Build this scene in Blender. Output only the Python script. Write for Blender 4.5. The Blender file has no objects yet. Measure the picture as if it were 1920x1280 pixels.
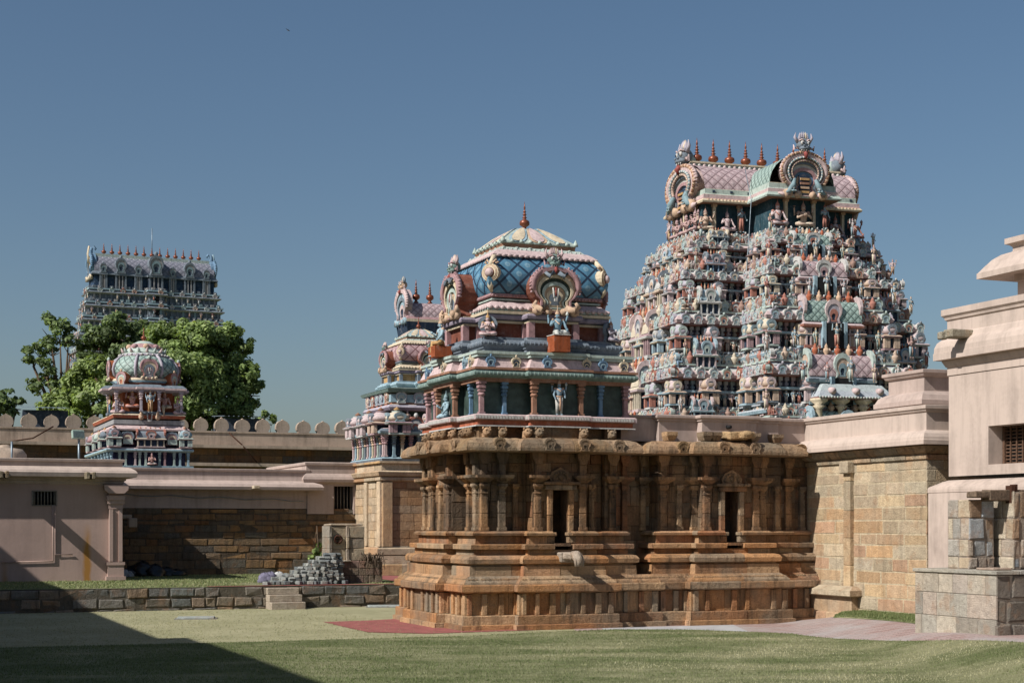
import bpy, math, random
import numpy as np
from mathutils import Matrix, Vector
R = math.radians
rnd = random.Random(11)
scene = bpy.context.scene
COL = scene.collection

# ------------------------------------------------------------------ frames
EYE = 2.0
FPX = 3000.0                      # focal length in photo pixels (1920 wide)
HOR = 985.0
THETA = R(21.8)                   # heading of the temple axes
CT, ST = math.cos(THETA), math.sin(THETA)
CX, CY = -0.949, 30.3             # near base corner of the shrine

def tl(u, v, z=0.0):
    "temple frame (u along the long facade, v into the precinct) to world"
    return Vector((CX + u*CT - v*ST, CY + u*ST + v*CT, z))

def world(px, Y, z=0.0):
    return Vector(((px-960)/FPX*Y, Y, z))

def to_uv(p):
    dx, dy = p[0]-CX, p[1]-CY
    return (dx*CT + dy*ST, -dx*ST + dy*CT)

# ------------------------------------------------------------------ colour
def s2l(c):
    return c/12.92 if c <= .04045 else ((c+.055)/1.055)**2.4
def hx(h):
    return tuple(s2l(int(h[i:i+2], 16)/255) for i in (0, 2, 4))
def vary(c, a=.12, r=rnd):
    k = 1 + r.uniform(-a, a); h = r.uniform(-a*.22, a*.22)
    return (max(0, c[0]*k*(1+h)), max(0, c[1]*k), max(0, c[2]*k*(1-h)))
def mixc(a, b, t):
    return tuple(x*(1-t)+y*t for x, y in zip(a, b))

# ------------------------------------------------------------------ mesh builder
class MB:
    def __init__(s, M=None):
        s.v = []; s.f = []; s.c = []; s.s = []; s.M = M
    def add(s, vs, fs, c, smooth=False):
        b = len(s.v)
        if s.M is not None:
            M = s.M
            s.v.extend(tuple(M @ Vector(p)) for p in vs)
        else:
            s.v.extend(tuple(p) for p in vs)
        lst = isinstance(c, list)
        for i, f in enumerate(fs):
            s.f.append(tuple(b+k for k in f)); s.c.append(c[i] if lst else c); s.s.append(smooth)
        return s
    def merge(s, o, M=None, tint=None):
        b = len(s.v)
        if s.M is not None: M = s.M @ M if M is not None else s.M
        if M is not None:
            s.v.extend(tuple(M @ Vector(p)) for p in o.v)
        else:
            s.v.extend(o.v)
        s.f.extend(tuple(b+k for k in f) for f in o.f)
        s.c.extend(o.c if tint is None else [tuple(a*t for a, t in zip(c, tint)) for c in o.c]); s.s.extend(o.s)
        return s
    # --- primitives
    def box(s, x0, y0, z0, x1, y1, z1, c, tap=0.0):
        t = tap
        v = [(x0, y0, z0), (x1, y0, z0), (x1, y1, z0), (x0, y1, z0),
             (x0+t, y0+t, z1), (x1-t, y0+t, z1), (x1-t, y1-t, z1), (x0+t, y1-t, z1)]
        f = [(0, 3, 2, 1), (4, 5, 6, 7), (0, 1, 5, 4), (1, 2, 6, 5), (2, 3, 7, 6), (3, 0, 4, 7)]
        return s.add(v, f, c)
    def cbox(s, x0, y0, z0, x1, y1, z1, c, ch=.012, rj=0.0, r=rnd):
        "box with chamfered edges; rj jitters the corners so that it reads as dressed stone"
        vs = []; key = {}
        for ix, (X, sx) in enumerate(((x0, 1), (x1, -1))):
            for iy, (Y, sy) in enumerate(((y0, 1), (y1, -1))):
                for iz, (Z, sz) in enumerate(((z0, 1), (z1, -1))):
                    j = (r.uniform(-rj, rj), r.uniform(-rj, rj), r.uniform(-rj, rj)) if rj else (0, 0, 0)
                    for ax in range(3):
                        p = [X+sx*ch, Y+sy*ch, Z+sz*ch]
                        p[ax] = (X, Y, Z)[ax]
                        key[(ix, iy, iz, ax)] = len(vs); vs.append((p[0]+j[0], p[1]+j[1], p[2]+j[2]))
        k = lambda a, b, c_, ax: key[(a, b, c_, ax)]
        fs = []
        for d in (0, 1):
            q = [k(d, 0, 0, 0), k(d, 1, 0, 0), k(d, 1, 1, 0), k(d, 0, 1, 0)]; fs.append(q if d else q[::-1])
            q = [k(0, d, 0, 1), k(1, d, 0, 1), k(1, d, 1, 1), k(0, d, 1, 1)]; fs.append(q if not d else q[::-1])
            q = [k(0, 0, d, 2), k(1, 0, d, 2), k(1, 1, d, 2), k(0, 1, d, 2)]; fs.append(q if d else q[::-1])
        for a in (0, 1):
            for b in (0, 1):
                fs.append([k(a, b, 0, 0), k(a, b, 1, 0), k(a, b, 1, 1), k(a, b, 0, 1)])
                fs.append([k(a, 0, b, 0), k(a, 1, b, 0), k(a, 1, b, 2), k(a, 0, b, 2)])
                fs.append([k(0, a, b, 1), k(1, a, b, 1), k(1, a, b, 2), k(0, a, b, 2)])
                for c_ in (0, 1):
                    fs.append([k(a, b, c_, 0), k(a, b, c_, 1), k(a, b, c_, 2)])
        return s.add(vs, fs, c)
    def lathe(s, prof, n, c, o=(0, 0, 0), smooth=True, rot=0.0, sx=1, sy=1, cap=True):
        vs = []; fs = []; cs = []
        m = len(prof)
        for (r_, z) in prof:
            for i in range(n):
                a = 2*math.pi*(i/n) + rot
                vs.append((o[0]+r_*math.cos(a)*sx, o[1]+r_*math.sin(a)*sy, o[2]+z))
        for k in range(m-1):
            for i in range(n):
                j = (i+1) % n
                fs.append((k*n+i, k*n+j, (k+1)*n+j, (k+1)*n+i)); cs.append(c[k] if isinstance(c, list) else c)
        if cap:
            fs.append(tuple(range(n-1, -1, -1))); cs.append(cs[0])
            fs.append(tuple(range((m-1)*n, m*n))); cs.append(cs[-2])
        return s.add(vs, fs, cs, smooth)
    def ell(s, o, r, c, n=8, m=6, smooth=True):
        prof = [(math.sin(math.pi*k/m), -math.cos(math.pi*k/m)) for k in range(m+1)]
        vs = []; fs = []
        for (rr, zz) in prof[1:-1]:
            for i in range(n):
                a = 2*math.pi*i/n
                vs.append((o[0]+r[0]*rr*math.cos(a), o[1]+r[1]*rr*math.sin(a), o[2]+r[2]*zz))
        for k in range(m-2):
            for i in range(n):
                j = (i+1) % n
                fs.append((k*n+i, k*n+j, (k+1)*n+j, (k+1)*n+i))
        b = len(vs); vs += [(o[0], o[1], o[2]-r[2]), (o[0], o[1], o[2]+r[2])]
        for i in range(n):
            j = (i+1) % n
            fs.append((b, j, i)); fs.append((b+1, (m-2)*n+i, (m-2)*n+j))
        return s.add(vs, fs, c, smooth)
    def tube(s, pts, rad, c, n=7, smooth=True, flat=1.0):
        pts = [Vector(p) for p in pts]; m = len(pts)
        if not isinstance(rad, (list, tuple)): rad = [rad]*m
        vs = []; fs = []
        ref = Vector((1, 0, 0))
        for k in range(m):
            t = (pts[min(k+1, m-1)]-pts[max(k-1, 0)]).normalized()
            a = ref - t*ref.dot(t)
            if a.length < .15:
                a = Vector((0, 1, 0)) - t*t.y
            a.normalize(); b = t.cross(a)
            for i in range(n):
                an = 2*math.pi*i/n
                vs.append(pts[k] + a*(rad[k]*math.cos(an)) + b*(rad[k]*flat*math.sin(an)))
        for k in range(m-1):
            for i in range(n):
                j = (i+1) % n
                fs.append((k*n+i, k*n+j, (k+1)*n+j, (k+1)*n+i))
        fs.append(tuple(range(n-1, -1, -1))); fs.append(tuple(range((m-1)*n, m*n)))
        return s.add(vs, fs, c, smooth)
    def prism(s, out, y0, y1, c, cside=None, ax='y'):
        "extrude a 2d outline (x,z) between y0 (front) and y1 (back)"
        n = len(out)
        if ax == 'y':
            vs = [(x, y0, z) for x, z in out]+[(x, y1, z) for x, z in out]
        elif ax == 'x':
            vs = [(y0, x, z) for x, z in out]+[(y1, x, z) for x, z in out]
        else:
            vs = [(x, z, y0) for x, z in out]+[(x, z, y1) for x, z in out]
        fs = [tuple(range(n)), tuple(range(2*n-1, n-1, -1))]; cs = [c, c]
        for i in range(n):
            j = (i+1) % n
            fs.append((i, n+i, n+j, j)); cs.append(cside or c)
        return s.add(vs, fs, cs)
    def vault(s, x0, x1, hw, z0, h, c, n=10, ax='x', caps=True, p=1.0):
        out = []
        for k in range(n+1):
            a = math.pi*k/n
            out.append((hw*math.copysign(abs(math.cos(a))**p, math.cos(a)), z0+h*math.sin(a)**p))
        m = len(out)
        f3 = (lambda t, q: (t, q[0], q[1])) if ax == 'x' else (lambda t, q: (q[0], t, q[1]))
        vs = [f3(x0, q) for q in out]+[f3(x1, q) for q in out]
        fs = [(k, k+1, m+k+1, m+k) for k in range(m-1)]
        s.add(vs, fs, c, True)
        if caps:
            s.add(vs, [tuple(range(m)), tuple(range(2*m-1, m-1, -1))], c)
        return s
    def sweep(s, poly, prof, c, cap_top=True, cap_bot=False, smooth=False):
        n = len(poly); vs = []; fs = []; cs = []
        for (o, z) in prof:
            vs += [(p[0], p[1], z) for p in offpoly(poly, o)]
        m = len(prof)
        for k in range(m-1):
            for i in range(n):
                j = (i+1) % n
                fs.append((k*n+i, k*n+j, (k+1)*n+j, (k+1)*n+i)); cs.append(c[k] if isinstance(c, list) else c)
        if cap_top: fs.append(tuple(range((m-1)*n, m*n))); cs.append(cs[-1])
        if cap_bot: fs.append(tuple(range(n-1, -1, -1))); cs.append(cs[0])
        return s.add(vs, fs, cs, smooth)
    def courses(s, poly, prof, pal, bl=(.45, .95), gap=.004, jit=.004, edges=None, skip={}, r=rnd, back=.12, ends=True):
        """one course of dressed stone blocks that follows the plan: every block is a
        short length of the moulding profile with its own colour and a hair of offset"""
        n = len(poly); P = [Vector((p[0], p[1])) for p in poly]
        offs = {o: offpoly(poly, o) for o in set([o for o, z in prof])}
        omin = min(o for o, z in prof)-back
        for i in range(n):
            if edges is not None and i not in edges: continue
            A, B = P[i], P[(i+1) % n]; d = B-A; L = d.length
            if L < 1e-6: continue
            d = d/L; nn = Vector((d.y, -d.x))
            spans = [(0, L)]
            if i in skip:
                a, b = skip[i]; spans = [(0, a), (b, L)]
            for (a, b) in spans:
                cuts = [a]
                while b-cuts[-1] > bl[1]*1.15:
                    cuts.append(cuts[-1]+r.uniform(*bl))
                if len(cuts) > 1 and b-cuts[-1] < bl[0]*.5: cuts.pop()
                cuts.append(b)
                for k in range(len(cuts)-1):
                    s0, s1 = cuts[k], cuts[k+1]
                    j = r.uniform(-jit, jit); c = vary(r.choice(pal), .14, r)
                    e0 = s0 == 0; e1 = s1 == L
                    vs = []
                    for (o, z) in prof:
                        q0 = Vector(offs[o][i])+nn*j if e0 else A+d*(s0+gap)+nn*(o+j)
                        q1 = Vector(offs[o][(i+1) % n])+nn*j if e1 else A+d*(s1-gap)+nn*(o+j)
                        vs += [(q0.x, q0.y, z), (q1.x, q1.y, z)]
                    m = len(prof)
                    fs = [(2*t, 2*t+1, 2*t+3, 2*t+2) for t in range(m-1)]
                    if ends:
                        zb0, zb1 = prof[0][1], prof[-1][1]
                        for e, si in ((0, e0), (1, e1)):
                            if si: continue
                            sp = s0+gap if e == 0 else s1-gap
                            q = A+d*sp+nn*omin
                            b0 = len(vs); vs += [(q.x, q.y, zb1), (q.x, q.y, zb0)]
                            f = [2*t+e for t in range(m)]+[b0, b0+1]
                            fs.append(tuple(f if e == 0 else f[::-1]))
                    s.add(vs, fs, c)
        return s
    def ashlar(s, A, B, zs, pal, bl=(.3, .7), ch=.008, depth=.03, jit=.006, r=rnd, holes=(), gap=.003, rough=0.0, oj=0.0):
        "masonry face from plan point A to B (outward = right of A->B), rows between the heights zs"
        A = Vector(A); B = Vector(B); d = B-A; L = d.length; d /= L; nn = Vector((d.y, -d.x))
        for ri in range(len(zs)-1):
            z0, z1 = zs[ri], zs[ri+1]
            x = 0.0
            first = True
            while x < L-1e-4:
                w = r.uniform(*bl)*(r.uniform(.4, .8) if first else 1); first = False
                x1 = x+w
                if L-x1 < bl[0]*.6: x1 = L
                segs = [(x, x1)]
                for (h0, h1, hz0, hz1) in holes:
                    if z0 < hz1-1e-4 and z1 > hz0+1e-4:
                        new = []
                        for (a, b) in segs:
                            if b <= h0 or a >= h1: new.append((a, b)); continue
                            if a < h0: new.append((a, h0))
                            if b > h1: new.append((h1, b))
                        segs = new
                for (a, b) in segs:
                    if b-a < .02: continue
                    g = gap
                    j = r.uniform(-jit, jit); c = vary(r.choice(pal), .16, r)
                    a_, b_ = a+g, b-g; za, zb = z0+g, z1-g
                    def Q(t, z, o): p = A+d*t+nn*o; return (p.x, p.y, z)
                    ob = [(r.uniform(-oj, oj*.3), r.uniform(-oj, oj*.3)) for _ in range(4)]
                    jj = lambda: r.uniform(-rough, rough)
                    cn = [(a_-ob[0][0], za-ob[0][1]), (b_+ob[1][0], za-ob[1][1]), (b_+ob[2][0], zb+ob[2][1]), (a_-ob[3][0], zb+ob[3][1])]
                    vs = [Q(t_, z_, -depth) for t_, z_ in cn]
                    o0 = j-ch; vs += [Q(t_, z_, o0) for t_, z_ in cn]
                    sg = ((1, 1), (-1, 1), (-1, -1), (1, -1))
                    vs += [Q(t_+q[0]*(ch+abs(jj())), z_+q[1]*(ch+abs(jj())), j+jj()) for (t_, z_), q in zip(cn, sg)]
                    fs = [(8, 9, 10, 11)]
                    for base in (0, 4):
                        for t in range(4):
                            u = (t+1) % 4
                            fs.append((base+t, base+u, base+4+u, base+4+t))
                    s.add(vs, fs, c)
                x = x1
        return s

def offpoly(poly, o):
    n = len(poly); out = []
    for i in range(n):
        p0 = poly[i-1]; p1 = poly[i]; p2 = poly[(i+1) % n]
        ax, ay = p1[0]-p0[0], p1[1]-p0[1]; la = math.hypot(ax, ay) or 1
        bx, by = p2[0]-p1[0], p2[1]-p1[1]; lb = math.hypot(bx, by) or 1
        n1 = (ay/la, -ax/la); n2 = (by/lb, -bx/lb)
        k = 1+n1[0]*n2[0]+n1[1]*n2[1]
        if k < .05: k = .05
        out.append((p1[0]+(n1[0]+n2[0])/k*o, p1[1]+(n1[1]+n2[1])/k*o))
    return out

def rect(u0, v0, u1, v1): return [(u0, v0), (u1, v0), (u1, v1), (u0, v1)]
def ratha(u0, v0, u1, v1, pat, sides='frbl'):
    "rectangle whose sides step in and out: pat = [(t0,t1,offset)] with t as a fraction of the side"
    out = []
    cs = [(u0, v0), (u1, v0), (u1, v1), (u0, v1)]
    for i, name in enumerate('frbl'):
        A = cs[i]; B = cs[(i+1) % 4]
        L = math.hypot(B[0]-A[0], B[1]-A[1]); d = ((B[0]-A[0])/L, (B[1]-A[1])/L); nn = (d[1], -d[0])
        if name not in sides:
            if not (i > 0 and 'frbl'[i-1] in sides): out.append(A)
            continue
        for (t0, t1, o) in pat:
            for t in (t0, t1):
                p = (A[0]+d[0]*t*L+nn[0]*o, A[1]+d[1]*t*L+nn[1]*o)
                if not out or math.hypot(p[0]-out[-1][0], p[1]-out[-1][1]) > 1e-5: out.append(p)
    if math.hypot(out[0][0]-out[-1][0], out[0][1]-out[-1][1]) < 1e-5: out.pop()
    return out

# ------------------------------------------------------------------ objects
ORG = {}
def thing(name, label, cat, loc=(0, 0, 0), rz=0.0, group=None, kind=None):
    o = bpy.data.objects.new(name, None); COL.objects.link(o)
    o.location = loc; o.rotation_euler = (0, 0, rz); o.empty_display_size = .3
    o['label'] = label; o['category'] = cat
    if group: o['group'] = group
    if kind: o['kind'] = kind
    return o
def tthing(name, label, cat, u, v, z=0.0, **k):
    "a thing on the temple axes; its meshes are written in temple coordinates"
    o = thing(name, label, cat, tl(u, v, z), THETA, **k); ORG[o.name] = Vector((u, v, z)); return o
def tag(o, label, cat, group=None, kind=None):
    o['label'] = label
    if cat: o['category'] = cat
    if group: o['group'] = group
    if kind: o['kind'] = kind
    return o
def mesh_of(mb, name, org=None):
    me = bpy.data.meshes.new(name)
    v = np.array(mb.v, dtype=np.float64).reshape(-1, 3)
    if org is not None: v = v-np.array(org)
    me.from_pydata(v.tolist(), [], mb.f)
    ln = np.empty(len(me.polygons), dtype=np.int32); me.polygons.foreach_get('loop_total', ln)
    c = np.array([(x[0], x[1], x[2], 1.0) for x in mb.c], dtype=np.float32)
    a = me.color_attributes.new('Col', 'FLOAT_COLOR', 'CORNER')
    a.data.foreach_set('color', np.repeat(c, ln, axis=0).ravel())
    me.polygons.foreach_set('use_smooth', np.array(mb.s, dtype=bool))
    me.update()
    return me
def build(mb, name, mat, parent=None, org=None, label=None):
    if not mb.v: return None
    top = parent
    while top is not None and top.parent: top = top.parent
    if org is None and top is not None and top.name in ORG: org = ORG[top.name]
    me = mesh_of(mb, name, org)
    me.materials.append(mat)
    o = bpy.data.objects.new(name, me); COL.objects.link(o)
    if parent is not None: o.parent = parent
    if label: o['label'] = label
    return o
def place(me, name, M, parent=None):
    o = bpy.data.objects.new(name, me); COL.objects.link(o)
    if parent is not None: o.parent = parent
    o.matrix_basis = M
    return o
def TM(x=0, y=0, z=0, rz=0.0, s=1.0, sx=1.0, sy=1.0, sz=1.0, rx=0.0):
    return Matrix.Translation((x, y, z)) @ Matrix.Rotation(rz, 4, 'Z') @ Matrix.Rotation(rx, 4, 'X') @ Matrix.Diagonal((s*sx, s*sy, s*sz, 1))

# ------------------------------------------------------------------ materials
class NT:
    def __init__(s, name):
        s.m = bpy.data.materials.new(name); s.m.use_nodes = True
        s.t = s.m.node_tree; s.b = s.t.nodes['Principled BSDF']
    def n(s, typ, **k):
        nd = s.t.nodes.new(typ)
        for a, v in k.items():
            if a.startswith('i_'):
                nd.inputs[a[2:].replace('_', ' ')].default_value = v
            else: setattr(nd, a, v)
        return nd
    def l(s, a, b): s.t.links.new(a, b)
    def math(s, op, a, b=None, c=None, clamp=False):
        nd = s.n('ShaderNodeMath', operation=op, use_clamp=clamp)
        for i, x in enumerate((a, b, c)):
            if x is None: continue
            if hasattr(x, 'links'): s.l(x, nd.inputs[i])
            else: nd.inputs[i].default_value = x
        return nd.outputs[0]
    def ramp(s, fac, stops):
        nd = s.n('ShaderNodeValToRGB'); cr = nd.color_ramp
        while len(cr.elements) < len(stops): cr.elements.new(.5)
        for e, (p, c) in zip(cr.elements, stops):
            e.position = p; e.color = (*c, 1) if isinstance(c, tuple) else (c, c, c, 1)
        s.l(fac, nd.inputs[0]); return nd.outputs[0]
    def mix(s, fac, a, b, mode='MIX'):
        nd = s.n('ShaderNodeMix', data_type='RGBA', blend_type=mode)
        for i, x in ((0, fac), (6, a), (7, b)):
            if hasattr(x, 'links'): s.l(x, nd.inputs[i])
            elif isinstance(x, tuple): nd.inputs[i].default_value = (*x, 1)
            else: nd.inputs[i].default_value = x
        return nd.outputs[2]
    def coords(s, scale=(1, 1, 1), out='Object'):
        tc = s.n('ShaderNodeTexCoord'); mp = s.n('ShaderNodeMapping')
        mp.inputs['Scale'].default_value = scale
        s.l(tc.outputs[out], mp.inputs[0]); return mp.outputs[0]
    def noise(s, co, scale, detail=4, rough=.55):
        nd = s.n('ShaderNodeTexNoise'); nd.inputs['Scale'].default_value = scale
        nd.inputs['Detail'].default_value = detail; nd.inputs['Roughness'].default_value = rough
        s.l(co, nd.inputs['Vector']); return nd.outputs[0]
    def bump(s, h, strength, dist=.02, normal=None):
        nd = s.n('ShaderNodeBump'); nd.inputs['Strength'].default_value = strength; nd.inputs['Distance'].default_value = dist
        s.l(h, nd.inputs['Height'])
        if normal is not None: s.l(normal, nd.inputs['Normal'])
        return nd.outputs[0]
    def done(s, col, rough=.9, normal=None, spec=.2):
        if hasattr(col, 'links'): s.l(col, s.b.inputs['Base Color'])
        else: s.b.inputs['Base Color'].default_value = (*col, 1)
        if hasattr(rough, 'links'): s.l(rough, s.b.inputs['Roughness'])
        else: s.b.inputs['Roughness'].default_value = rough
        s.b.inputs['Specular IOR Level'].default_value = spec
        if normal is not None: s.l(normal, s.b.inputs['Normal'])
        return s.m

def m_stone(name, grain=1.0, dark=.45, stain=.35, bump=.5, lich=(.16, .15, .12)):
    t = NT(name)
    at = t.n('ShaderNodeAttribute', attribute_name='Col').outputs['Color']
    co = t.coords()
    big = t.noise(co, 1.1*grain, 5, .6); med = t.noise(co, 7*grain, 6, .7); fine = t.noise(co, 38*grain, 4, .75); hue = t.noise(co, 2.6*grain, 5, .65)
    streak = t.noise(t.coords((4.5, 4.5, .42)), 1.3, 6, .66)
    k = t.math('ADD', t.math('MULTIPLY', med, .8), t.math('MULTIPLY', fine, .65))
    shade = t.ramp(k, [(.46, 1-dark*1.25), (.66, .92), (.74, 1.04), (.9, 1.3)])
    c = t.mix(1.0, at, shade, 'MULTIPLY')
    c = t.mix(t.math('MULTIPLY', t.ramp(hue, [(.52, 0.0), (.64, 1.0)]), .30), c, (.30, .145, .062))         # rusty veins
    pat = t.ramp(big, [(.46, 0.0), (.62, 1.0)])
    c = t.mix(t.math('MULTIPLY', pat, stain), c, lich)
    st = t.ramp(t.math('ADD', t.math('MULTIPLY', streak, .8), t.math('MULTIPLY', med, .22)), [(.52, 0.0), (.66, 1.0)])
    c = t.mix(t.math('MULTIPLY', st, stain*1.35, clamp=True), c, (.05, .038, .028))
    pits = t.n('ShaderNodeTexVoronoi'); pits.inputs['Scale'].default_value = 34*grain; t.l(co, pits.inputs['Vector'])
    h = t.math('ADD', t.math('MULTIPLY', med, 1.4), t.math('ADD', t.math('MULTIPLY', fine, .6), t.math('MULTIPLY', pits.outputs['Distance'], .3)))
    return t.done(c, .95, t.bump(h, bump, .035), .1)

def m_paint(name, dirt=.22, scale=1.0, rough=.78, bump=.2, lines=0):
    t = NT(name)
    at = t.n('ShaderNodeAttribute', attribute_name='Col').outputs['Color']
    co = t.coords((scale,)*3)
    n1 = t.noise(co, 7, 6, .7); n2 = t.noise(co, 42, 4, .7)
    streak = t.noise(t.coords((9*scale, 9*scale, .8*scale)), 1.4, 5, .65)
    k = t.math('ADD', t.math('MULTIPLY', n1, .6), t.math('ADD', t.math('MULTIPLY', streak, .4), t.math('MULTIPLY', n2, .25)))
    sh = t.ramp(k, [(.46, 1-dirt*1.8), (.63, 1.0), (.8, 1.12)])
    c = t.mix(1.0, at, sh, 'MULTIPLY')
    c = t.mix(t.ramp(n1, [(.55, 0.0), (.7, dirt*.9)]), c, (.42, .40, .37))                              # faded, chalky
    c = t.mix(t.ramp(streak, [(.55, 0.0), (.72, dirt*1.9)]), c, (.075, .065, .058))                       # rain streaks
    c = t.mix(t.ramp(n2, [(.60, 0.0), (.7, dirt*1.6)]), c, (.12, .10, .09))
    return t.done(c, rough, t.bump(t.math('ADD', n1, t.math('MULTIPLY', n2, .6)), bump, .02), .15)

def m_plaster(name, col, dirt=.18, rust=None):
    t = NT(name)
    co = t.coords()
    n1 = t.noise(co, .9, 6, .62); n2 = t.noise(co, 14, 4, .6)
    streak = t.noise(t.coords((3.2, 3.2, .28)), 1.5, 5, .62)
    k = t.math('ADD', t.math('MULTIPLY', n1, .55), t.math('ADD', t.math('MULTIPLY', streak, .45), t.math('MULTIPLY', n2, .12)))
    c = t.mix(1.0, col, t.ramp(k, [(.4, 1-dirt), (.6, 1.0), (.75, 1.06)]), 'MULTIPLY')
    c = t.mix(t.ramp(streak, [(.57, 0.0), (.74, dirt*1.2)]), c, (.16, .13, .115))
    if rust:
        geo = t.n('ShaderNodeTexCoord').outputs['Object']
        sp = t.n('ShaderNodeSeparateXYZ'); t.l(geo, sp.inputs[0])
        wob = t.math('MULTIPLY', t.math('SUBTRACT', t.noise(co, 2.5, 4, .6), .5), .16)
        for (x0, w, ztop, amt) in rust:
            d = t.math('ABSOLUTE', t.math('ADD', t.math('SUBTRACT', sp.outputs[0], x0), wob))
            a = t.math('SUBTRACT', 1.0, t.math('DIVIDE', d, w), clamp=True)
            b = t.math('MULTIPLY', t.math('SUBTRACT', ztop, sp.outputs[2]), 1.1, clamp=True)
            f = t.math('MULTIPLY', t.math('MULTIPLY', a, b), amt, clamp=True)
            c = t.mix(f, c, hx('a0753f'))
    return t.done(c, .85, t.bump(t.math('ADD', n2, n1), .12, .02), .15)

def m_plain(name, col, rough=.7, nz=12, amt=.25, bump=.2, metal=0.0, spec=.3):
    t = NT(name)
    co = t.coords(); n1 = t.noise(co, nz, 5, .6)
    c = t.mix(1.0, col, t.ramp(n1, [(.35, 1-amt), (.65, 1+amt*.3)]), 'MULTIPLY')
    t.b.inputs['Metallic'].default_value = metal
    return t.done(c, rough, t.bump(n1, bump, .01), spec)

def m_lattice(name, base, line, dot, sx, sz, wl=.075, rough=.55):
    "painted diamond tiles with raised dark seams and a small flower in each"
    t = NT(name)
    tc = t.n('ShaderNodeTexCoord').outputs['Object']
    uv = t.n('ShaderNodeUVMap', uv_map='UVMap').outputs[0]      # running length and height along the roof, in metres
    sc = t.n('ShaderNodeSeparateXYZ'); t.l(uv, sc.inputs[0])
    s_ = t.math('MULTIPLY', sc.outputs[0], sx); z_ = t.math('MULTIPLY', sc.outputs[1], sz)
    a = t.math('FRACT', t.math('ADD', s_, z_)); b = t.math('FRACT', t.math('SUBTRACT', s_, z_))
    da = t.math('ABSOLUTE', t.math('SUBTRACT', a, .5)); db = t.math('ABSOLUTE', t.math('SUBTRACT', b, .5))
    mx = t.math('MAXIMUM', da, db)
    seam = t.math('GREATER_THAN', mx, .5-wl)
    rr = t.math('SQRT', t.math('ADD', t.math('MULTIPLY', da, da), t.math('MULTIPLY', db, db)))
    flower = t.math('LESS_THAN', rr, .2)
    core = t.math('LESS_THAN', rr, .08)
    n1 = t.noise(tc, 5, 5, .6)
    c = t.mix(1.0, base, t.ramp(n1, [(.35, .8), (.65, 1.1)]), 'MULTIPLY')
    c = t.mix(t.math('MULTIPLY', flower, .45), c, dot)
    c = t.mix(core, c, mixc(base, dot, .2))
    c = t.mix(seam, c, line)
    h = t.math('SUBTRACT', 1.0, t.math('MULTIPLY', mx, 1.6))
    h = t.math('ADD', h, t.math('MULTIPLY', flower, .2))
    return t.done(c, rough, t.bump(h, .6, .03), .4)

PINK = hx('c4a08f')
M = {}
M['stone'] = m_stone('temple_sandstone', 1.0, .55, .5, .9)
M['stone_wall'] = m_stone('sooty_sandstone', 1.0, .6, .8, .9, (.085, .07, .055))
M['stone_clean'] = m_stone('pale_sandstone', 1.0, .36, .22, .6, (.27, .235, .185))
M['rubble'] = m_stone('rubble_stone', 1.0, .5, .4, .9, (.12, .115, .10))
M['granite'] = m_stone('granite_block', 1.4, .35, .18, .8, (.25, .24, .22))
M['paint'] = m_paint('painted_stucco', .26)
M['paint_far'] = m_paint('painted_stucco_weathered', .3, .6)
M['pink'] = m_plaster('pink_plaster', hx('ad9c93'), .34)
M['pink_pale'] = m_plaster('pale_pink_plaster', hx('b4a499'), .34)
M['merlon'] = m_plaster('lime_plaster', hx('a99888'), .5)
M['copper'] = m_plain('painted_copper', hx('7e4630'), .38, 30, .3, .1, 0.35, .5)
M['dark'] = m_plain('dark_void', (.012, .012, .013), .9)
M['dark_green'] = m_plain('dark_green_paint', hx('3d4c47'), .5, 5, .5, .05)
M['bars'] = m_plain('grey_iron_bars', hx('7d766d'), .7, 20, .3)
M['iron'] = m_plain('rusty_iron', hx('4a2f22'), .8, 40, .5, .3, .3)
M['grille'] = m_plain('brown_grille', hx('5d4637'), .7, 30, .4)
M['wood'] = m_plain('weathered_timber', hx('6b5b4c'), .9, 22, .55, .6)
M['mint'] = m_paint('mint_stucco', .15)
M['galv'] = m_plain('galvanised_metal', hx('7f8c95'), .45, 8, .3, .1, .5)
SKY_AIR, SKY_DUST, SKY_OZ, SKY_SAT, SKY_STR, SUN_STR, EXPO, SKY_HUE = 1.0, 1.6, 2.6, 1.07, .052, 4.2, 0.55, .497
# ------------------------------------------------------------------ temple ornament
C_ = {k: hx(v) for k, v in dict(pink='c2a3a0', rose='a8787a', lilac='a198a6', mauve='8d7f92', cream='c9b48c', sand='c29a72', orange='a8552f',
      brick='7d432f', teal='6c8f98', blue='5d82a0', sky='83a9b8', slate='667684', navy='26384e', mint='a0b4a8', green='64837a',
      dkgreen='2c4038', brown='96694f', white='b9b6af', grey='8f8f90', gold='b48a4c', skin='b98478', red='8e3a34', skinb='7f98a6').items()}
def soft(c, sat=.66, lift=1.0):
    l = .3*c[0]+.55*c[1]+.15*c[2]
    return tuple((l+(x-l)*sat)*lift for x in c)
C_ = {k: soft(v, .8 if k in ('orange', 'brick', 'red', 'brown', 'gold', 'blue', 'navy') else .66, 1.0) for k, v in C_.items()}
PASTEL = ['pink', 'rose', 'lilac', 'cream', 'sand', 'orange', 'teal', 'blue', 'sky', 'slate', 'mint', 'white', 'pink', 'sky', 'slate', 'mint', 'white', 'white', 'sky', 'pink', 'cream']
PALE = hx('a2a8ae')
def pick(r, names=PASTEL): return mixc(C_[r.choice(names)], PALE, .16)

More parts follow.
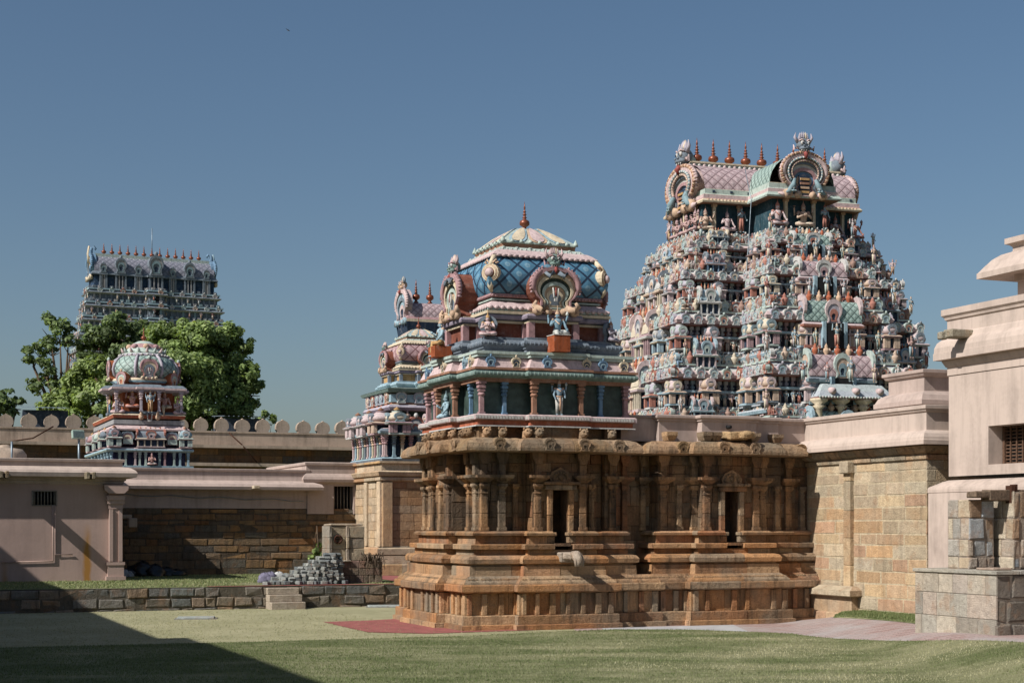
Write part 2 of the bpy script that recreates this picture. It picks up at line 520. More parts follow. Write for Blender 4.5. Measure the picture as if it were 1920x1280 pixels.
def figure(mb, pose='stand', skin=C_['skin'], cloth=C_['cream'], crown=C_['gold'], arms=2, n=7, r=rnd, props=True, hands=None):
    "stucco figure one unit tall, facing -y, feet or seat at z=0"
    T = mb.tube; E = mb.ell
    if pose == 'stand':
        hz, sz, nz, hr = .50, .745, .775, .052
        for s in (-1, 1):
            T([(s*.05, 0, .50), (s*.058, -.012, .27), (s*.062, 0, .03)], [.068, .05, .034], cloth, n)
            E((s*.07, -.035, .018), (.034, .062, .02), skin, n, 4)
        T([(0, 0, .53), (0, 0, .44), (0, .004, .30), (0, .006, .16)], [.088, .105, .10, .085], cloth, n, flat=.72)
        T([(0, -.07, .5), (0, -.095, .34), (0, -.085, .12)], [.022, .03, .02], crown, 5)
        T([(0, 0, .50), (0, 0, .58), (0, -.008, .69), (0, 0, .755), (0, 0, .79)], [.088, .078, .118, .10, .035], skin, n, flat=.68)
        T([(-.1, -.03, .535), (0, -.078, .525), (.1, -.03, .535)], .016, crown, 5)
        T([(-.085, -.05, .74), (0, -.098, .67), (.085, -.05, .74)], .016, crown, 5)
        sh = .118; hd = .845
    else:
        hz, sz, nz, hr = .1, .50, .56, .078
        for s in (-1, 1):
            if pose == 'seat' and s == -1:
                T([(s*.07, 0, .09), (s*.12, -.22, .10), (s*.10, -.26, -.14), (s*.09, -.25, -.3)], [.1, .085, .065, .04], cloth, n)
                E((s*.09, -.3, -.31), (.045, .085, .03), skin, n, 4)
            else:
                T([(s*.06, 0, .09), (s*.22, -.1, .10), (s*.32, -.16, .085)], [.10, .09, .06], cloth, n)
                T([(s*.32, -.16, .075), (s*.14, -.24, .06), (-s*.08, -.25, .05)], [.062, .055, .035], cloth if pose == 'seat' else skin, n)
        T([(0, 0, .03), (0, 0, .16), (0, -.01, .28), (0, -.015, .43), (0, 0, .51), (0, 0, .56)], [.15, .13, .115, .165, .15, .05], skin, n, flat=.68)
        T([(0, 0, .02), (0, 0, .12)], [.17, .15], cloth, n, flat=.75)
        T([(-.12, -.07, .49), (0, -.135, .36), (.12, -.07, .49)], .022, crown, 5)
        sh = .175; hd = .645
    E((0, -.008, hd), (hr*.92, hr, hr*1.2), skin, n+1, 6)
    E((0, -.008-hr, hd-.012), (hr*.17, hr*.3, hr*.32), skin, 5, 4)                                   # nose
    for s in (-1, 1):
        E((s*hr*.36, -.008-hr*.86, hd+hr*.14), (hr*.2, hr*.12, hr*.13), C_['white'], 5, 4)
        E((s*hr*.36, -.008-hr*.95, hd+hr*.14), (hr*.09, hr*.08, hr*.1), C_['navy'], 5, 4)
        E((s*hr*.95, .0, hd-hr*.35), (hr*.22, hr*.22, hr*.42), crown, 5, 4)
    E((0, -.008-hr*.86, hd-hr*.55), (hr*.3, hr*.12, hr*.12), C_['red'], 5, 4)
    T([(0, 0, nz-.02), (0, 0, hd-hr*.6)], [hr*.6, hr*.5], skin, n)
    b = hd+hr*.75
    mb.lathe([(hr*1.08, b-hr*.2), (hr*1.12, b), (hr*.9, b+.02), (hr*.95, b+.05), (hr*.6, b+.075), (hr*.62, b+.09), (hr*.2, min(1.0, b+.14)), (0.004, 1.0)], n+1, crown)
    k = 1 if pose == 'stand' else 1.45
    def arm(s, e, h, prop=None):
        S = (s*sh, 0, sz-.015)
        T([S, e, h], [.042*k, .032*k, .022*k], skin, n-1)
        E(h, (.026*k, .03*k, .03*k), skin, 6, 4)
        for q in range(4):                                   # fingers
            E((h[0]+s*.006*k, h[1]-.016*k, h[2]+.028*k-.015*k*q), (.008*k, .026*k, .008*k), skin, 5, 3)
        if prop == 'disc': mb.lathe([(.045, -.008), (.05, 0), (.045, .008)], 10, crown, (h[0], h[1], h[2]+.065*k))
        if prop == 'shell': mb.lathe([(.012, 0), (.042*k, .04*k), (.03*k, .075*k), (.004, .12*k)], 8, cloth, (h[0], h[1], h[2]+.02))
        if prop == 'club': T([(h[0], h[1], h[2]-.42), (h[0], h[1], h[2]-.1), (h[0], h[1], h[2])], [.05, .022, .02], crown, 6)
    E((-sh, 0, sz-.01), (.05*k, .045*k, .05*k), crown, 6, 4); E((sh, 0, sz-.01), (.05*k, .045*k, .05*k), crown, 6, 4)
    style = hands or ('fold' if (pose == 'lotus' and r.random() < .5) else r.choice(['down', 'bless', 'up']))
    if pose == 'stand':
        lo = {'down': ((.165, -.02, .58), (.15, -.09, .46)), 'bless': ((.17, -.03, .59), (.14, -.14, .66)), 'up': ((.21, 0, .70), (.19, 0, .93)), 'fold': ((.17, -.05, .6), (.015, -.14, .66))}[style]
        lo2 = lo if style in ('fold', 'up') else {'down': ((.165, -.02, .58), (.14, -.1, .5)), 'bless': ((.165, 0, .58), (.19, -.06, .45))}[style]
    else:
        lo = {'down': ((.25, -.06, .32), (.27, -.2, .18)), 'bless': ((.26, -.07, .33), (.2, -.22, .42)), 'up': ((.3, 0, .44), (.27, 0, .72)), 'fold': ((.25, -.1, .31), (.02, -.22, .40))}[style]
        lo2 = lo if style in ('fold', 'up') else ((.25, -.06, .32), (.26, -.2, .17))
    for s, q in ((-1, lo), (1, lo2)):
        arm(s, (s*q[0][0], q[0][1], q[0][2]), (s*q[1][0], q[1][1], q[1][2]))
    if arms == 4:
        for s, p in ((-1, 'disc'), (1, 'shell')):
            if pose == 'stand': arm(s, (s*.20, .02, .665), (s*.215, -.01, .80), p)
            else: arm(s, (s*.30, .03, .42), (s*.34, -.02, .62), p)
    return mb

def horseshoe(n=20, foot=.74, neck=.66):
    "outline of a horseshoe gable, unit wide (-.5..5) and unit high, feet at z=0"
    half = [(foot*.5*1.02, 0), (foot*.5*1.08, .05), (foot*.5*.98, .11), (neck*.5, .16)]
    a0 = -math.acos(neck)                       # where the round part starts
    cz = .58
    for k in range(n//2+1):
        a = a0+(math.pi/2-a0)*k/(n//2)
        half.append((.5*math.cos(a), cz+(.42*math.sin(a) if a > 0 else .42*math.sin(a)*.98)))
    out = half[:-1]+[(0, 1.0)]+[(-x, z) for x, z in half[:-1][::-1]]
    return out
HS = horseshoe(); HS10 = horseshoe(10)

def nasi(mb, w, h, d, cols, depths=None, small=False, centre=None, face=True, mark=False, body=None, r=rnd):
    """horseshoe gable, base centre at the origin, facing -y, reaching back to y=+d. cols from
    the outermost ring to the innermost; the rings step in like the plaster mouldings do"""
    hs = HS10 if small else HS
    k = len(cols)
    sc = [1-.74*i/k for i in range(k+1)]
    if depths is None: depths = [w*(-.055+.012*i+(.028 if i % 2 else 0)) for i in range(k)]
    out = lambda s: [(x*w*s, (h*.44*(1-s)*.55)+z*h*s) for x, z in hs]
    n = len(hs)
    O = out(1.0)
    mb.add([(x, 0, z) for x, z in O]+[(x, d, z) for x, z in O], [(i, n+i, n+(i+1) % n, (i+1) % n) for i in range(n)]+[tuple(range(2*n-1, n-1, -1))], body or cols[0])
    mb.add([(x, 0, z) for x, z in O]+[(x, depths[0], z) for x, z in O], [(i, (i+1) % n, n+(i+1) % n, n+i) for i in range(n)], cols[0])
    for i in range(k):
        A = out(sc[i]); B = out(sc[i+1]); y = depths[i]; y2 = depths[i+1] if i+1 < k else .012*w
        mb.add([(x, y, z) for x, z in A]+[(x, y, z) for x, z in B], [(j, n+j, n+(j+1) % n, (j+1) % n) for j in range(n)], cols[i])
        mb.add([(x, y, z) for x, z in B]+[(x, y2, z) for x, z in B], [(j, n+j, n+(j+1) % n, (j+1) % n) for j in range(n)], cols[i])
    B = out(sc[k])
    mb.add([(x, .012*w, z) for x, z in B], [tuple(range(n))], centre or C_['navy'])
    if not small:
        vol = lambda x, z, rr, c: mb.lathe([(rr, -.03*w), (rr*1.02, 0), (rr, .03*w)], 12, c) if False else mb.tube([(x, -.09*w, z), (x, .02*w, z)], rr, c, 12)
        for s in (-1, 1):                                   # scroll feet
            vol(s*w*.40, h*.045, w*.10, cols[min(1, k-1)]); vol(s*w*.40, h*.045, w*.055, cols[0])
            vol(s*w*.17, h*.03, w*.075, cols[min(1, k-1)])
            arc = [(s*.5*w*math.cos(R(q)), -.015*w, h*.58+h*.42*math.sin(R(q))) for q in (-22, -5, 12, 30, 48, 66)]
            mb.tube(arc, [.03*w, .062*w, .072*w, .066*w, .05*w, .02*w], cols[0], 8)          # wing-like lobe
            for q in range(10):
                a = R(-18+q*8.5); mb.ell((s*.555*w*math.cos(a), -.02*w, h*.58+h*.465*math.sin(a)), (.022*w, .05*w, .026*w), vary(cols[0], .2, r), 5, 4)
    if mark:
        z0 = h*.31; z1 = h*.55
        for s in (-1, 1):
            mb.tube([(s*.015*w, -.03*w, z0), (s*.04*w, -.035*w, z0+.04*h), (s*.062*w, -.035*w, z1)], [.012*w, .018*w, .016*w], C_['white'], 6)
        mb.tube([(0, -.04*w, z0+.06*h), (0, -.04*w, z1)], [.02*w, .014*w], C_['red'], 6)
        mb.box(-.03*w, -.05*w, z0-.05*h, .03*w, -.01*w, z0+.005*h, C_['white'])
    return mb

def lionface(mb, w, cols=('green', 'rose', 'pink')):
    "snarling guardian mask over a gable: origin at the chin, facing -y, about w wide"
    g, rz, pk = (C_[c] for c in cols); E = mb.ell
    E((0, .02*w, .52*w), (.36*w, .3*w, .3*w), g, 10, 7)
    E((0, -.12*w, .30*w), (.30*w, .26*w, .13*w), g, 9, 6)                 # upper jaw
    E((0, -.06*w, .10*w), (.26*w, .2*w, .14*w), rz, 9, 6)                 # open mouth
    mb.tube([(0, -.18*w, .12*w), (0, -.3*w, -.03*w), (0, -.26*w, -.2*w)], [.11*w, .1*w, .05*w], C_['red'], 7)
    for i in range(-2, 3): mb.lathe([(.03*w, 0), (.004*w, -.09*w)], 5, C_['white'], (i*.1*w, -.3*w+abs(i)*.03*w, .22*w))
    for s in (-1, 1):
        E((s*.16*w, -.22*w, .56*w), (.095*w, .08*w, .1*w), C_['white'], 8, 6); E((s*.16*w, -.29*w, .55*w), (.04*w, .03*w, .045*w), C_['navy'], 6, 4)
        mb.tube([(s*.06*w, -.24*w, .66*w), (s*.2*w, -.24*w, .72*w), (s*.3*w, -.12*w, .66*w)], .04*w, rz, 6)
        mb.tube([(s*.3*w, .0, .62*w), (s*.46*w, 0, .86*w), (s*.40*w, 0, 1.08*w)], [.09*w, .07*w, .015*w], pk, 7)          # horns
        mb.tube([(s*.33*w, -.05*w, .35*w), (s*.5*w, -.05*w, .28*w), (s*.56*w, -.05*w, .48*w)], [.09*w, .07*w, .02*w], rz, 7)
        E((s*.12*w, -.33*w, .40*w), (.06*w, .05*w, .05*w), g, 6, 4)
    for i in range(5):
        a = R(50+i*20); mb.lathe([(.085*w, 0), (.1*w, .12*w), (.06*w, .24*w), (.006*w, .38*w)], 6, [pk, C_['cream'], pk, pk][i % 4], (math.cos(a)*.3*w, 0, .55*w+math.sin(a)*.22*w))
    return mb

POT = [(.0, 0), (.62, 0), (.66, .06), (.36, .12), (.34, .2), (.95, .34), (1.0, .46), (.9, .58), (.34, .68), (.26, .74), (.52, .79), (.28, .83), (.24, .94), (.46, .98), (.24, 1.02), (.2, 1.12), (.36, 1.16), (.14, 1.22), (.13, 1.3), (.22, 1.38), (.12, 1.5), (.02, 1.78)]
def kalasam(mb, r, h, c, n=12):
    return mb.lathe([(a*r, b/1.78*h) for a, b in POT], n, c)
def pot(mb, r, h, c, o, n=7):
    return mb.lathe([(.5*r, 0), (.45*r, .15*h), (r, .38*h), (.85*r, .58*h), (.4*r, .66*h), (.6*r, .74*h), (.3*r, .85*h), (.03*r, h)], n, c, o)

def pillar(mb, x, y, z0, z1, w, c, c2=None):
    "square stucco pillar: base, shaft, vase, two stepped caps"
    h = z1-z0; c2 = c2 or c; B = lambda a, b, k, cc: mb.box(x-w*k, y-w*k, z0+a*h, x+w*k, y+w*k, z0+b*h, cc)
    B(0, .07, .62, c); B(.07, .56, .42, c)
    mb.lathe([(.5*w*1.1, 0), (.66*w*1.1, .03*h), (.66*w*1.1, .06*h), (.5*w*1.1, .1*h)], 8, c2, (x, y, z0+.56*h), rot=R(22.5))
    B(.655, .70, .42, c); B(.70, .76, .6, c2); B(.76, .80, .44, c); B(.80, .88, .72, c2); B(.88, .93, .5, c); B(.93, 1.0, .8, c)

def kuta(mb, w, h, r, n=8, pal=None):
    "little domed shrine, w square, h tall, base centre at origin"
    P = lambda: pick(r)
    body, trim, dome = (pal or (P(), P(), P()))
    b = w*.5
    mb.box(-b, -b, 0, b, b, .06*h, trim)
    mb.box(-b*.7, -b*.7, .06*h, b*.7, b*.7, .36*h, C_['navy'])
    for sx in (-1, 1):
        for sy in (-1, 1):
            for q in (.86, .45):
                if q == .45 and sy == 1: continue
                mb.box(sx*b*q-.09*w, sy*b*.86-.09*w, .06*h, sx*b*q+.09*w, sy*b*.86+.09*w, .36*h, body)
    mb.sweep(rect(-b, -b, b, b), [(-.04*w, .36*h), (.1*w, .38*h), (.13*w, .42*h), (.02*w, .46*h), (-.1*w, .48*h)], [trim, trim, body, body])
    mb.lathe([(b*.9, .48*h), (b*1.18, .56*h), (b*1.2, .64*h), (b*.95, .74*h), (b*.5, .82*h), (b*.45, .84*h), (b*.55, .86*h), (b*.2, .88*h)], n, [dome, dome, dome, dome, trim, trim, trim], rot=R(22.5))
    pot(mb, b*.34, .16*h, C_['gold'] if r.random() < .5 else C_['brown'], (0, 0, .86*h), 6)
    s2 = MB(); nasi(s2, w*.62, h*.34, .1*w, [P(), trim], small=True)
    mb.merge(s2, TM(0, -b*1.05, .46*h)); mb.merge(s2, TM(-b*1.05, 0, .46*h, R(-90)))
    return mb

def sala(mb, L, w, h, r):
    "little wagon-roofed shrine, L long (x), w deep, h tall"
    P = lambda: pick(r); body, trim, dome = P(), P(), P()
    a, b = L*.5, w*.5
    mb.box(-a, -b, 0, a, b, .06*h, trim); mb.box(-a*.85, -b*.7, .06*h, a*.85, b*.7, .38*h, C_['navy'])
    k = max(4, int(L/.16))
    for i in range(k):
        x = -a*.92+2*a*.92*i/(k-1)
        mb.box(x-.025*w-.012, -b*.95, .06*h, x+.025*w+.012, -b*.6, .38*h, body)
    mb.sweep(rect(-a, -b, a, b), [(-.03*w, .38*h), (.12*w, .40*h), (.14*w, .44*h), (.0, .48*h), (-.06*w, .5*h)], [trim, trim, body, body])
    mb.vault(-a, a, b*1.0, .5*h, .38*h, dome, 8)
    s2 = MB(); nasi(s2, w*1.25, h*.56, .1*w, [P(), P(), trim], small=True)
    mb.merge(s2, TM(-a, 0, .44*h, R(-90))); mb.merge(s2, TM(a, 0, .44*h, R(90)))
    mb.merge(s2, TM(0, -b*1.1, .44*h, 0, .85))
    for i in range(5): pot(mb, .05*L, .24*h, C_['sand'] if i % 2 else C_['orange'], (-a*.7+a*.35*i, 0, .86*h), 6)
    return mb

def uv_mesh(name, vs, fs, uvs, mat, parent, smooth=True):
    org = ORG.get(parent.name)
    if org is not None: vs = [tuple(Vector(v)-org) for v in vs]
    me = bpy.data.meshes.new(name); me.from_pydata([tuple(v) for v in vs], [], fs)
    ul = me.uv_layers.new(name='UVMap')
    i = 0
    flat = []
    for k, f in enumerate(fs):
        for q in range(len(f)): flat += list(uvs[k][q])
    ul.data.foreach_set('uv', flat)
    me.polygons.foreach_set('use_smooth', [smooth]*len(fs)); me.update()
    me.materials.append(mat)
    o = bpy.data.objects.new(name, me); COL.objects.link(o); o.parent = parent
    return o
def square_dome(parent, cx, cy, prof, mat, name='dome'):
    "four curved roof faces; prof = [(half width, z)]"
    vs = []; fs = []; uvs = []
    dirs = [((1, 0), (0, -1)), ((0, 1), (1, 0)), ((-1, 0), (0, 1)), ((0, -1), (-1, 0))]
    for (d, nn) in dirs:
        b = len(vs); run = 0; runs = []
        for k, (h, z) in enumerate(prof):
            if k: run += math.hypot(h-prof[k-1][0], z-prof[k-1][1])
            runs.append(run)
            for s in (-1, 1): vs.append((cx+d[0]*h*s+nn[0]*h, cy+d[1]*h*s+nn[1]*h, z))
        for k in range(len(prof)-1):
            fs.append((b+2*k, b+2*k+1, b+2*k+3, b+2*k+2))
            h0, h1 = prof[k][0], prof[k+1][0]
            uvs.append([(-h0, runs[k]), (h0, runs[k]), (h1, runs[k+1]), (-h1, runs[k+1])])
    return uv_mesh(name, vs, fs, uvs, mat, parent)
def uv_vault(parent, M_, x0, x1, hw, z0, h, mat, name='roof', n=14, flare=0.0):
    pts = []; run = 0; runs = []
    for k in range(n+1):
        a = math.pi*k/n
        p = (hw*math.cos(a)*(1+flare*(1-math.sin(a))), z0+h*math.sin(a))
        if k: run += math.hypot(p[0]-pts[-1][0], p[1]-pts[-1][1])
        pts.append(p); runs.append(run)
    m = n+1
    vs = [M_ @ Vector((x0, p[0], p[1])) for p in pts]+[M_ @ Vector((x1, p[0], p[1])) for p in pts]
    fs = [(k, k+1, m+k+1, m+k) for k in range(n)]
    uvs = [[(x0, runs[k]), (x0, runs[k+1]), (x1, runs[k+1]), (x1, runs[k])] for k in range(n)]
    return uv_mesh(name, vs, fs, uvs, mat, parent)
M['tile_blue'] = m_lattice('blue_diamond_roof', hx('4d7891'), hx('1f3044'), hx('8aa5ae'), 2.35, 2.35)
M['tile_pink'] = m_lattice('pink_diamond_roof', hx('ab8f90'), hx('6b4a4b'), hx('b8a2a2'), 2.6, 2.6, .06)
M['tile_mint'] = m_lattice('mint_scale_roof', hx('8a9f98'), hx('46544f'), hx('a5b3aa'), 3.6, 3.6, .07)
M['tile_far'] = m_lattice('hazed_lattice_roof', hx('7c7d88'), hx('50545e'), hx('8b8b93'), 1.6, 1.6, .06)  # greyed tile: distance haze put into the roof colour
M['tile_small'] = m_lattice('lilac_scale_roof', hx('a89496'), hx('6d5a5c'), hx('bdaeae'), 2.6, 2.6, .06)
# ------------------------------------------------------------------ main shrine
STONE = [hx(h) for h in ('a98b6c', 'a08062', '957658', 'ad9173', '8c6f55', 'a17456', '998772', '937054')]
STONE_HOT = [hx(h) for h in ('ab8661', 'a37b56', '9a7150', 'b08f6d', '957559', 'b39070')]
STONE_PALE = [hx(h) for h in ('b39d84', 'aa967d', 'a88e72', 'b7a48b', 'a19079', 'b0936f', 'a98667')]
DARKST = hx('4a382a')
STONE = [(a*.95, b*.925, c*.89) for a, b, c in STONE]; STONE_HOT = [(a*.99, b*.93, c*.89) for a, b, c in STONE_HOT]

def frac(L, pat): return [(a/L, b/L, o) for a, b, o in pat]
BASE = [[(.55, 0), (.55, .095), (.505, .105)],
        [(.50, .105), (.50, .265), (.485, .28), (.34, .285)],
        [(.38, .70), (.50, .715), (.53, .74), (.53, .85), (.515, .87), (.42, .877)],
        [(.47, .877), (.46, .91), (.40, .97), (.31, 1.03), (.25, 1.03)],
        [(.30, 1.03), (.295, 1.215), (.25, 1.225), (.25, 1.25)],
        [(.27, 1.25), (.335, 1.27), (.345, 1.35), (.30, 1.41), (.14, 1.44)],
        [(.17, 1.43), (.17, 1.53)],
        [(.15, 1.53), (.26, 1.545), (.265, 1.625), (.25, 1.64), (.08, 1.645)],
        [(.11, 1.64), (.11, 1.79)],
        [(.09, 1.79), (.19, 1.81), (.20, 1.855), (.15, 1.89), (-.12, 1.90)]]
KAPOTA = [(0, 3.42), (.1, 3.425), (.37, 3.43), (.40, 3.445), (.405, 3.50), (.375, 3.59), (.29, 3.665), (.16, 3.705), (.0, 3.715)]
ROWS = [1.90, 2.16, 2.47, 2.80, 3.05, 3.23, 3.42]

WALLST = [mixc(c, hx('5e4a38'), .5) for c in STONE]
KAPST = [hx(h) for h in ('9a8064', '8f7557', '9e8267', '887058', '957a5f')]
shrine = tthing('temple_shrine', 'carved sandstone shrine with colourful painted stucco tower and blue diamond-tiled roof', 'shrine', 2.17, 2.17)
VU0, VL = .55, 3.24
WPAT = frac(VL, [(0, .55, 0), (.55, 1.05, -.15), (1.05, 2.19, .18), (2.19, 2.69, -.15), (2.69, 3.24, 0)])
PPAT = frac(VL, [(0, 1.05, 0), (1.05, 2.19, .18), (2.19, 3.24, 0)])
vW = ratha(VU0, VU0, VU0+VL, VU0+VL, WPAT)
vP = ratha(VU0, VU0, VU0+VL, VU0+VL, PPAT)
VCUT = .29                     # the stone storey stops short of the painted one on the right
cut = lambda poly: [(x-VCUT if x > 3.3 else x, y) for x, y in poly]
vW = cut(vW); vQ = cut(vP)
MU0, MU1, MV = 4.45, 8.3, .58
ML = MU1-MU0
mP = ratha(MU0, MV, MU1, 7.0, frac(ML, [(0, .87, 0), (.87, 2.22, .22), (2.22, 2.88, 0.0), (2.88, ML, -.12)]), 'f')

def dz(prof, d): return [(o, z+d) for o, z in prof]
def stone_pilaster(u, v, rot, w=.15, plain=False, parent=shrine, dep=.075):
    mb = MB(TM(u, v, 0, rot)); b = vary(rnd.choice(STONE), .1); h = w/2
    t = vary(b, .1)
    mb.cbox(-h*1.25, -dep*1.25, 1.90, h*1.25, .02, 1.97, t, .008)
    mb.cbox(-h, -dep, 1.97, h, .02, 2.24, vary(b, .1), .01); mb.cbox(-h, -dep, 2.246, h, .02, 2.56, vary(b, .1), .01)
    mb.cbox(-h*.86, -dep*.86, 2.56, h*.86, .02, 2.62, t, .008); mb.cbox(-h*1.02, -dep*1.05, 2.62, h*1.02, .02, 2.66, t, .01)
    mb.cbox(-h*.8, -dep*.8, 2.66, h*.8, .02, 2.71, t, .006)
    mb.add([(-h*.9, -dep*.9, 2.71), (h*.9, -dep*.9, 2.71), (h*.9, .02, 2.71), (-h*.9, .02, 2.71),
            (-h*1.35, -dep*1.5, 2.77), (h*1.35, -dep*1.5, 2.77), (h*1.35, .02, 2.77), (-h*1.35, .02, 2.77),
            (-h*1.3, -dep*1.4, 2.82), (h*1.3, -dep*1.4, 2.82), (h*1.3, .02, 2.82), (-h*1.3, .02, 2.82)],
           [(0, 1, 5, 4), (4, 5, 9, 8), (1, 2, 6, 5), (5, 6, 10, 9), (3, 0, 4, 7), (7, 4, 8, 11), (8, 9, 10, 11)], t)
    if not plain:
        mb.add([(-h, -dep, 2.83), (h, -dep, 2.83), (h, .02, 2.83), (-h, .02, 2.83), (-h*2.6, -dep*2.8, 2.93), (h*2.6, -dep*2.8, 2.93), (h*2.6, .02, 2.93), (-h*2.6, .02, 2.93),
                (-h*2.65, -dep*2.9, 2.985), (h*2.65, -dep*2.9, 2.985), (h*2.65, .02, 2.985), (-h*2.65, .02, 2.985)],
               [(0, 1, 5, 4), (4, 5, 9, 8), (1, 2, 6, 5), (5, 6, 10, 9), (3, 0, 4, 7), (7, 4, 8, 11), (8, 9, 10, 11), (0, 3, 2, 1)], t)
        mb.cbox(-h*.95, -dep*1.1, 2.985, h*.95, .02, 3.2, vary(b, .1), .01)
        mb.prism([(-h*1.0, 3.2), (h*1.0, 3.2), (h*1.15, 3.26), (h*1.7, 3.33), (h*1.75, 3.42), (-h*1.75, 3.42), (-h*1.7, 3.33), (-h*1.15, 3.26)], -dep*1.5, .02, vary(b, .1))
    return build(mb, 'pilaster', M['stone_wall'], parent)

def stone_base(poly, d, edges, skip_edge, nm, pal, upper=None):
    pl = MB(); md = MB()
    for k, prof in enumerate(BASE):
        tgt = pl if k < 2 else md
        sk = {}
        if k >= 7 and skip_edge: sk = {skip_edge[0]: skip_edge[1]}
        tgt.courses(upper if (upper and k >= 4) else poly, dz(prof, d), pal, bl=(.5, 1.1) if k not in (4,) else (.35, .9), edges=edges, skip=sk, jit=.006)
    pl.courses(poly, dz([(.40, .28), (.40, .70)], d), pal, bl=(.25, .6), edges=edges)
    O = offpoly(poly, .40)                          # little posts of the plinth frieze
    for i in range(len(O)):
        if edges is not None and i not in edges: continue
        A = Vector(O[i]); B = Vector(O[(i+1) % len(O)]); L = (B-A).length
        if L < .05: continue
        dd = (B-A)/L; rot = math.atan2(dd.y, dd.x)
        n = max(1, int(round(L/.31)))
        for q in range(n+1):
            s = min(max(L*q/n, .05), L-.05)
            if q > 0 and rnd.random() < .12: continue
            w = rnd.uniform(.04, .065); m2 = MB(TM(A.x+dd.x*s, A.y+dd.y*s, d, rot))
            m2.cbox(-w, -.05, .285, w, .03, .695, vary(rnd.choice(pal), .12), .008); pl.merge(m2)
    O = offpoly(poly, .395)                          # dentils along the sloping course
    for i in range(len(O)):
        if edges is not None and i not in edges: continue
        A = Vector(O[i]); B = Vector(O[(i+1) % len(O)]); L = (B-A).length
        if L < .2: continue
        dd = (B-A)/L; rot = math.atan2(dd.y, dd.x)
        c = vary(pal[3], .05)
        for q in range(int(L/.055)):
            if rnd.random() < .1: continue
            m2 = MB(TM(A.x+dd.x*(q+.5)*.055, A.y+dd.y*(q+.5)*.055, d, rot)); m2.box(-.017, -.022, .955, .017, .03, .985, c); md.merge(m2)
    build(pl, 'plinth', M['stone'], shrine); build(md, 'base_moulding', M['stone'], shrine)

stone_base(vP, 0.0, None, (2, (.37, .77)), 'v', STONE+STONE_HOT, vQ)
stone_base(mP, .006, [0, 1, 2, 3, 4, 5, 6, len(mP)-1], (2, (.46, .86)), 'm', STONE+STONE_HOT)
core = MB(); core.sweep(vP, [(.33, 0), (.33, .9), (.2, .98)], DARKST); core.sweep(vQ, [(.0, .95), (-.3, 1.4), (-.3, 3.9)], DARKST); core.sweep(mP, [(.33, 0), (.33, .9), (-.0, 1.0), (-.3, 1.4), (-.3, 3.9)], DARKST)
core.box(3.1, 1.0, .9, 4.7, 2.5, 3.9, DARKST); core.ashlar((3.3, .98), (4.7, .98), [.95, 1.2, 1.4, 1.7, 2.0, 2.4, 2.8, 3.1, 3.42, 3.9], STONE)
build(core, 'core_wall', M['stone'], shrine)

wl = MB()
def edge_at(poly, i): return poly[i], poly[(i+1) % len(poly)]
for i in range(len(vW)):
    A, B = edge_at(vW, i)
    hol = [(.40, .74, 1.0, 2.74)] if i == 4 else ()
    wl.ashlar(A, B, ROWS, WALLST, (.28, .6), holes=hol, jit=.008)
build(wl, 'wall', M['stone_wall'], shrine); wl = MB()
for i in range(7):
    A, B = edge_at(mP, i)
    hol = [(.49, .83, 1.0, 2.74)] if i == 2 else ()
    wl.ashlar(A, B, [z+.003 for z in ROWS], WALLST, (.28, .6), holes=hol, jit=.008)
A, B = edge_at(mP, len(mP)-1); wl.ashlar((MU0, 2.0), (MU0, MV), ROWS, WALLST, jit=.008)
build(wl, 'hall_wall', M['stone_wall'], shrine)

# pilasters ------------------------------------------------------------
v0 = VU0
for off, dv, pl_ in ((.09, 0, 0), (.46, 0, 0), (.80, .15, 1), (1.14, -.18, 0), (2.10, -.18, 0), (2.44, .15, 1), (2.84, 0, 0)):
    stone_pilaster(v0+off, v0+dv, 0, .15 if not pl_ else .11, bool(pl_))
for off, du, pl_ in ((.09, 0, 0), (.46, 0, 0), (.80, .15, 1), (1.14, -.18, 0), (1.62, -.18, 1), (2.10, -.18, 0), (2.44, .15, 1), (2.78, 0, 0), (3.15, 0, 0)):
    stone_pilaster(v0+du, v0+off, R(-90), .15 if not pl_ else .11, bool(pl_))
for off, dv, pl_ in ((.09, 0, 0), (.46, 0, 1), (.80, 0, 0), (.97, -.22, 0), (2.12, -.22, 0), (2.40, 0, 0), (2.76, 0, 1), (3.10, .12, 0), (3.44, .12, 1)):
    stone_pilaster(MU0+off, MV+dv, 0, .15 if not pl_ else .12, bool(pl_))

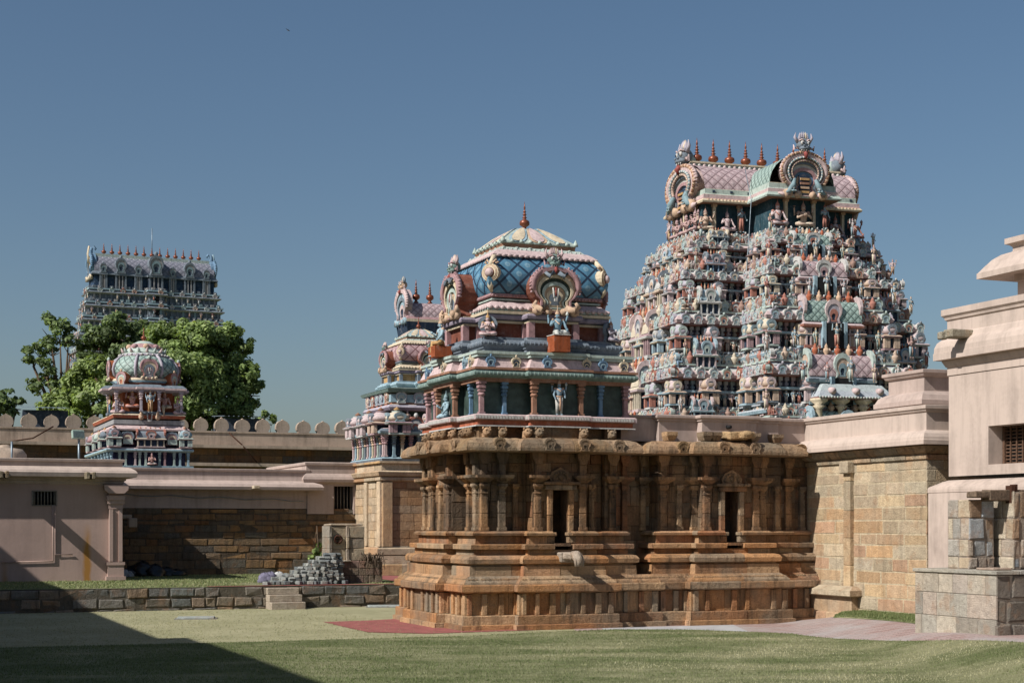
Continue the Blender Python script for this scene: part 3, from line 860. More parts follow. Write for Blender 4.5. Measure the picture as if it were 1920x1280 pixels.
for u_ in (3.86, 4.28): stone_pilaster(u_, .98, 0, .12)
def niche(uc, vf, parent=shrine):
    "door-like niche in the facade: reveal, jambs, lintel, carved pediment"
    mb = MB(TM(uc, vf, 0)); st = lambda: vary(rnd.choice(STONE), .12)
    w = .17
    mb.box(-w-.02, .30, 1.5, w+.02, .33, 2.8, hx('3a2c22'))
    for s in (-1, 1):
        mb.box(s*(w+.0)-.012, -.02, 1.6, s*(w+.0)+.012, .32, 2.76, hx('6a5240'))
        x0, x1 = (s*w, s*(w+.11)) if s > 0 else (s*(w+.11), s*w)
        mb.cbox(x0, -.09, 1.66, x1, .03, 2.2, st(), .01); mb.cbox(x0, -.09, 2.205, x1, .03, 2.70, st(), .01)
        mb.cbox(x0-.05, -.17, 1.80, x1+.05, .03, 1.87, st(), .012); mb.cbox(x0-.02, -.13, 1.66, x1+.02, .03, 1.795, st(), .01)
    mb.box(-w-.02, -.0, 2.72, w+.02, .32, 2.76, hx('5a4434'))
    mb.cbox(-w-.16, -.12, 2.70, w+.16, .03, 2.80, st(), .012); mb.cbox(-w-.22, -.17, 2.80, w+.22, .03, 2.86, st(), .012)
    c = st(); mb.prism([(-.22, 2.86), (.22, 2.86), (.24, 2.95), (.17, 3.06), (.08, 3.1), (0, 3.15), (-.08, 3.1), (-.17, 3.06), (-.24, 2.95)], -.07, .02, c)
    for k in range(9):
        a = math.pi*k/8; mb.ell((.15*math.cos(a), -.075, 2.91+.13*math.sin(a)), (.035, .03, .035), vary(c, .1), 6, 4)
    mb.ell((0, -.08, 2.95), (.06, .04, .07), vary(c, .1), 7, 5)
    mb.box(-w, -.2, 1.60, w, .3, 1.655, st())
    return build(mb, 'niche', M['stone_wall'], parent)
niche(v0+1.62, v0-.18)
niche(MU0+.87+.675, MV-.22)

# curved cornice with horseshoe carvings, and the lion blocks above -----------
kp = MB()
kp.courses(vW, KAPOTA, KAPST, bl=(.5, .8), jit=.01, gap=.006)
kp.courses(mP, dz(KAPOTA, .004), KAPST, bl=(.4, .75), jit=.012, gap=.007, edges=[0, 1, 2, 3, 4, 5, 6, len(mP)-1])
kp.courses(vW, [(0, 3.715), (.0, 3.93)], WALLST, bl=(.3, .6))
cornice = build(kp, 'cornice', M['stone'], shrine)
def kudu(u, v, rot):
    mb = MB(); c = vary(rnd.choice(KAPST), .12)
    nasi(mb, .25, .25, .28, [c, vary(c, .1), mixc(c, DARKST, .4)], small=True, centre=DARKST, r=rnd)
    m2 = MB(TM(u, v, 3.455, rot)); m2.merge(mb); return build(m2, 'carved_arch', M['stone'], cornice)
for off, dv in ((.28, 0), (1.25, -.18), (1.99, -.18), (2.82, 0)): kudu(v0+off, v0+dv-.415, 0)
for off, du in ((.3, 0), (1.3, -.18), (1.95, -.18)): kudu(v0+du-.415, v0+off, R(-90))
for off, dv in ((.36, 0), (1.18, -.22), (1.9, -.22), (2.55, 0), (3.2, .12)): kudu(MU0+off, MV+dv-.415, 0)
def lion_block(u, v, rot, knob=True):
    mb = MB(TM(u, v, 3.70, rot)); c = vary(rnd.choice(KAPST), .14)
    if knob:
        mb.cbox(-.06, -.05, 0, .06, .1, .16, vary(c, .1), .02); mb.ell((0, -.07, .11), (.085, .10, .095), c, 9, 7)
        for s in (-1, 1): mb.ell((s*.045, -.145, .15), (.022, .02, .022), c, 6, 4); mb.ell((s*.07, -.05, .185), (.025, .03, .035), c, 6, 4)
        mb.ell((0, -.15, .09), (.04, .04, .03), c, 6, 4)
    else:
        mb.add([(-.07, -.12, .03), (.07, -.12, .03), (.09, .12, .03), (-.09, .12, .03), (-.12, -.16, .13), (.12, -.16, .13), (.12, .12, .13), (-.12, .12, .13), (-.12, -.16, .2), (.12, -.16, .2), (.12, .12, .2), (-.12, .12, .2)],
               [(0, 1, 5, 4), (1, 2, 6, 5), (3, 0, 4, 7), (4, 5, 9, 8), (5, 6, 10, 9), (7, 4, 8, 11), (8, 9, 10, 11), (3, 2, 1, 0)], c)
    return build(mb, 'carved_block', M['stone'], shrine)
for off, dv in ((.12, -.06), (.45, -.06), (.95, -.12), (1.15, -.24), (2.1, -.24), (2.8, -.04)): lion_block(v0+off, v0+dv, 0)
for off, du in ((.2, -.06), (.5, -.06), (.95, -.12), (1.2, -.24), (1.65, -.24), (2.1, -.24), (2.8, -.05)): lion_block(v0+du, v0+off, R(-90))
for off, dv in ((.22, -.05), (.92, -.28), (1.12, -.28), (2.02, -.28), (2.7, -.05)): lion_block(MU0+off, MV+dv, 0, False)
mb = MB(TM(MU0+1.62, MV-.36, 3.72)); c = hx('a48a68')          # broken rain spout
mb.cbox(-.26, -.16, .02, .2, .2, .2, c, .03, .015); mb.cbox(-.05, -.3, .04, .28, .1, .18, vary(c), .03, .02); mb.ell((.1, -.2, .14), (.16, .16, .08), c, 8, 5)
build(mb, 'broken_spout', M['stone'], shrine)
# carved rain spout shaped like a bent trunk
mb = MB(TM(v0+1.66, v0-.18-.33, 1.32)); c = hx('a09283')
mb.cbox(-.15, -.42, .02, .13, .1, .16, c, .03, .01); mb.cbox(-.19, -.10, -.03, .17, .1, .17, vary(c, .06), .02, .01)
mb.tube([(-.01, -.30, .10), (-.01, -.44, .10), (-.01, -.53, .03), (-.01, -.545, -.1)], [.1, .105, .095, .08], c, 9, flat=1.0)
for s in (-1, 1): mb.tube([(s*.085-.01, -.3, .15), (s*.085-.01, -.46, .13), (s*.085-.01, -.57, .03), (s*.07-.01, -.585, -.1)], .02, vary(c, .1), 6)
build(mb, 'rain_spout', M['granite'], shrine)

# pink parapet above the long facade ----------------------------------------
pp = MB()
m3 = [(p[0], p[1]) for p in mP]
pp.sweep(offpoly(m3, -.04), [(0, 3.70), (0, 4.13), (.03, 4.135), (.03, 4.165), (.06, 4.18), (.075, 4.20), (.075, 4.245), (.04, 4.26)], PINK)
pp.box(3.72, .80, 3.72, 4.5, 3.0, 4.20, PINK); pp.box(3.74, .77, 4.203, 4.5, 3.0, 4.25, PINK)
parapet = build(pp, 'parapet', M['pink'], shrine)
mb = MB(); mb.tube([(MU0+1.5, MV-.30, 4.02), (MU0+1.5, MV-.1, 4.02)], .04, (.01, .01, .01), 8); build(mb, 'drain_hole', M['dark'], parapet)

# painted storey ---------------------------------------------------------------
APAT = frac(VL, [(0, 1.05, 0), (1.05, 2.19, .15), (2.19, 3.24, 0)])
pA = ratha(VU0, VU0, VU0+VL, VU0+VL, APAT)
mb = MB()
mb.sweep(pA, [(.09, 3.925), (.09, 3.95), (.05, 3.955), (.05, 4.04), (.06, 4.045), (.11, 4.06), (.11, 4.145), (.08, 4.165), (-.2, 4.165)],
         [C_['white'], C_['white'], C_['orange'], C_['brown'], C_['brown'], C_['pink'], C_['pink'], C_['slate']], cap_top=False)
O = offpoly(pA, .11)
for i in range(len(O)):
    A = Vector(O[i]); B = Vector(O[(i+1) % len(O)]); L = (B-A).length
    if L < .1: continue
    d = (B-A)/L; rot = math.atan2(d.y, d.x)
    for q in range(int(L/.062)):
        m2 = MB(TM(A.x+d.x*(q+.5)*.062, A.y+d.y*(q+.5)*.062, 0, rot)); m2.box(-.022, -.012, 4.075, .022, .02, 4.135, C_['white']); mb.merge(m2)
build(mb, 'storey_base', M['paint'], shrine)
mb = MB(); mb.sweep(pA, [(-.10, 4.16), (-.10, 4.82)], hx('24302c')); build(mb, 'dark_panel', M['dark_green'], shrine)
def col_part(u, v, w, c, c2=None, nm='pillar', z0=4.165, z1=4.80):
    m2 = MB(); pillar(m2, u, v, z0, z1, w, C_[c], C_[c2] if c2 else None); return build(m2, nm, M['paint'], shrine)
for off, dv, c in ((.07, .05, 'rose'), (.55, .06, 'blue'), (1.12, -.09, 'brown'), (2.12, -.09, 'brown'), (2.62, .06, 'blue'), (3.17, .05, 'rose')):
    col_part(v0+off, v0+dv, .10 if c != 'blue' else .085, c)
for off, du, c in ((.60, .06, 'blue'), (1.12, -.09, 'brown'), (2.12, -.09, 'brown'), (2.45, .06, 'rose'), (2.72, .06, 'rose'), (3.17, .05, 'rose')):
    col_part(v0+du, v0+off, .10 if c != 'blue' else .075, c)
mb = MB()
mb.sweep(pA, [(-.2, 4.80), (.02, 4.80), (.02, 4.865), (.04, 4.87), (.085, 4.885), (.125, 4.915), (.135, 4.955), (.12, 5.0), (.08, 5.02), (.13, 5.025), (.13, 5.07), (.09, 5.075), (.06, 5.14), (.015, 5.25), (.0, 5.255), (.0, 5.27), (.05, 5.275), (.05, 5.33), (.075, 5.335), (.075, 5.39), (-.4, 5.392)],
         [C_['brown'], C_['brown'], C_['rose'], C_['green'], C_['green'], C_['green'], C_['green'], C_['mint'], C_['dkgreen'], C_['brown'], C_['brown'], C_['pink'], C_['pink'], C_['pink'], C_['grey'], C_['grey'], C_['mint'], C_['grey'], C_['mint'], C_['grey']], cap_top=False)
O = offpoly(pA, .119)
for i in range(len(O)):                                # petals on the rounded moulding
    A = Vector(O[i]); B = Vector(O[(i+1) % len(O)]); L = (B-A).length
    if L < .15: continue
    d = (B-A)/L; rot = math.atan2(d.y, d.x)
    for q in range(int(L/.085)):
        m2 = MB(TM(A.x+d.x*(q+.5)*.085, A.y+d.y*(q+.5)*.085, 4.95, rot)); m2.ell((0, 0, 0), (.036, .02, .04), mixc(C_['green'], C_['mint'], .35 if q % 2 else .12), 6, 4); mb.merge(m2)
scor = build(mb, 'painted_cornice', M['paint'], shrine)
def mini_gable(u, v, rot, c, z=5.085):
    m2 = MB(); nasi(m2, .2, .2, .07, [C_[c], vary(C_[c], .15), C_['navy'] if c != 'blue' else C_['sky'], C_[c]], small=True)
    m2.ell((0, .0, .215), (.025, .02, .03), C_[c], 6, 4)
    m3_ = MB(TM(u, v, z, rot)); m3_.merge(m2); return build(m3_, 'small_gable', M['paint'], scor)
for off, dv, c in ((.22, 0, 'blue'), (.75, 0, 'cream'), (1.35, -.15, 'blue'), (2.2, -.13, 'cream'), (2.62, 0, 'blue'), (3.08, 0, 'cream')): mini_gable(v0+off, v0+dv-.085, 0, c)
for off, du, c in ((.25, 0, 'cream'), (.6, 0, 'sky'), (1.45, -.15, 'cream'), (2.3, -.08, 'sky'), (2.9, 0, 'blue')): mini_gable(v0+du-.085, v0+off, R(-90), c)

# neck, curved roof and finial -- shared by the shrines ------------------------------
def crown_roof(parent, cx, cy, S, z0, tile, pal, mark=True, gables='flbr', medal=True):
    """from the base moulding of the neck (z0) to the finial; S scales the main shrine's sizes.
    pal: base, neck, cornice, line, step, scallop, roof_trim, lotus"""
    Z = lambda z: z0+(z-5.39)*S
    pr = lambda p: [(o*S, Z(z)) for o, z in p]
    def sq(h, w, o):
        h *= S; w *= S; o *= S
        L = 2*h
        return ratha(cx-h, cy-h, cx+h, cy+h, frac(L, [(0, h-w, 0), (h-w, h+w, o), (h+w, L, 0)]))
    k = lambda n: C_[pal[n]]
    mb = MB()
    mb.sweep(sq(1.44, .62, .17), pr([(0, 5.385), (0, 5.46), (.03, 5.465), (.03, 5.49), (.07, 5.52), (.085, 5.57), (.06, 5.62), (.0, 5.64), (-.03, 5.65), (-.03, 5.70), (-.35, 5.705)]), [k('base')]*10, cap_top=False)
    O = offpoly(sq(1.44, .62, .17), .07*S)
    for i in range(len(O)):
        A = Vector(O[i]); B = Vector(O[(i+1) % len(O)]); L = (B-A).length
        if L < .1: continue
        d = (B-A)/L; rot = math.atan2(d.y, d.x); st = .09*S
        for q in range(int(L/st)):
            m2 = MB(TM(A.x+d.x*(q+.5)*st, A.y+d.y*(q+.5)*st, Z(5.56), rot)); m2.ell((0, 0, 0), (.036*S, .02*S, .04*S), vary(k('base'), .12), 6, 4); mb.merge(m2)
    build(mb, 'neck_base', M['paint'], parent)
    mb = MB(); nk = sq(1.21, .5, .3); mb.sweep(nk, pr([(-.05, 5.69), (-.05, 6.03)]), k('neck'))
    build(mb, 'neck', M['paint'], parent)
    for p in offpoly(nk, -.02*S):
        if True:
            m2 = MB(); m2.box(p[0]-.065*S, p[1]-.065*S, Z(5.70), p[0]+.065*S, p[1]+.065*S, Z(6.0), k('post')); build(m2, 'neck_post', M['paint'], parent)
    mb = MB()
    mb.sweep(nk, pr([(-.1, 6.0), (.03, 6.0), (.03, 6.045), (.06, 6.05), (.06, 6.06), (.09, 6.075), (.10, 6.12), (.08, 6.165), (.02, 6.17), (.02, 6.19), (-.3, 6.2)]),
             [k('line'), k('line'), C_['navy'], C_['navy'], k('cornice'), k('cornice'), k('cornice'), C_['navy'], k('line'), k('line')], cap_top=False)
    h2 = sq(1.21, .5, .0)
    mb.sweep(h2, pr([(.0, 6.17), (.12, 6.175), (.125, 6.23), (.10, 6.245), (.10, 6.285), (.115, 6.29), (.10, 6.32), (.0, 6.40), (-.03, 6.43), (-.08, 6.435), (-.08, 6.45), (-.03, 6.46), (-.03, 6.49), (-.07, 6.495), (-.07, 6.515), (-.02, 6.52), (.0, 6.55), (.0, 6.585), (-.04, 6.60)]),
             [k('step'), k('line'), C_['dkgreen'], k('step'), k('scallop'), k('scallop'), k('scallop'), k('scallop'), C_['dkgreen'], C_['dkgreen'], k('step'), k('step'), C_['dkgreen'], C_['dkgreen'], k('scallop2'), k('scallop2'), k('scallop2'), C_['navy']])
    for (off, z, st, rr, cc) in ((.115, 6.295, .13, .045, 'scallop'), (.0, 6.545, .075, .026, 'scallop2')):
        O = offpoly(h2, off*S)
        for i in range(len(O)):
            A = Vector(O[i]); B = Vector(O[(i+1) % len(O)]); L = (B-A).length
            if L < .1: continue
            d = (B-A)/L; rot = math.atan2(d.y, d.x); s_ = st*S
            for q in range(int(L/s_)):
                m2 = MB(TM(A.x+d.x*(q+.5)*s_, A.y+d.y*(q+.5)*s_, Z(z), rot)); m2.ell((0, 0, 0), (rr*S*1.2, rr*S*.5, rr*S), k(cc), 6, 4); mb.merge(m2)
    build(mb, 'roof_cornice', M['paint'], parent)
    prof = [(1.19, 6.59), (1.245, 6.66), (1.285, 6.75), (1.30, 6.86), (1.285, 6.97), (1.25, 7.08), (1.19, 7.19), (1.12, 7.29), (1.04, 7.38)]
    square_dome(parent, cx, cy, [(h*S, Z(z)) for h, z in prof], tile)
    mb = MB(); one = rect(cx-.001, cy-.001, cx+.001, cy+.001)
    mb.sweep(one, pr([(1.0, 7.345), (1.135, 7.35), (1.14, 7.38), (1.06, 7.45), (.98, 7.50), (.93, 7.515), (.91, 7.54), (.86, 7.58), (.83, 7.585), (.79, 7.59), (.79, 7.645), (.80, 7.65), (.80, 7.67), (.6, 7.68)]),
             [k('scallop')]*5+[k('step')]*4+[C_['brown']]*4, cap_top=True)
    for face in range(4):
        rot = face*math.pi/2
        for q in range(18):
            x = (-1.08+2.16*(q+.5)/18)*S
            m2 = MB(TM(cx, cy, 0, rot)); m2.ell((x, -1.135*S, Z(7.36)), (.055*S, .02*S, .035*S), k('scallop'), 6, 4)
            if q % 3 == 0: m2.ell((x*.8, -.89*S, Z(7.56)), (.05*S, .025*S, .03*S), k('step'), 6, 4)
            m2.ell((x*.83, -.915*S, Z(7.535)), (.02*S, .02*S, .02*S), C_['white'], 5, 4)
            mb.merge(m2)
    build(mb, 'roof_rim', M['paint'], parent)
    # lotus cap
    mb = MB(); lp = [(.79, 7.67), (.82, 7.685), (.81, 7.715), (.71, 7.79), (.56, 7.90), (.40, 8.01), (.26, 8.085), (.17, 8.10)]
    mb.sweep(one, pr(lp), [k('lotus')]*7)
    def at(t, s):
        s = max(0, min(.999, s))*(len(lp)-2)+1; i = int(s); f = s-i
        h = lp[i][0]*(1-f)+lp[min(i+1, len(lp)-1)][0]*f; z = lp[i][1]*(1-f)+lp[min(i+1, len(lp)-1)][1]*f
        return (t*h*S, -(h+.012)*S, Z(z+.012))
    for face in range(4):
        mm = TM(cx, cy, 0, face*math.pi/2); fb = MB()
        for tc, cc in ((-.62, 'sky'), (0, 'sand'), (.62, 'sky')):
            for (sx_, ss, lift, col) in ((.30, .44, 0, cc), (.22, .34, .008, 'pink' if tc == 0 else 'cream')):
                pts = [at(tc+sx_*math.cos(a), .50+ss*math.sin(a)) for a in [2*math.pi*q/16 for q in range(16)]]
                ctr = at(tc, .5)
                pts = [(p[0], p[1]-lift*S, p[2]+lift*S) for p in pts]+[(ctr[0], ctr[1]-lift*S-.006*S, ctr[2]+lift*S+.01*S)]
                fb.add(pts, [(q, (q+1) % 16, 16) for q in range(16)], C_[col])
        for q in range(9):
            t = -1+2*q/8
            fb.lathe([(.06*S, 0), (.05*S, .04*S), (.005*S, (.13 if q in (0, 8) else .08)*S)], 5, [k('lotus'), C_['mint']][q % 2], (t*.80*S, -.80*S, Z(7.69)))
        mb.merge(fb, mm)
    build(mb, 'lotus_cap', M['paint'], parent)
    mb = MB(TM(cx, cy, Z(8.10))); kalasam(mb, .105*S, .60*S, hx('8a4a2e'), 14); build(mb, 'finial', M['copper'], parent)
    if medal:
        for sx_, sy_ in ((-1, -1), (1, -1), (-1, 1), (1, 1)):
            rot = math.atan2(sy_, sx_)+math.pi/2
            m2 = MB(TM(cx+sx_*1.225*S, cy+sy_*1.225*S, Z(6.98), rot, S*.95))
            for (rr, y, c) in ((.19, -.03, 'cream'), (.165, -.045, 'sand'), (.14, -.06, 'cream'), (.105, -.075, 'brick'), (.09, -.09, 'pink')):
                m2.tube([(0, y, 0), (0, .15, 0)], rr, C_[c], 16, smooth=False)
            m2.ell((0, -.09, 0), (.085, .05, .085), C_['pink'], 10, 6)
            m2.tube([(0, -.02, .15), (0, .06, .25), (0, .2, .38)], [.045, .05, .06], C_['cream'], 8)
            for s in (-1, 1): m2.tube([(s*.03, .02, .2), (s*.1, .06, .28), (s*.15, .06, .22), (s*.1, .03, .2)], .022, C_['sand'], 6)
            m2.tube([(0, -.03, -.16), (0, .0, -.27), (0, .05, -.39)], [.05, .07, .03], C_['cream'], 8)
            build(m2, 'medallion', M['paint'], parent)
    for g in gables:
        rot = {'f': 0, 'l': R(-90), 'b': R(180), 'r': R(90)}[g]
        R0 = 1.60*S
        g0 = MB(); nasi(g0, .98*S, .92*S, .62*S, [C_['rose'], C_['sand'], C_['cream'], C_['dkgreen'], C_['mint'], C_['sand'], C_['cream']], mark=mark, centre=C_['slate'], body=C_['brick'])
        for s in (-1, 1):
            g0.tube([(s*.2*S, -.05*S, .1*S), (s*.36*S, -.08*S, .05*S), (s*.48*S, -.05*S, .14*S), (s*.42*S, -.05*S, .22*S)], [.07*S, .075*S, .06*S, .03*S], C_['sand'], 8)
            g0.tube([(s*.05*S, -.06*S, .80*S), (s*.16*S, -.08*S, .72*S), (s*.24*S, -.06*S, .80*S)], [.05*S, .05*S, .03*S], C_['slate'], 7)
        m2 = MB(TM(cx, cy, Z(6.19), rot) @ TM(0, -R0, 0)); m2.merge(g0)
        gb = build(m2, 'gable', M['paint'], parent)
        f0 = MB(); lionface(f0, .40*S)
        m2 = MB(TM(cx, cy, Z(7.05), rot) @ TM(0, -R0+.06*S, 0)); m2.merge(f0); build(m2, 'guardian_mask', M['paint'], gb)
MAIN_PAL = dict(base='slate', neck='brick', post='rose', cornice='mauve', line='cream', step='mint', scallop='pink', scallop2='rose', lotus='mint')
crown_roof(shrine, 2.17, 2.17, 1.0, 5.39, M['tile_blue'], MAIN_PAL)

# statues -------------------------------------------------------------------------------
def statue(u, v, z, rot, h, parent=shrine, back=None, label=None, **k):
    mb = MB(TM(u, v, z, rot, h)); figure(mb, n=9, **k)
    if back:
        g = MB(); nasi(g, .74, .8, .06, [C_[back], C_['slate'], C_[back]], small=True); mb.merge(g, TM(0, .12, .0))
    return build(mb, 'statue', M['paint'], parent, label=label)
WH = hx('b4b2ac'); BL = hx('8298a6')
statue(v0+1.62, v0-.17, 4.165, 0, .70, pose='stand', skin=BL, cloth=WH, crown=hx('b49078'), arms=4, hands='down', label='pale standing statue with four arms between the brown pillars')
mb = MB(); mb.box(v0+1.62-.19, v0-.38, 5.40, v0+1.62+.15, v0-.02, 5.72, hx('8f4c2e')); mb.box(v0+1.62-.2, v0-.39, 5.72, v0+1.62+.16, v0-.02, 5.735, C_['white']); build(mb, 'statue_pedestal', M['paint'], shrine)
statue(v0+1.60, v0-.14, 5.735, 0, .60, pose='seat', skin=hx('6f8a98'), cloth=hx('b8bab4'), crown=C_['sand'], arms=4, hands='bless', label='blue-skinned seated statue with four arms on an orange pedestal')
statue(v0+.27, v0+.22, 5.705, R(-20), .52, pose='lotus', skin=C_['pink'], cloth=C_['rose'], crown=C_['gold'], hands='fold', back='slate', label='pink winged statue sitting cross-legged with folded hands')
statue(v0+2.95, v0+.26, 5.705, R(35), .50, pose='lotus', skin=C_['lilac'], cloth=C_['mauve'], crown=C_['brown'], hands='fold', back='slate')
mb = MB(); mb.box(v0-.42, v0+1.4, 5.40, v0-.05, v0+1.8, 5.62, hx('8f4c2e')); build(mb, 'statue_pedestal', M['paint'], shrine)
statue(v0-.22, v0+1.6, 5.63, R(-90), .66, pose='seat', skin=C_['sky'], cloth=C_['gold'], crown=C_['sand'], hands='bless', label='sky-blue statue in a yellow cloth, seated above the left face')
mb = MB(TM(v0-.10, v0+1.62, 4.165, R(-90), .62)); figure(mb, 'lotus', C_['sky'], C_['sky'], C_['teal'], 2, 8, hands='bless')
mb.tube([(.0, .16, 0), (.05, .2, .5), (.02, .18, .98)], [.3, .33, .05], C_['white'], 9, flat=.35); build(mb, 'statue', M['paint'], shrine, label='pale statue under a white shell-shaped hood')
# ------------------------------------------------------------------ the great gateway tower
GT = R(17.5)
GX, GY = 9.36, 60.0
gop = thing('gateway_tower', 'tall tapering gateway tower crowded with pastel statues, right of the main shrine', 'temple tower', (GX, GY, 0), GT)
gr = random.Random(5)
FIG = []
def pl_(n): return mixc(C_[n], PALE, .18)
for i in range(26):
    mb = MB(); pose = 'stand' if i < 17 else ('lotus' if i < 22 else 'seat')
    figure(mb, pose, pl_(gr.choice(['skin', 'skinb', 'sky', 'pink', 'teal', 'white', 'sand', 'slate', 'skin', 'orange', 'mint'])), pl_(gr.choice(['cream', 'orange', 'white', 'teal', 'mint', 'rose', 'gold', 'blue', 'green'])),
           pl_(gr.choice(['gold', 'orange', 'sand', 'brown', 'rose', 'teal'])), 4 if gr.random() < .3 else 2, 5, gr)
    FIG.append(mb)
KUT = []
for i in range(8):
    mb = MB(); kuta(mb, 1.0, 1.75, gr, 8, (pick(gr), pick(gr), pl_(['pink', 'mint', 'cream', 'pink', 'slate', 'pink', 'sand', 'lilac'][i]))); KUT.append(mb)
NAS = []
for i in range(12):
    mb = MB(); a, b = pick(gr), pick(gr)
    nasi(mb, 1.0, 1.05, .35, [a, b, pick(gr), a], small=True, centre=C_[gr.choice(['navy', 'dkgreen', 'teal', 'brick'])]); mb.ell((0, -.05, 1.08), (.14, .12, .16), pick(gr), 6, 4); NAS.append(mb)
POTS = []
for i in range(4):
    mb = MB(); pot(mb, .5, 1.6, pl_(['sand', 'orange', 'brown', 'cream'][i]), (0, 0, 0), 8); POTS.append(mb)
def protos(lst, nm): return [mesh_of(m, nm) for m in lst]

class Crowd:
    "collects repeated ornament; the largest ones become parts of their own, the rest one mesh"
    def __init__(s, parent, mat): s.d = {}; s.parent = parent; s.mat = mat
    def add(s, name, lst, i, Mx, size): s.d.setdefault(name, []).append((size, lst, i, Mx))
    def flush(s, cap=100, restname='{} far_row'):
        cache = {}
        for name, items in s.d.items():
            items.sort(key=lambda t: -t[0])
            rest = MB()
            for k, (size, lst, i, Mx) in enumerate(items):
                if k < cap:
                    key = (id(lst), i)
                    if key not in cache:
                        cache[key] = mesh_of(lst[i], name); cache[key].materials.append(s.mat)
                    place(cache[key], name, Mx, s.parent)
                else: rest.merge(lst[i], Mx)
            if rest.v:
                o = build(rest, 'small_'+name+'_cluster', s.mat, s.parent); o['kind'] = 'stuff'

cw = Crowd(gop, M['paint'])
def gplan(W, D, Wb, pb, sb=.0):
    "plan with a bay in front (and back), centred on the origin"
    w, d, b = W/2, D/2, Wb/2
    return [(-w, -d), (-b, -d), (-b, -d-pb), (b, -d-pb), (b, -d), (w, -d), (w, d), (b, d), (b, d+pb), (-b, d+pb), (-b, d), (-w, d)]
VIS = [0, 1, 2, 3, 4, 11, 5]      # edges worth decorating
TIERS = [  # z, W, D, Wb, pb
    (2.0, 11.6, 8.6, 5.9, 2.3), (4.3, 11.0, 7.9, 5.7, 2.25), (6.0, 10.3, 7.2, 5.3, 2.2), (7.97, 9.5, 6.3, 4.7, 2.05), (9.87, 8.5, 5.3, 3.9, 1.9), (11.30, 7.5, 4.1, 3.1, 1.75), (12.35, 6.8, 3.4, 2.6, 1.6)]
led = MB(); body = MB(); pils = MB(); dark = MB()
def along(poly, i, off):
    O = offpoly(poly, off); A = Vector(O[i]); B = Vector(O[(i+1) % len(O)]); L = (B-A).length
    d = (B-A)/L if L else Vector((1, 0)); return A, B, d, L, math.atan2(d.y, d.x)
def scatter(poly, i, off, z, step, fn, jitter=.15, ends=.5):
    A, B, d, L, rot = along(poly, i, off)
    n = max(1, int(round(L/step)))
    for q in range(n):
        s = L*(q+.5)/n + gr.uniform(-jitter, jitter)*step
        fn(A.x+d.x*s, A.y+d.y*s, z, rot, q, n)
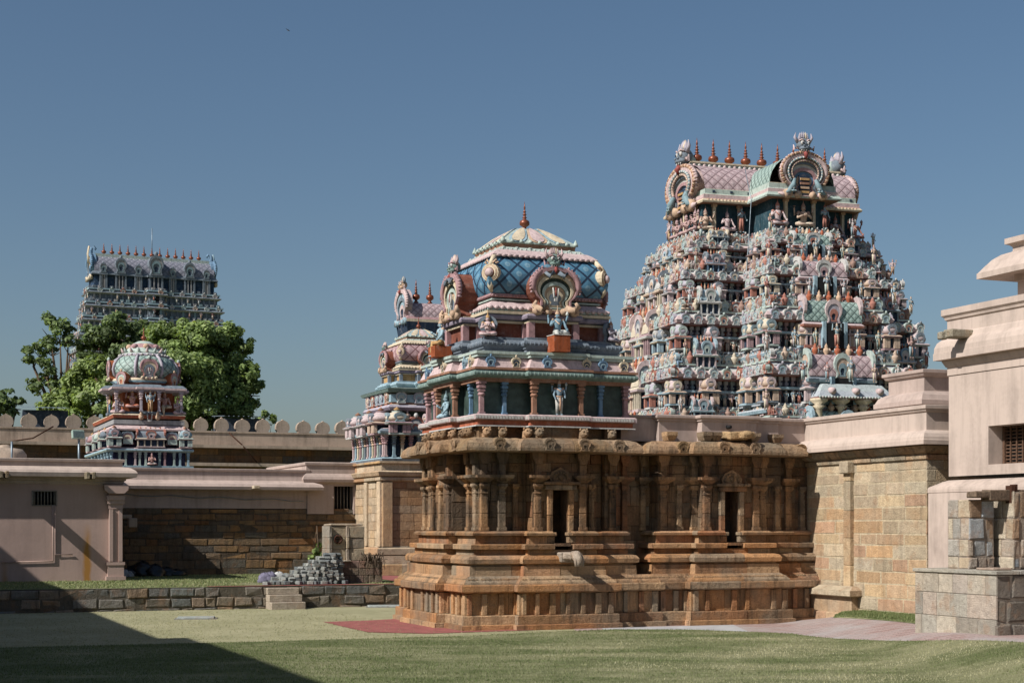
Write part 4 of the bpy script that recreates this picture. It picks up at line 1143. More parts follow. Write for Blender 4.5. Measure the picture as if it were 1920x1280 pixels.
for ti in range(len(TIERS)-1):
    z0, W, D, Wb, pb = TIERS[ti]; z1, W1, D1, Wb1, pb1 = TIERS[ti+1]
    h = z1-z0; P = gplan(W, D, Wb, pb); ins = -.38
    sc = .62+.38*(h/2.0)
    # inset wall with dark openings, then the ledges
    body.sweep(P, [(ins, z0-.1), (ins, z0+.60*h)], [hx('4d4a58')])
    c1, c2, c3 = pick(gr), pick(gr), pick(gr)
    led.sweep(P, [(-.5, z0-.12*h), (.10, z0-.11*h), (.14, z0-.06*h), (.08, z0-.03*h), (-.08, z0-.02*h), (-.08, z0+.02*h), (.06, z0+.03*h), (.06, z0+.055*h), (-.45, z0+.06*h)], [C_['slate'], C_['sky'], PALE, C_['slate'], C_['navy'], C_['teal'], PALE, PALE])
    led.sweep(P, [(-.45, z0+.52*h), (-.12, z0+.53*h), (.08, z0+.57*h), (.12, z0+.62*h), (.02, z0+.69*h), (-.16, z0+.74*h), (-.2, z0+.77*h), (-.16, z0+.78*h), (-.16, z0+.815*h), (-.26, z0+.82*h), (-.5, z0+.84*h)],
              [C_['orange'], C_['rose'], C_['pink'], C_['pink'], C_['white'], C_['slate'], C_['brick'], C_['mint'], C_['cream'], C_['slate']])
    led.sweep(P, [(-.4, z0+.29*h), (-.10, z0+.295*h), (-.06, z0+.31*h), (-.06, z0+.345*h), (-.4, z0+.35*h)], [C_['slate'], PALE, C_['sky'], C_['slate']])
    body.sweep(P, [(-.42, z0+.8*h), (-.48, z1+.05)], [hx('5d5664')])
    for i in VIS:
        A, B, d, L, rot = along(P, i, ins)
        n = int(L/.23)
        for q in range(n+1):
            s = L*q/max(1, n); m2 = MB(TM(A.x+d.x*s, A.y+d.y*s, 0, rot)); c = pick(gr, ['white', 'pink', 'mint', 'sky', 'cream', 'lilac', 'rose', 'slate'])
            m2.box(-.035, -.07, z0+.06*h, .035, .02, z0+.46*h, c); m2.box(-.06, -.11, z0+.38*h, .06, .02, z0+.42*h, c); m2.box(-.075, -.12, z0+.46*h, .075, .02, z0+.53*h, c); pils.merge(m2)
        for q in range(n):
            if q % 2 == 0:
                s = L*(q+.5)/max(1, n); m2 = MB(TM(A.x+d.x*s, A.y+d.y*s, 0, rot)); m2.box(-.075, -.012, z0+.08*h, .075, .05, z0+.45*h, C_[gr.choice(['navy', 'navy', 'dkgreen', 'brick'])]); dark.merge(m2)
        # figures in front of the wall
        def f1(x, y, z, r_, q, n_):
            k = gr.randrange(17); hh = sc*gr.uniform(.46, .62)
            cw.add('statue', FIG, k, TM(x, y, z, r_+gr.uniform(-.3, .3), hh), hh)
        scatter(P, i, -.12, z0+.06*h, .25, f1, .08)
        def f2(x, y, z, r_, q, n_):
            if (q+ti) % 2: return
            cw.add('gable_arch', NAS, (ti+q//2) % 12, TM(x, y, z, r_, .36*sc), .4*sc)
        scatter(P, i, .13, z0+.55*h, .24, f2, .05)
        def f3(x, y, z, r_, q, n_):
            t = q % 4
            if t == 0: cw.add('statue', FIG, gr.randrange(26), TM(x, y, z, r_+gr.uniform(-.3, .3), .44*sc*gr.uniform(.85, 1.1)), .5*sc)
            elif t == 2: cw.add('pot_ornament', POTS, gr.randrange(4), TM(x, y, z, r_, .28*sc), .3*sc)
            else: cw.add('gable_arch', NAS, (ti*3+t) % 12, TM(x, y, z, r_, .36*sc), .6*sc)
        scatter(P, i, -.22, z0+.82*h, .21, f3, .06)
        pass
    # corner shrines, wagon shrines on the bay
    for (x, y) in ((-W/2, -D/2), (W/2, -D/2), (-W/2, D/2), (-Wb/2, -D/2-pb), (Wb/2, -D/2-pb), (-W/2, 0), (-W/4-Wb/4, -D/2), (W/4+Wb/4, -D/2), (-W/2, -D/4), (W/2, D/2), (-W/2, D/4), (-Wb/5, -D/2-pb), (Wb/5, -D/2-pb), (-Wb/2, -D/2-pb*.4)):
        s = .56*sc*gr.uniform(.95, 1.1); k = gr.randrange(8)
        ox = .06 if x > 0 else -.06
        cw.add('miniature_shrine', KUT, k, TM(x*.985, y*.985 if y else 0, z0+.06*h, 0, s, sz=1.05*h/2.0/sc*1.1), s)
    m2 = MB(TM(0, -D/2-pb+.05, z0+.04*h)); sala(m2, Wb*.46, .62*sc, .98*h, gr); wso = build(m2, 'wagon_shrine', M['paint'], gop)
    uv_vault(gop, TM(0, -D/2-pb+.05, z0+.04*h), -Wb*.235, Wb*.235, .33*sc, .49*h, .39*h, M['tile_mint'] if ti % 2 else M['tile_small'], 'wagon_shrine_roof')
    m2 = MB(TM(-W/2+.1, 0, z0+.04*h, R(-90))); sala(m2, D*.26, .6*sc, .95*h, gr); build(m2, 'wagon_shrine', M['paint'], gop)
    for s in (-1, 1):
        m2 = MB(TM(s*(W/4+Wb/4), -D/2+.15, z0+.72*h, 0)); sala(m2, .75*sc, .4*sc, .55*h, gr); build(m2, 'wagon_shrine', M['paint'], gop)
    m2 = MB(TM(0, -D/2-pb, z0)); dw = .34*sc
    m2.box(-dw, -.40*sc, .05*h, dw, .2, .50*h, C_['navy']); build(m2, 'doorway', M['dark'], gop)
    for s in (-1, 1): pils.M = None; pils.box(s*(dw+.07)-.06, -D/2-pb-.42*sc, z0+.05*h, s*(dw+.07)+.06, -D/2-pb-.1, z0+.52*h, C_['sky'])
    # principal statues before the bay
    for q in range(5):
        x = (q-2)*Wb*.17; hh = sc*(.86 if q == 2 else .66)
        if ti == 1: continue
        cw.add('statue', FIG, gr.randrange(17), TM(x+(.2 if ti == 2 else 0), -D/2-pb-.52*sc, z0+.05*h+(.75 if ti == 2 else 0), 0, hh), 2)
    for s in (-1, 1):
        cw.add('statue', FIG, gr.randrange(17), TM(s*Wb*.52, -D/2-pb-.12, z0+.9*h, gr.uniform(-.5, .5), .78*sc), 1.5)
        cw.add('statue', FIG, gr.randrange(17), TM(s*(W*.46), -D/2-.12, z0+.9*h, gr.uniform(-.5, .5), .66*sc), 1.5)
# porch canopy low on the bay
PY = -TIERS[2][2]/2-TIERS[2][4]
m2 = MB(TM(.25, PY-.25, 0))
m2.sweep(rect(-1.35, -.5, 1.35, .5), [(-.5, 6.24), (.02, 6.26), (.06, 6.32), (-.06, 6.52), (-.22, 6.74), (-.27, 6.77)], [C_['rose'], C_['rose'], PALE, mixc(C_['mint'], PALE, .6), mixc(C_['mint'], PALE, .6)])
for q in range(26): m2.ell((-1.38+2.76*q/25, -.57, 6.30), (.045, .03, .04), C_['white'] if q % 2 else C_['mint'], 5, 4)
for q in (-.9, 0, .9): m2.tube([(q, -.62, 6.5), (q, -.4, 6.54)], .11, C_['pink'], 10)
build(m2, 'porch_roof', M['paint'], gop)
for s in (-1.25, -.42, .42, 1.25):
    m2 = MB(); m2.lathe([(.17, 0), (.14, .1), (.11, .3), (.11, .85), (.22, .95), (.13, 1.0), (.3, 1.12), (.3, 1.2)], 10, C_['cream'], (s+.25, PY-.5, 5.06)); build(m2, 'porch_column', M['paint'], gop)
m2 = MB(); m2.box(-1.0, PY-.12, 4.9, 1.5, PY+.1, 6.24, C_['navy']); build(m2, 'porch_recess', M['dark'], gop)
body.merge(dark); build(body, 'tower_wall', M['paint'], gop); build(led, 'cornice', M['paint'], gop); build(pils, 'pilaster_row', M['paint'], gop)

# neck below the roof
z0, W, D, Wb, pb = TIERS[-1]
P = gplan(W-.5, D-.5, Wb-.3, pb)
m2 = MB(); m2.sweep(gplan(W, D, Wb, pb), [(-.4, 12.15), (.03, 12.2), (.05, 12.3), (-.02, 12.45), (-.2, 12.5), (-.25, 12.52), (-.2, 12.55), (-.2, 12.6), (-.5, 12.62)], [C_['rose'], C_['pink'], C_['sky'], C_['slate'], C_['mint'], C_['slate'], C_['slate'], C_['slate']])
m2.sweep(P, [(-.1, 12.5), (-.1, 13.75)], hx('2c4650')); build(m2, 'neck', M['paint'], gop)
for i in (0, 2, 4, 11):
    def fa(x, y, z, r_, q, n_): cw.add('gable_arch', NAS, gr.randrange(12), TM(x, y, z, r_, .3), .5)
    scatter(gplan(W, D, Wb, pb), i, .05, 12.24, .36, fa, .05)
    def fb(x, y, z, r_, q, n_): cw.add('statue', FIG, gr.choice([17, 18, 19, 20, 21, 3, 5]), TM(x, y, z, r_+gr.uniform(-.2, .2), gr.uniform(.85, 1.05)), 1.2)
    scatter(P, i, .1, 12.62, .78, fb)
    def fc(x, y, z, r_, q, n_):
        m4 = MB(TM(x, y, z, r_)); m4.box(-.05, -.08, 0, .05, .05, 1.1, C_['cream']); m4.box(-.09, -.1, .9, .09, .05, 1.0, C_['sand']); build(m4, 'neck_post', M['paint'], gop)
    scatter(P, i, -.05, 12.62, .9, fc, 0)
cw.flush(100)
# wagon roof, cross bay, horseshoe gables, finials
RL = 6.1
ev = MB()
ev.sweep(rect(-RL/2, -1.62, RL/2, 1.62), [(-.3, 13.62), (.16, 13.60), (.18, 13.66), (.12, 13.74), (.10, 13.78), (.10, 13.9), (.04, 13.92), (.0, 13.95), (.0, 14.12), (-.05, 14.14)], [C_['brown'], C_['cream'], C_['cream'], C_['rose'], C_['pink'], C_['cream'], C_['mint'], C_['mint'], C_['cream']])
ev.sweep(rect(-Wb/2-.02, -3.25, Wb/2+.02, -1.5), [(-.3, 13.62), (.14, 13.605), (.16, 13.66), (.10, 13.74), (.08, 13.78), (.08, 13.9), (.02, 13.92), (.0, 13.95), (.0, 14.12), (-.05, 14.14)], [C_['brown'], C_['mint'], C_['mint'], C_['mint'], C_['pink'], C_['pink'], C_['mint'], C_['mint'], C_['cream']])
for sx_ in range(44):
    x = -RL/2+RL*(sx_+.5)/44
    ev.ell((x, -1.76, 13.70), (.05, .04, .05), C_['sand'], 5, 4)
    if sx_ % 5 == 2: ev.box(x-.05, -1.645, 13.99, x+.05, -1.60, 14.07, C_['navy'])
build(ev, 'eaves', M['paint'], gop)
ID = Matrix.Identity(4)
uv_vault(gop, ID, -RL/2, RL/2, 1.6, 14.1, 1.15, M['tile_small'], 'wagon_roof')
uv_vault(gop, Matrix.Rotation(R(90), 4, 'Z'), -3.2, .0, 1.28, 14.1, 1.1, M['tile_mint'], 'cross_roof')
rb = MB(); rb.box(-RL/2, -.42, 15.12, RL/2, .42, 15.32, C_['mint']); rb.box(-RL/2, -.48, 15.3, RL/2, .48, 15.36, C_['cream'])
for q in range(30): rb.ell((-RL/2+RL*(q+.5)/30, -.46, 15.2), (.07, .05, .08), C_['white'] if q % 2 else C_['pink'], 6, 4)
build(rb, 'ridge', M['paint'], gop)
def big_gable(Mx, w, h, nm='gable', d=.35):
    g = MB(); nasi(g, w, h, d, [C_['pink'], C_['sand'], C_['slate'], C_['white'], C_['rose'], C_['blue'], C_['sand']], centre=C_['navy'], body=C_['pink'])
    for q in range(41):                 # fan of feathers and a row of beads round the arch
        a = R(-32+q*6.1); ca, sa = math.cos(a), math.sin(a)
        k0, k1 = .47, .56
        g.tube([(k0*w*ca, -.02*w, h*.56+k0*.88*h*sa), (k1*w*ca, -.06*w, h*.56+k1*.88*h*sa)], [.024*w, .03*w], C_[['sand', 'brown'][q % 2]], 6)
        g.ell((.39*w*ca, -.06*w, h*.56+.39*.88*h*sa), (.02*w, .03*w, .025*w), C_[['teal', 'white'][q % 2]], 6, 4)
        g.ell((.31*w*ca, -.05*w, h*.56+.31*.88*h*sa), (.018*w, .03*w, .022*w), C_[['rose', 'cream'][q % 2]], 5, 4)
    for s in (-1, 1):
        g.tube([(s*.24*w, -.05*w, h*.40), (s*.29*w, -.09*w, h*.24), (s*.38*w, -.07*w, h*.10), (s*.5*w, -.05*w, h*.04)], [.03*w, .06*w, .06*w, .02*w], C_['teal'], 8)
        g.tube([(s*.3*w, -.04*w, h*.04), (s*.5*w, -.04*w, h*.02), (s*.62*w, -.03*w, h*.06)], [.05*w, .05*w, .01*w], C_['pink'], 7)
        figure_m = MB(); figure(figure_m, 'lotus', C_['sky'], C_['mint'], C_['sand'], 2, 6, gr); g.merge(figure_m, TM(s*.3*w, -.12*w, h*.08, 0, .2*h))
    g.box(-.12*w, -.02*w, 0, .12*w, .06*w, h*.5, C_['navy'])
    for q in range(4): g.box(-.10*w, -.05*w, h*(.08+.1*q), .10*w, .0, h*(.13+.1*q), C_[['gold', 'sand', 'brown', 'gold'][q]])
    m3_ = MB(Mx); m3_.merge(g); o = build(m3_, nm, M['paint'], gop)
    f = MB(); lionface(f, .95 if w > 2.0 else .74, ('slate', 'pink', 'lilac')); m3_ = MB(Mx @ TM(0, .05, h*.97, 0, 1, sz=1.0)); m3_.merge(f); build(m3_, 'guardian_mask', M['paint'], o)
big_gable(TM(0, -3.35, 13.66), 1.7, 1.52)
big_gable(TM(-RL/2-.15, 0, 13.55, R(-90)), 2.3, 1.62)
big_gable(TM(RL/2+.15, 0, 13.55, R(90)), 2.3, 1.62)
for s in (-1, 1):       # upright leaf crests over the ends
    m2 = MB(TM(s*(RL/2-.05), 0, 15.2, 0, .75)); 
    m2.tube([(0, .1, 0), (s*.1, .15, .5), (s*.05, .1, 1.1)], [.28, .3, .06], C_['lilac'], 8, flat=.5); m2.tube([(-s*.15, -.1, 0), (-s*.2, -.1, .4), (-s*.1, 0, .85)], [.2, .2, .05], C_['mint'], 8, flat=.6); build(m2, 'crest', M['paint'], gop)
    for q in range(7):
        a = R(-25+q*24)
for q in range(9):
    mb = MB(TM((q-4)*.66, 0, 15.34)); kalasam(mb, .19, 1.0, hx('8f4d33'), 12); build(mb, 'finial', M['copper'], gop)
mb = MB(); pts = [(-Wb/2-.12, -1.5, 15.0), (-Wb/2-.2, -2.2, 13.7), (-Wb/2-.25, -2.15, 12.6), (-2.0, -2.75, 10.5), (-2.35, -3.5, 8.2), (-2.7, -4.0, 5.5)]
mb.tube([(a, b, c) for a, b, c in pts], .014, C_['white'], 5); build(mb, 'lightning_wire', M['galv'], gop)

# ------------------------------------------------------------------ distant gateway tower, upper left
FT = R(25); FX0 = world(285, 160)
fg = thing('distant_gateway_tower', 'distant grey-blue gateway tower with a row of copper pots, rising above the trees', 'temple tower', (FX0.x, FX0.y, .5), FT)
fr = random.Random(9)
mb = MB(); dk = MB()
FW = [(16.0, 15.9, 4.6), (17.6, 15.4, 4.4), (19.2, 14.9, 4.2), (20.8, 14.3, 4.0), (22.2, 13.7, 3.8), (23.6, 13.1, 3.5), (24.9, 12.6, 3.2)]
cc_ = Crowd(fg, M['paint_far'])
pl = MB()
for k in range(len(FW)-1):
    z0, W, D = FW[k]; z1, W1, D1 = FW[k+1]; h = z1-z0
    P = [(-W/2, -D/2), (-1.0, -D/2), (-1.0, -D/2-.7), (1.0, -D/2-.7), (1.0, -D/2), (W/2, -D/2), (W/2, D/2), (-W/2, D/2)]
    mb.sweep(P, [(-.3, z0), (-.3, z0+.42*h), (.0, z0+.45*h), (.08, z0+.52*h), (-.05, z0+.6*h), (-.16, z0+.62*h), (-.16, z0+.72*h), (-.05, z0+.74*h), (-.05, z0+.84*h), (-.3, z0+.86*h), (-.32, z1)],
             [C_['slate'], C_['mint'], C_['grey'], C_['slate'], C_['navy'], C_['slate'], C_['slate'], C_['sky'], C_['slate'], C_['slate']])  # slate and grey palette carries the haze of distance
    for i in (0, 1, 2, 3, 4, 7):
        A, B, d, L, rot = along(P, i, -.3); n = int(L/.55)
        for q in range(n):
            s = L*(q+.5)/max(1, n); m2 = MB(TM(A.x+d.x*s, A.y+d.y*s, 0, rot))
            m2.box(-.1, -.14, z0, .1, .02, z0+.43*h, fr.choice([C_['slate'], C_['grey'], C_['slate'], C_['teal']])); m2.box(-.16, -.2, z0+.88*h, .16, .05, z1+.06, fr.choice([C_['slate'], C_['teal'], C_['grey'], C_['slate']])); pl.merge(m2)
            if q % 2: cc_.add('gable_arch', NAS, fr.randrange(12), TM(A.x+d.x*s+.3*d.y, A.y+d.y*s-.3*d.x, z0+.48*h, rot, .5), .5)
            elif fr.random() < .7: cc_.add('statue', FIG, fr.randrange(17), TM(A.x+d.x*s+.28*d.y, A.y+d.y*s-.28*d.x, z0, rot, .75), .6)
    dk.box(-.42, -D/2-.45, z0+.02, .42, -D/2-.38, z0+.42*h, (.012, .012, .014))
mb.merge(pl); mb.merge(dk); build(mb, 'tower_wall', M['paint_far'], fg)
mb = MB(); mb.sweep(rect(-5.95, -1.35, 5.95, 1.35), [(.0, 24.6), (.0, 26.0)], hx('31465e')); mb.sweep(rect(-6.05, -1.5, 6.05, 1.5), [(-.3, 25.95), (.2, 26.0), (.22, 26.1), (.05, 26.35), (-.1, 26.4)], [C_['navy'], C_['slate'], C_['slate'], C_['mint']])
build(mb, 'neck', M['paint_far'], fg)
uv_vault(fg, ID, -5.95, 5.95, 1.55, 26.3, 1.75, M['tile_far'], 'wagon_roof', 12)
mb = MB(); mb.box(-6.0, -.45, 27.85, 6.0, .45, 28.25, C_['mint']); mb.box(-6.0, -.75, 27.65, 6.0, .75, 27.85, C_['sky'])
for q in range(40): mb.ell((-5.9+11.8*q/39, -.72, 27.78), (.1, .08, .1), C_['white'] if q % 2 else C_['green'], 5, 4)
build(mb, 'ridge', M['paint_far'], fg)
for q in range(13):
    mb = MB(TM(-4.75+q*.79, 0, 28.2)); kalasam(mb, .24, 1.2, hx('7a4533'), 10); build(mb, 'finial', M['copper'], fg)
for q, x in enumerate((-5.1, -3.4, -1.7, 0, 1.7, 3.4, 5.1)):
    w = 1.5 if q == 3 else (1.15 if q % 2 else .7); y = -1.9 if q == 3 else -1.65
    m2 = MB(TM(x, y, 24.7)); nasi_m = MB(); nasi(nasi_m, w, w*1.35, .8, [C_['slate'], C_['grey'], C_['teal'], C_['slate']], small=True)
    for s in (-1, 1): m2.box(s*w*.4-.09, -.05, 0, s*w*.4+.09, .3, 1.35, C_['slate']); m2.box(s*w*.14-.06, -.02, 0, s*w*.14+.06, .3, 1.35, C_['grey'])
    m2.box(-w*.5, .1, 0, w*.5, .6, 1.3, C_['navy']); m2.box(-w*.58, -.12, 1.3, w*.58, .5, 1.5, C_['slate']); m2.merge(nasi_m, TM(0, -.1, 1.5)); m2.ell((0, 0, 1.5+w*1.4), (.14*w, .14, .2*w), C_['slate'], 6, 4)
    build(m2, 'dormer', M['paint_far'], fg)
for s in (-1, 1):
    m2 = MB(TM(s*6.1, 0, 25.7, R(90*s))); g = MB(); nasi(g, 2.6, 2.6, .4, [C_['blue'], C_['cream'], C_['slate'], C_['cream'], C_['blue']], centre=C_['navy']); m2.merge(g); o = build(m2, 'gable', M['paint_far'], fg)
    m2 = MB(TM(s*5.95, 0, 28.1, 0, .68)); m2.tube([(0, 0, -.3), (s*.15, 0, .5), (0, 0, 1.05), (-s*.4, 0, 1.2), (-s*.62, 0, .95), (-s*.5, 0, .75)], [.42, .32, .26, .2, .15, .08], C_['blue'], 8, flat=.8); m2.tube([(s*.35, 0, -1.2), (s*.45, 0, .2), (s*.35, 0, 1.3)], [.2, .24, .12], C_['cream'] if s < 0 else C_['sky'], 7); build(m2, 'crest', M['paint_far'], o)
cc_.flush(60)
mb = MB(); mb.tube([(0, 0, 28.2), (0, 0, 31.2)], .04, (.05, .05, .05), 5); build(mb, 'lightning_rod', M['galv'], fg)
# ------------------------------------------------------------------ second shrine behind the first
U2, V2 = to_uv(world(716, 47))
W2 = 3.4; c2u, c2v = U2+W2/2, V2+W2/2
TZ = .55
sh2 = tthing('second_shrine', 'smaller painted tower with pink lattice roof on a plain stone block, behind the main shrine', 'shrine', c2u, c2v, 0)
sq2 = rect(U2, V2, U2+W2, V2+W2)
mb = MB()
BASE2 = [[(.28, .55), (.28, .85), (.24, .87)], [(.2, .87), (.2, 1.12)], [(.12, 1.12), (.2, 1.15), (.2, 1.32), (.1, 1.36)], [(.0, 1.36), (.0, 1.40)]]
for p in BASE2: mb.courses(sq2, p, STONE_PALE, (.5, 1.1), edges=[0, 3])
for i in (0, 3):
    A, B = edge_at(sq2, i); mb.ashlar(A, B, [1.36, 1.62, 1.86, 2.12, 2.36, 2.60, 2.84, 3.1, 3.3], [mixc(c, STONE_PALE[1], .5) for c in STONE_PALE] if i == 3 else [mixc(c, STONE[2], .45) for c in STONE], (.35, .7), ch=.005, gap=.004)  # left face paler than the front: sun and shade in the stone colour
for p in ([(.0, 3.3), (.09, 3.34), (.09, 3.42), (.03, 3.44)], [(.03, 3.44), (.12, 3.47), (.16, 3.58), (.08, 3.62)], [(.02, 3.62), (.02, 3.82)], [(.0, 3.82), (.10, 3.84), (.10, 3.90), (-.3, 3.91)]):
    mb.courses(sq2, p, STONE_PALE, (.5, 1.2), edges=[0, 3])
mb.sweep(sq2, [(.1, .5), (.1, 1.2), (-.05, 1.3), (-.05, 3.9)], DARKST)
build(mb, 'stone_body', M['stone_clean'], sh2)
for (x, w) in ((.16, .3), (W2-.2, .3), (1.5, .28)):
    m2 = MB(); m2.cbox(U2+x-w/2, V2-.07, 1.38, U2+x+w/2, V2+.05, 3.3, vary(STONE[3]), .01); build(m2, 'pilaster', M['stone_clean'], sh2)
    m2 = MB(); m2.cbox(U2-.07, V2+x-w/2, 1.38, U2+.05, V2+x+w/2, 3.3, vary(STONE_PALE[3]), .01); build(m2, 'pilaster', M['stone_clean'], sh2)  # paler than the front ones, the sunlit side painted in
er = random.Random(21)
mb = MB(); mb.sweep(sq2, [(-.2, 3.9), (-.2, 4.75)], C_['navy'])
mb.sweep(sq2, [(-.3, 3.90), (-.02, 3.905), (.0, 3.98), (-.06, 4.02), (-.2, 4.03)], [C_['slate'], C_['slate'], C_['sky'], C_['slate']])
mb.sweep(sq2, [(-.25, 4.66), (.0, 4.68), (.06, 4.72), (.08, 4.78), (-.02, 4.86), (-.1, 4.88), (-.4, 4.9)], [C_['rose'], C_['sky'], C_['sky'], C_['slate'], C_['pink'], C_['pink']])
i2 = rect(U2+.42, V2+.42, U2+W2-.42, V2+W2-.42)
mb.sweep(i2, [(-.15, 4.85), (-.15, 5.42), (.05, 5.44), (.10, 5.52), (.05, 5.60), (-.02, 5.62), (-.02, 5.66), (.02, 5.68), (.02, 5.90), (-.02, 5.92), (-.1, 5.94), (.12, 5.98), (.16, 6.06), (.05, 6.10), (-.3, 6.14)],
         [C_['dkgreen'], C_['mauve'], C_['mauve'], C_['lilac'], C_['cream'], C_['orange'], C_['sky'], C_['sky'], C_['cream'], C_['orange'], C_['green'], C_['green'], C_['dkgreen'], C_['mint']])
build(mb, 'tiers', M['paint'], sh2)
cw2 = Crowd(sh2, M['paint'])
for i, rot in ((0, 0), (3, R(-90))):
    A, B = edge_at(sq2, i); A = Vector(A); B = Vector(B); d = (B-A).normalized()
    for q in range(13):
        s = .14+q*(W2-.28)/12; p = A+d*s+Vector((-d.y, d.x))*.1
        m2 = MB(); pillar(m2, p.x, p.y, 4.03, 4.68, .095, C_[['pink', 'sky', 'cream', 'rose', 'mint', 'slate'][q % 6]], C_[['rose', 'slate', 'sand'][q % 3]]); build(m2, 'pillar', M['paint'], sh2)
    org = ORG[sh2.name]
    for s in (.5, W2/2, W2-.5):
        p = A+d*s+Vector((-d.y, d.x))*.12-org.to_2d(); cw2.add('miniature_shrine', KUT, er.randrange(8), TM(p.x, p.y, 4.68, rot, .62, sz=.75), 1)
    for s in (1.05, W2-1.05):
        p = A+d*s+Vector((-d.y, d.x))*.0-org.to_2d(); cw2.add('gable_arch', NAS, er.randrange(12), TM(p.x, p.y, 4.72, rot, .5), 1)
    A, B = edge_at(i2, i); A = Vector(A); B = Vector(B)
    for s in (.3, .85, 1.28, 1.7, 2.25):
        p = A+d*s-Vector((-d.y, d.x))*.06-org.to_2d(); cw2.add('gable_arch', NAS, er.randrange(12), TM(p.x, p.y, 5.64, rot, .34), .8)
    for s in (.5, 1.28, 2.05):
        p = A+d*s-Vector((-d.y, d.x))*.02-org.to_2d(); cw2.add('statue', FIG, er.randrange(17), TM(p.x, p.y, 4.9, rot, .55), .8)
cw2.flush()
crown_roof(sh2, c2u, c2v, .70, 6.12, M['tile_pink'], dict(base='sky', neck='gold', post='slate', cornice='mauve', line='cream', step='mint', scallop='cream', scallop2='slate', lotus='mint'))

# the top of a third tower seen between them
U3, V3 = to_uv(world(806, 88))
t3 = tthing('rear_tower', 'greyish-pink gable top of a further tower peeping out left of the main shrine', 'temple tower', U3, V3, 0)
mb = MB()
for k, (z, h) in enumerate(((9.0, 2.6), (10.2, 2.2), (11.3, 1.8))):
    p = rect(U3-h, V3-h*.6, U3+h, V3+h*.6); mb.sweep(p, [(-.3, z-2), (-.3, z), (.0, z+.1), (.08, z+.25), (-.1, z+.45), (-.4, z+.5), (-.4, z+1.2)], [C_['lilac'], C_['pink'], C_['slate'], C_['pink'], C_['mauve'], C_['navy']])
mb.sweep(rect(U3-1.5, V3-.8, U3+1.5, V3+.8), [(0, 12.0), (.15, 13.05), (.15, 13.2), (.0, 13.4)], [C_['navy'], C_['cream'], C_['rose']])
build(mb, 'tower_wall', M['paint_far'], t3)
uv_vault(t3, Matrix.Translation((U3, V3, 0)), -1.5, 1.5, .85, 13.3, .9, M['tile_small'], 'wagon_roof', 10)
for s in (-1, 1):
    m2 = MB(TM(U3+s*1.6, V3, 13.0, R(90*s))); g = MB(); nasi(g, 1.9, 1.9, .3, [C_['pink'], C_['sky'], C_['slate'], C_['sky'], C_['pink']]); m2.merge(g); o = build(m2, 'gable', M['paint_far'], t3)
    f = MB(); lionface(f, .75, ('sand', 'pink', 'slate')); m2 = MB(TM(U3+s*1.55, V3, 14.75, R(90*s))); m2.merge(f); build(m2, 'guardian_mask', M['paint_far'], o)
for q in (-.8, 0, .8):
    mb = MB(TM(U3+q, V3, 14.2)); kalasam(mb, .22, 1.3, hx('4a342c'), 10); build(mb, 'finial', M['copper'], t3)

# ------------------------------------------------------------------ little shrine on the left
U4, V4 = -1.54, 28.3
sh4 = tthing('small_shrine', 'small painted shrine with a mint dome and sitting statues, before the crenellated wall', 'shrine', U4, V4, 3.0)
ORG[sh4.name] = Vector((U4, V4, 3.0)); sh4.scale = (1, 1, 1.045)
q4 = lambda h, hb=None: rect(U4-h, V4-h, U4+h, V4+(hb or h))
mb = MB()
b4 = q4(1.42, 4.5)
mb.sweep(b4, [(-.2, 3.0), (-.2, 4.5)], hx('34324e')); mb.sweep(b4, [(.0, 3.0), (.05, 3.95), (.05, 4.0), (-.2, 4.01)], [C_['slate'], C_['sky'], C_['sky']])
mb.sweep(b4, [(-.2, 4.44), (.03, 4.46), (.06, 4.5), (.05, 4.55), (-.1, 4.6), (-.3, 4.62)], [C_['white'], C_['mint'], C_['sky'], C_['pink'], C_['slate']])
mb.sweep(q4(1.3, 4.2), [(-.25, 4.6), (-.25, 5.13), (.05, 5.15), (.06, 5.2), (-.15, 5.34), (-.2, 5.35), (-.1, 5.36), (-.1, 5.5), (-.35, 5.52), (-.1, 5.56), (-.06, 5.66), (-.1, 5.70), (-.6, 5.71)],
         [hx('3c3550'), C_['cream'], C_['pink'], C_['pink'], C_['slate'], C_['slate'], C_['grey'], C_['slate'], C_['brown'], C_['orange'], C_['cream'], C_['slate']])
n4 = ratha(U4-1.15, V4-1.15, U4+1.15, V4+1.15, frac(2.3, [(0, .8, 0), (.8, 1.5, .22), (1.5, 2.3, 0)]))
mb.sweep(n4, [(-.1, 5.70), (-.1, 5.78), (-.3, 5.8), (-.3, 6.42), (.05, 6.45), (.12, 6.5), (.12, 6.56), (.0, 6.66), (-.2, 6.68)], [C_['slate'], C_['slate'], hx('8a4f33'), C_['lilac'], C_['lilac'], C_['pink'], C_['slate'], C_['slate']])
mb.lathe([(1.05, 6.66), (1.02, 6.75), (1.15, 6.82), (1.1, 6.9), (.98, 6.93)], 24, [C_['orange'], C_['sky'], C_['cream'], C_['rose']], (U4, V4, 0))
build(mb, 'tiers', M['paint'], sh4)
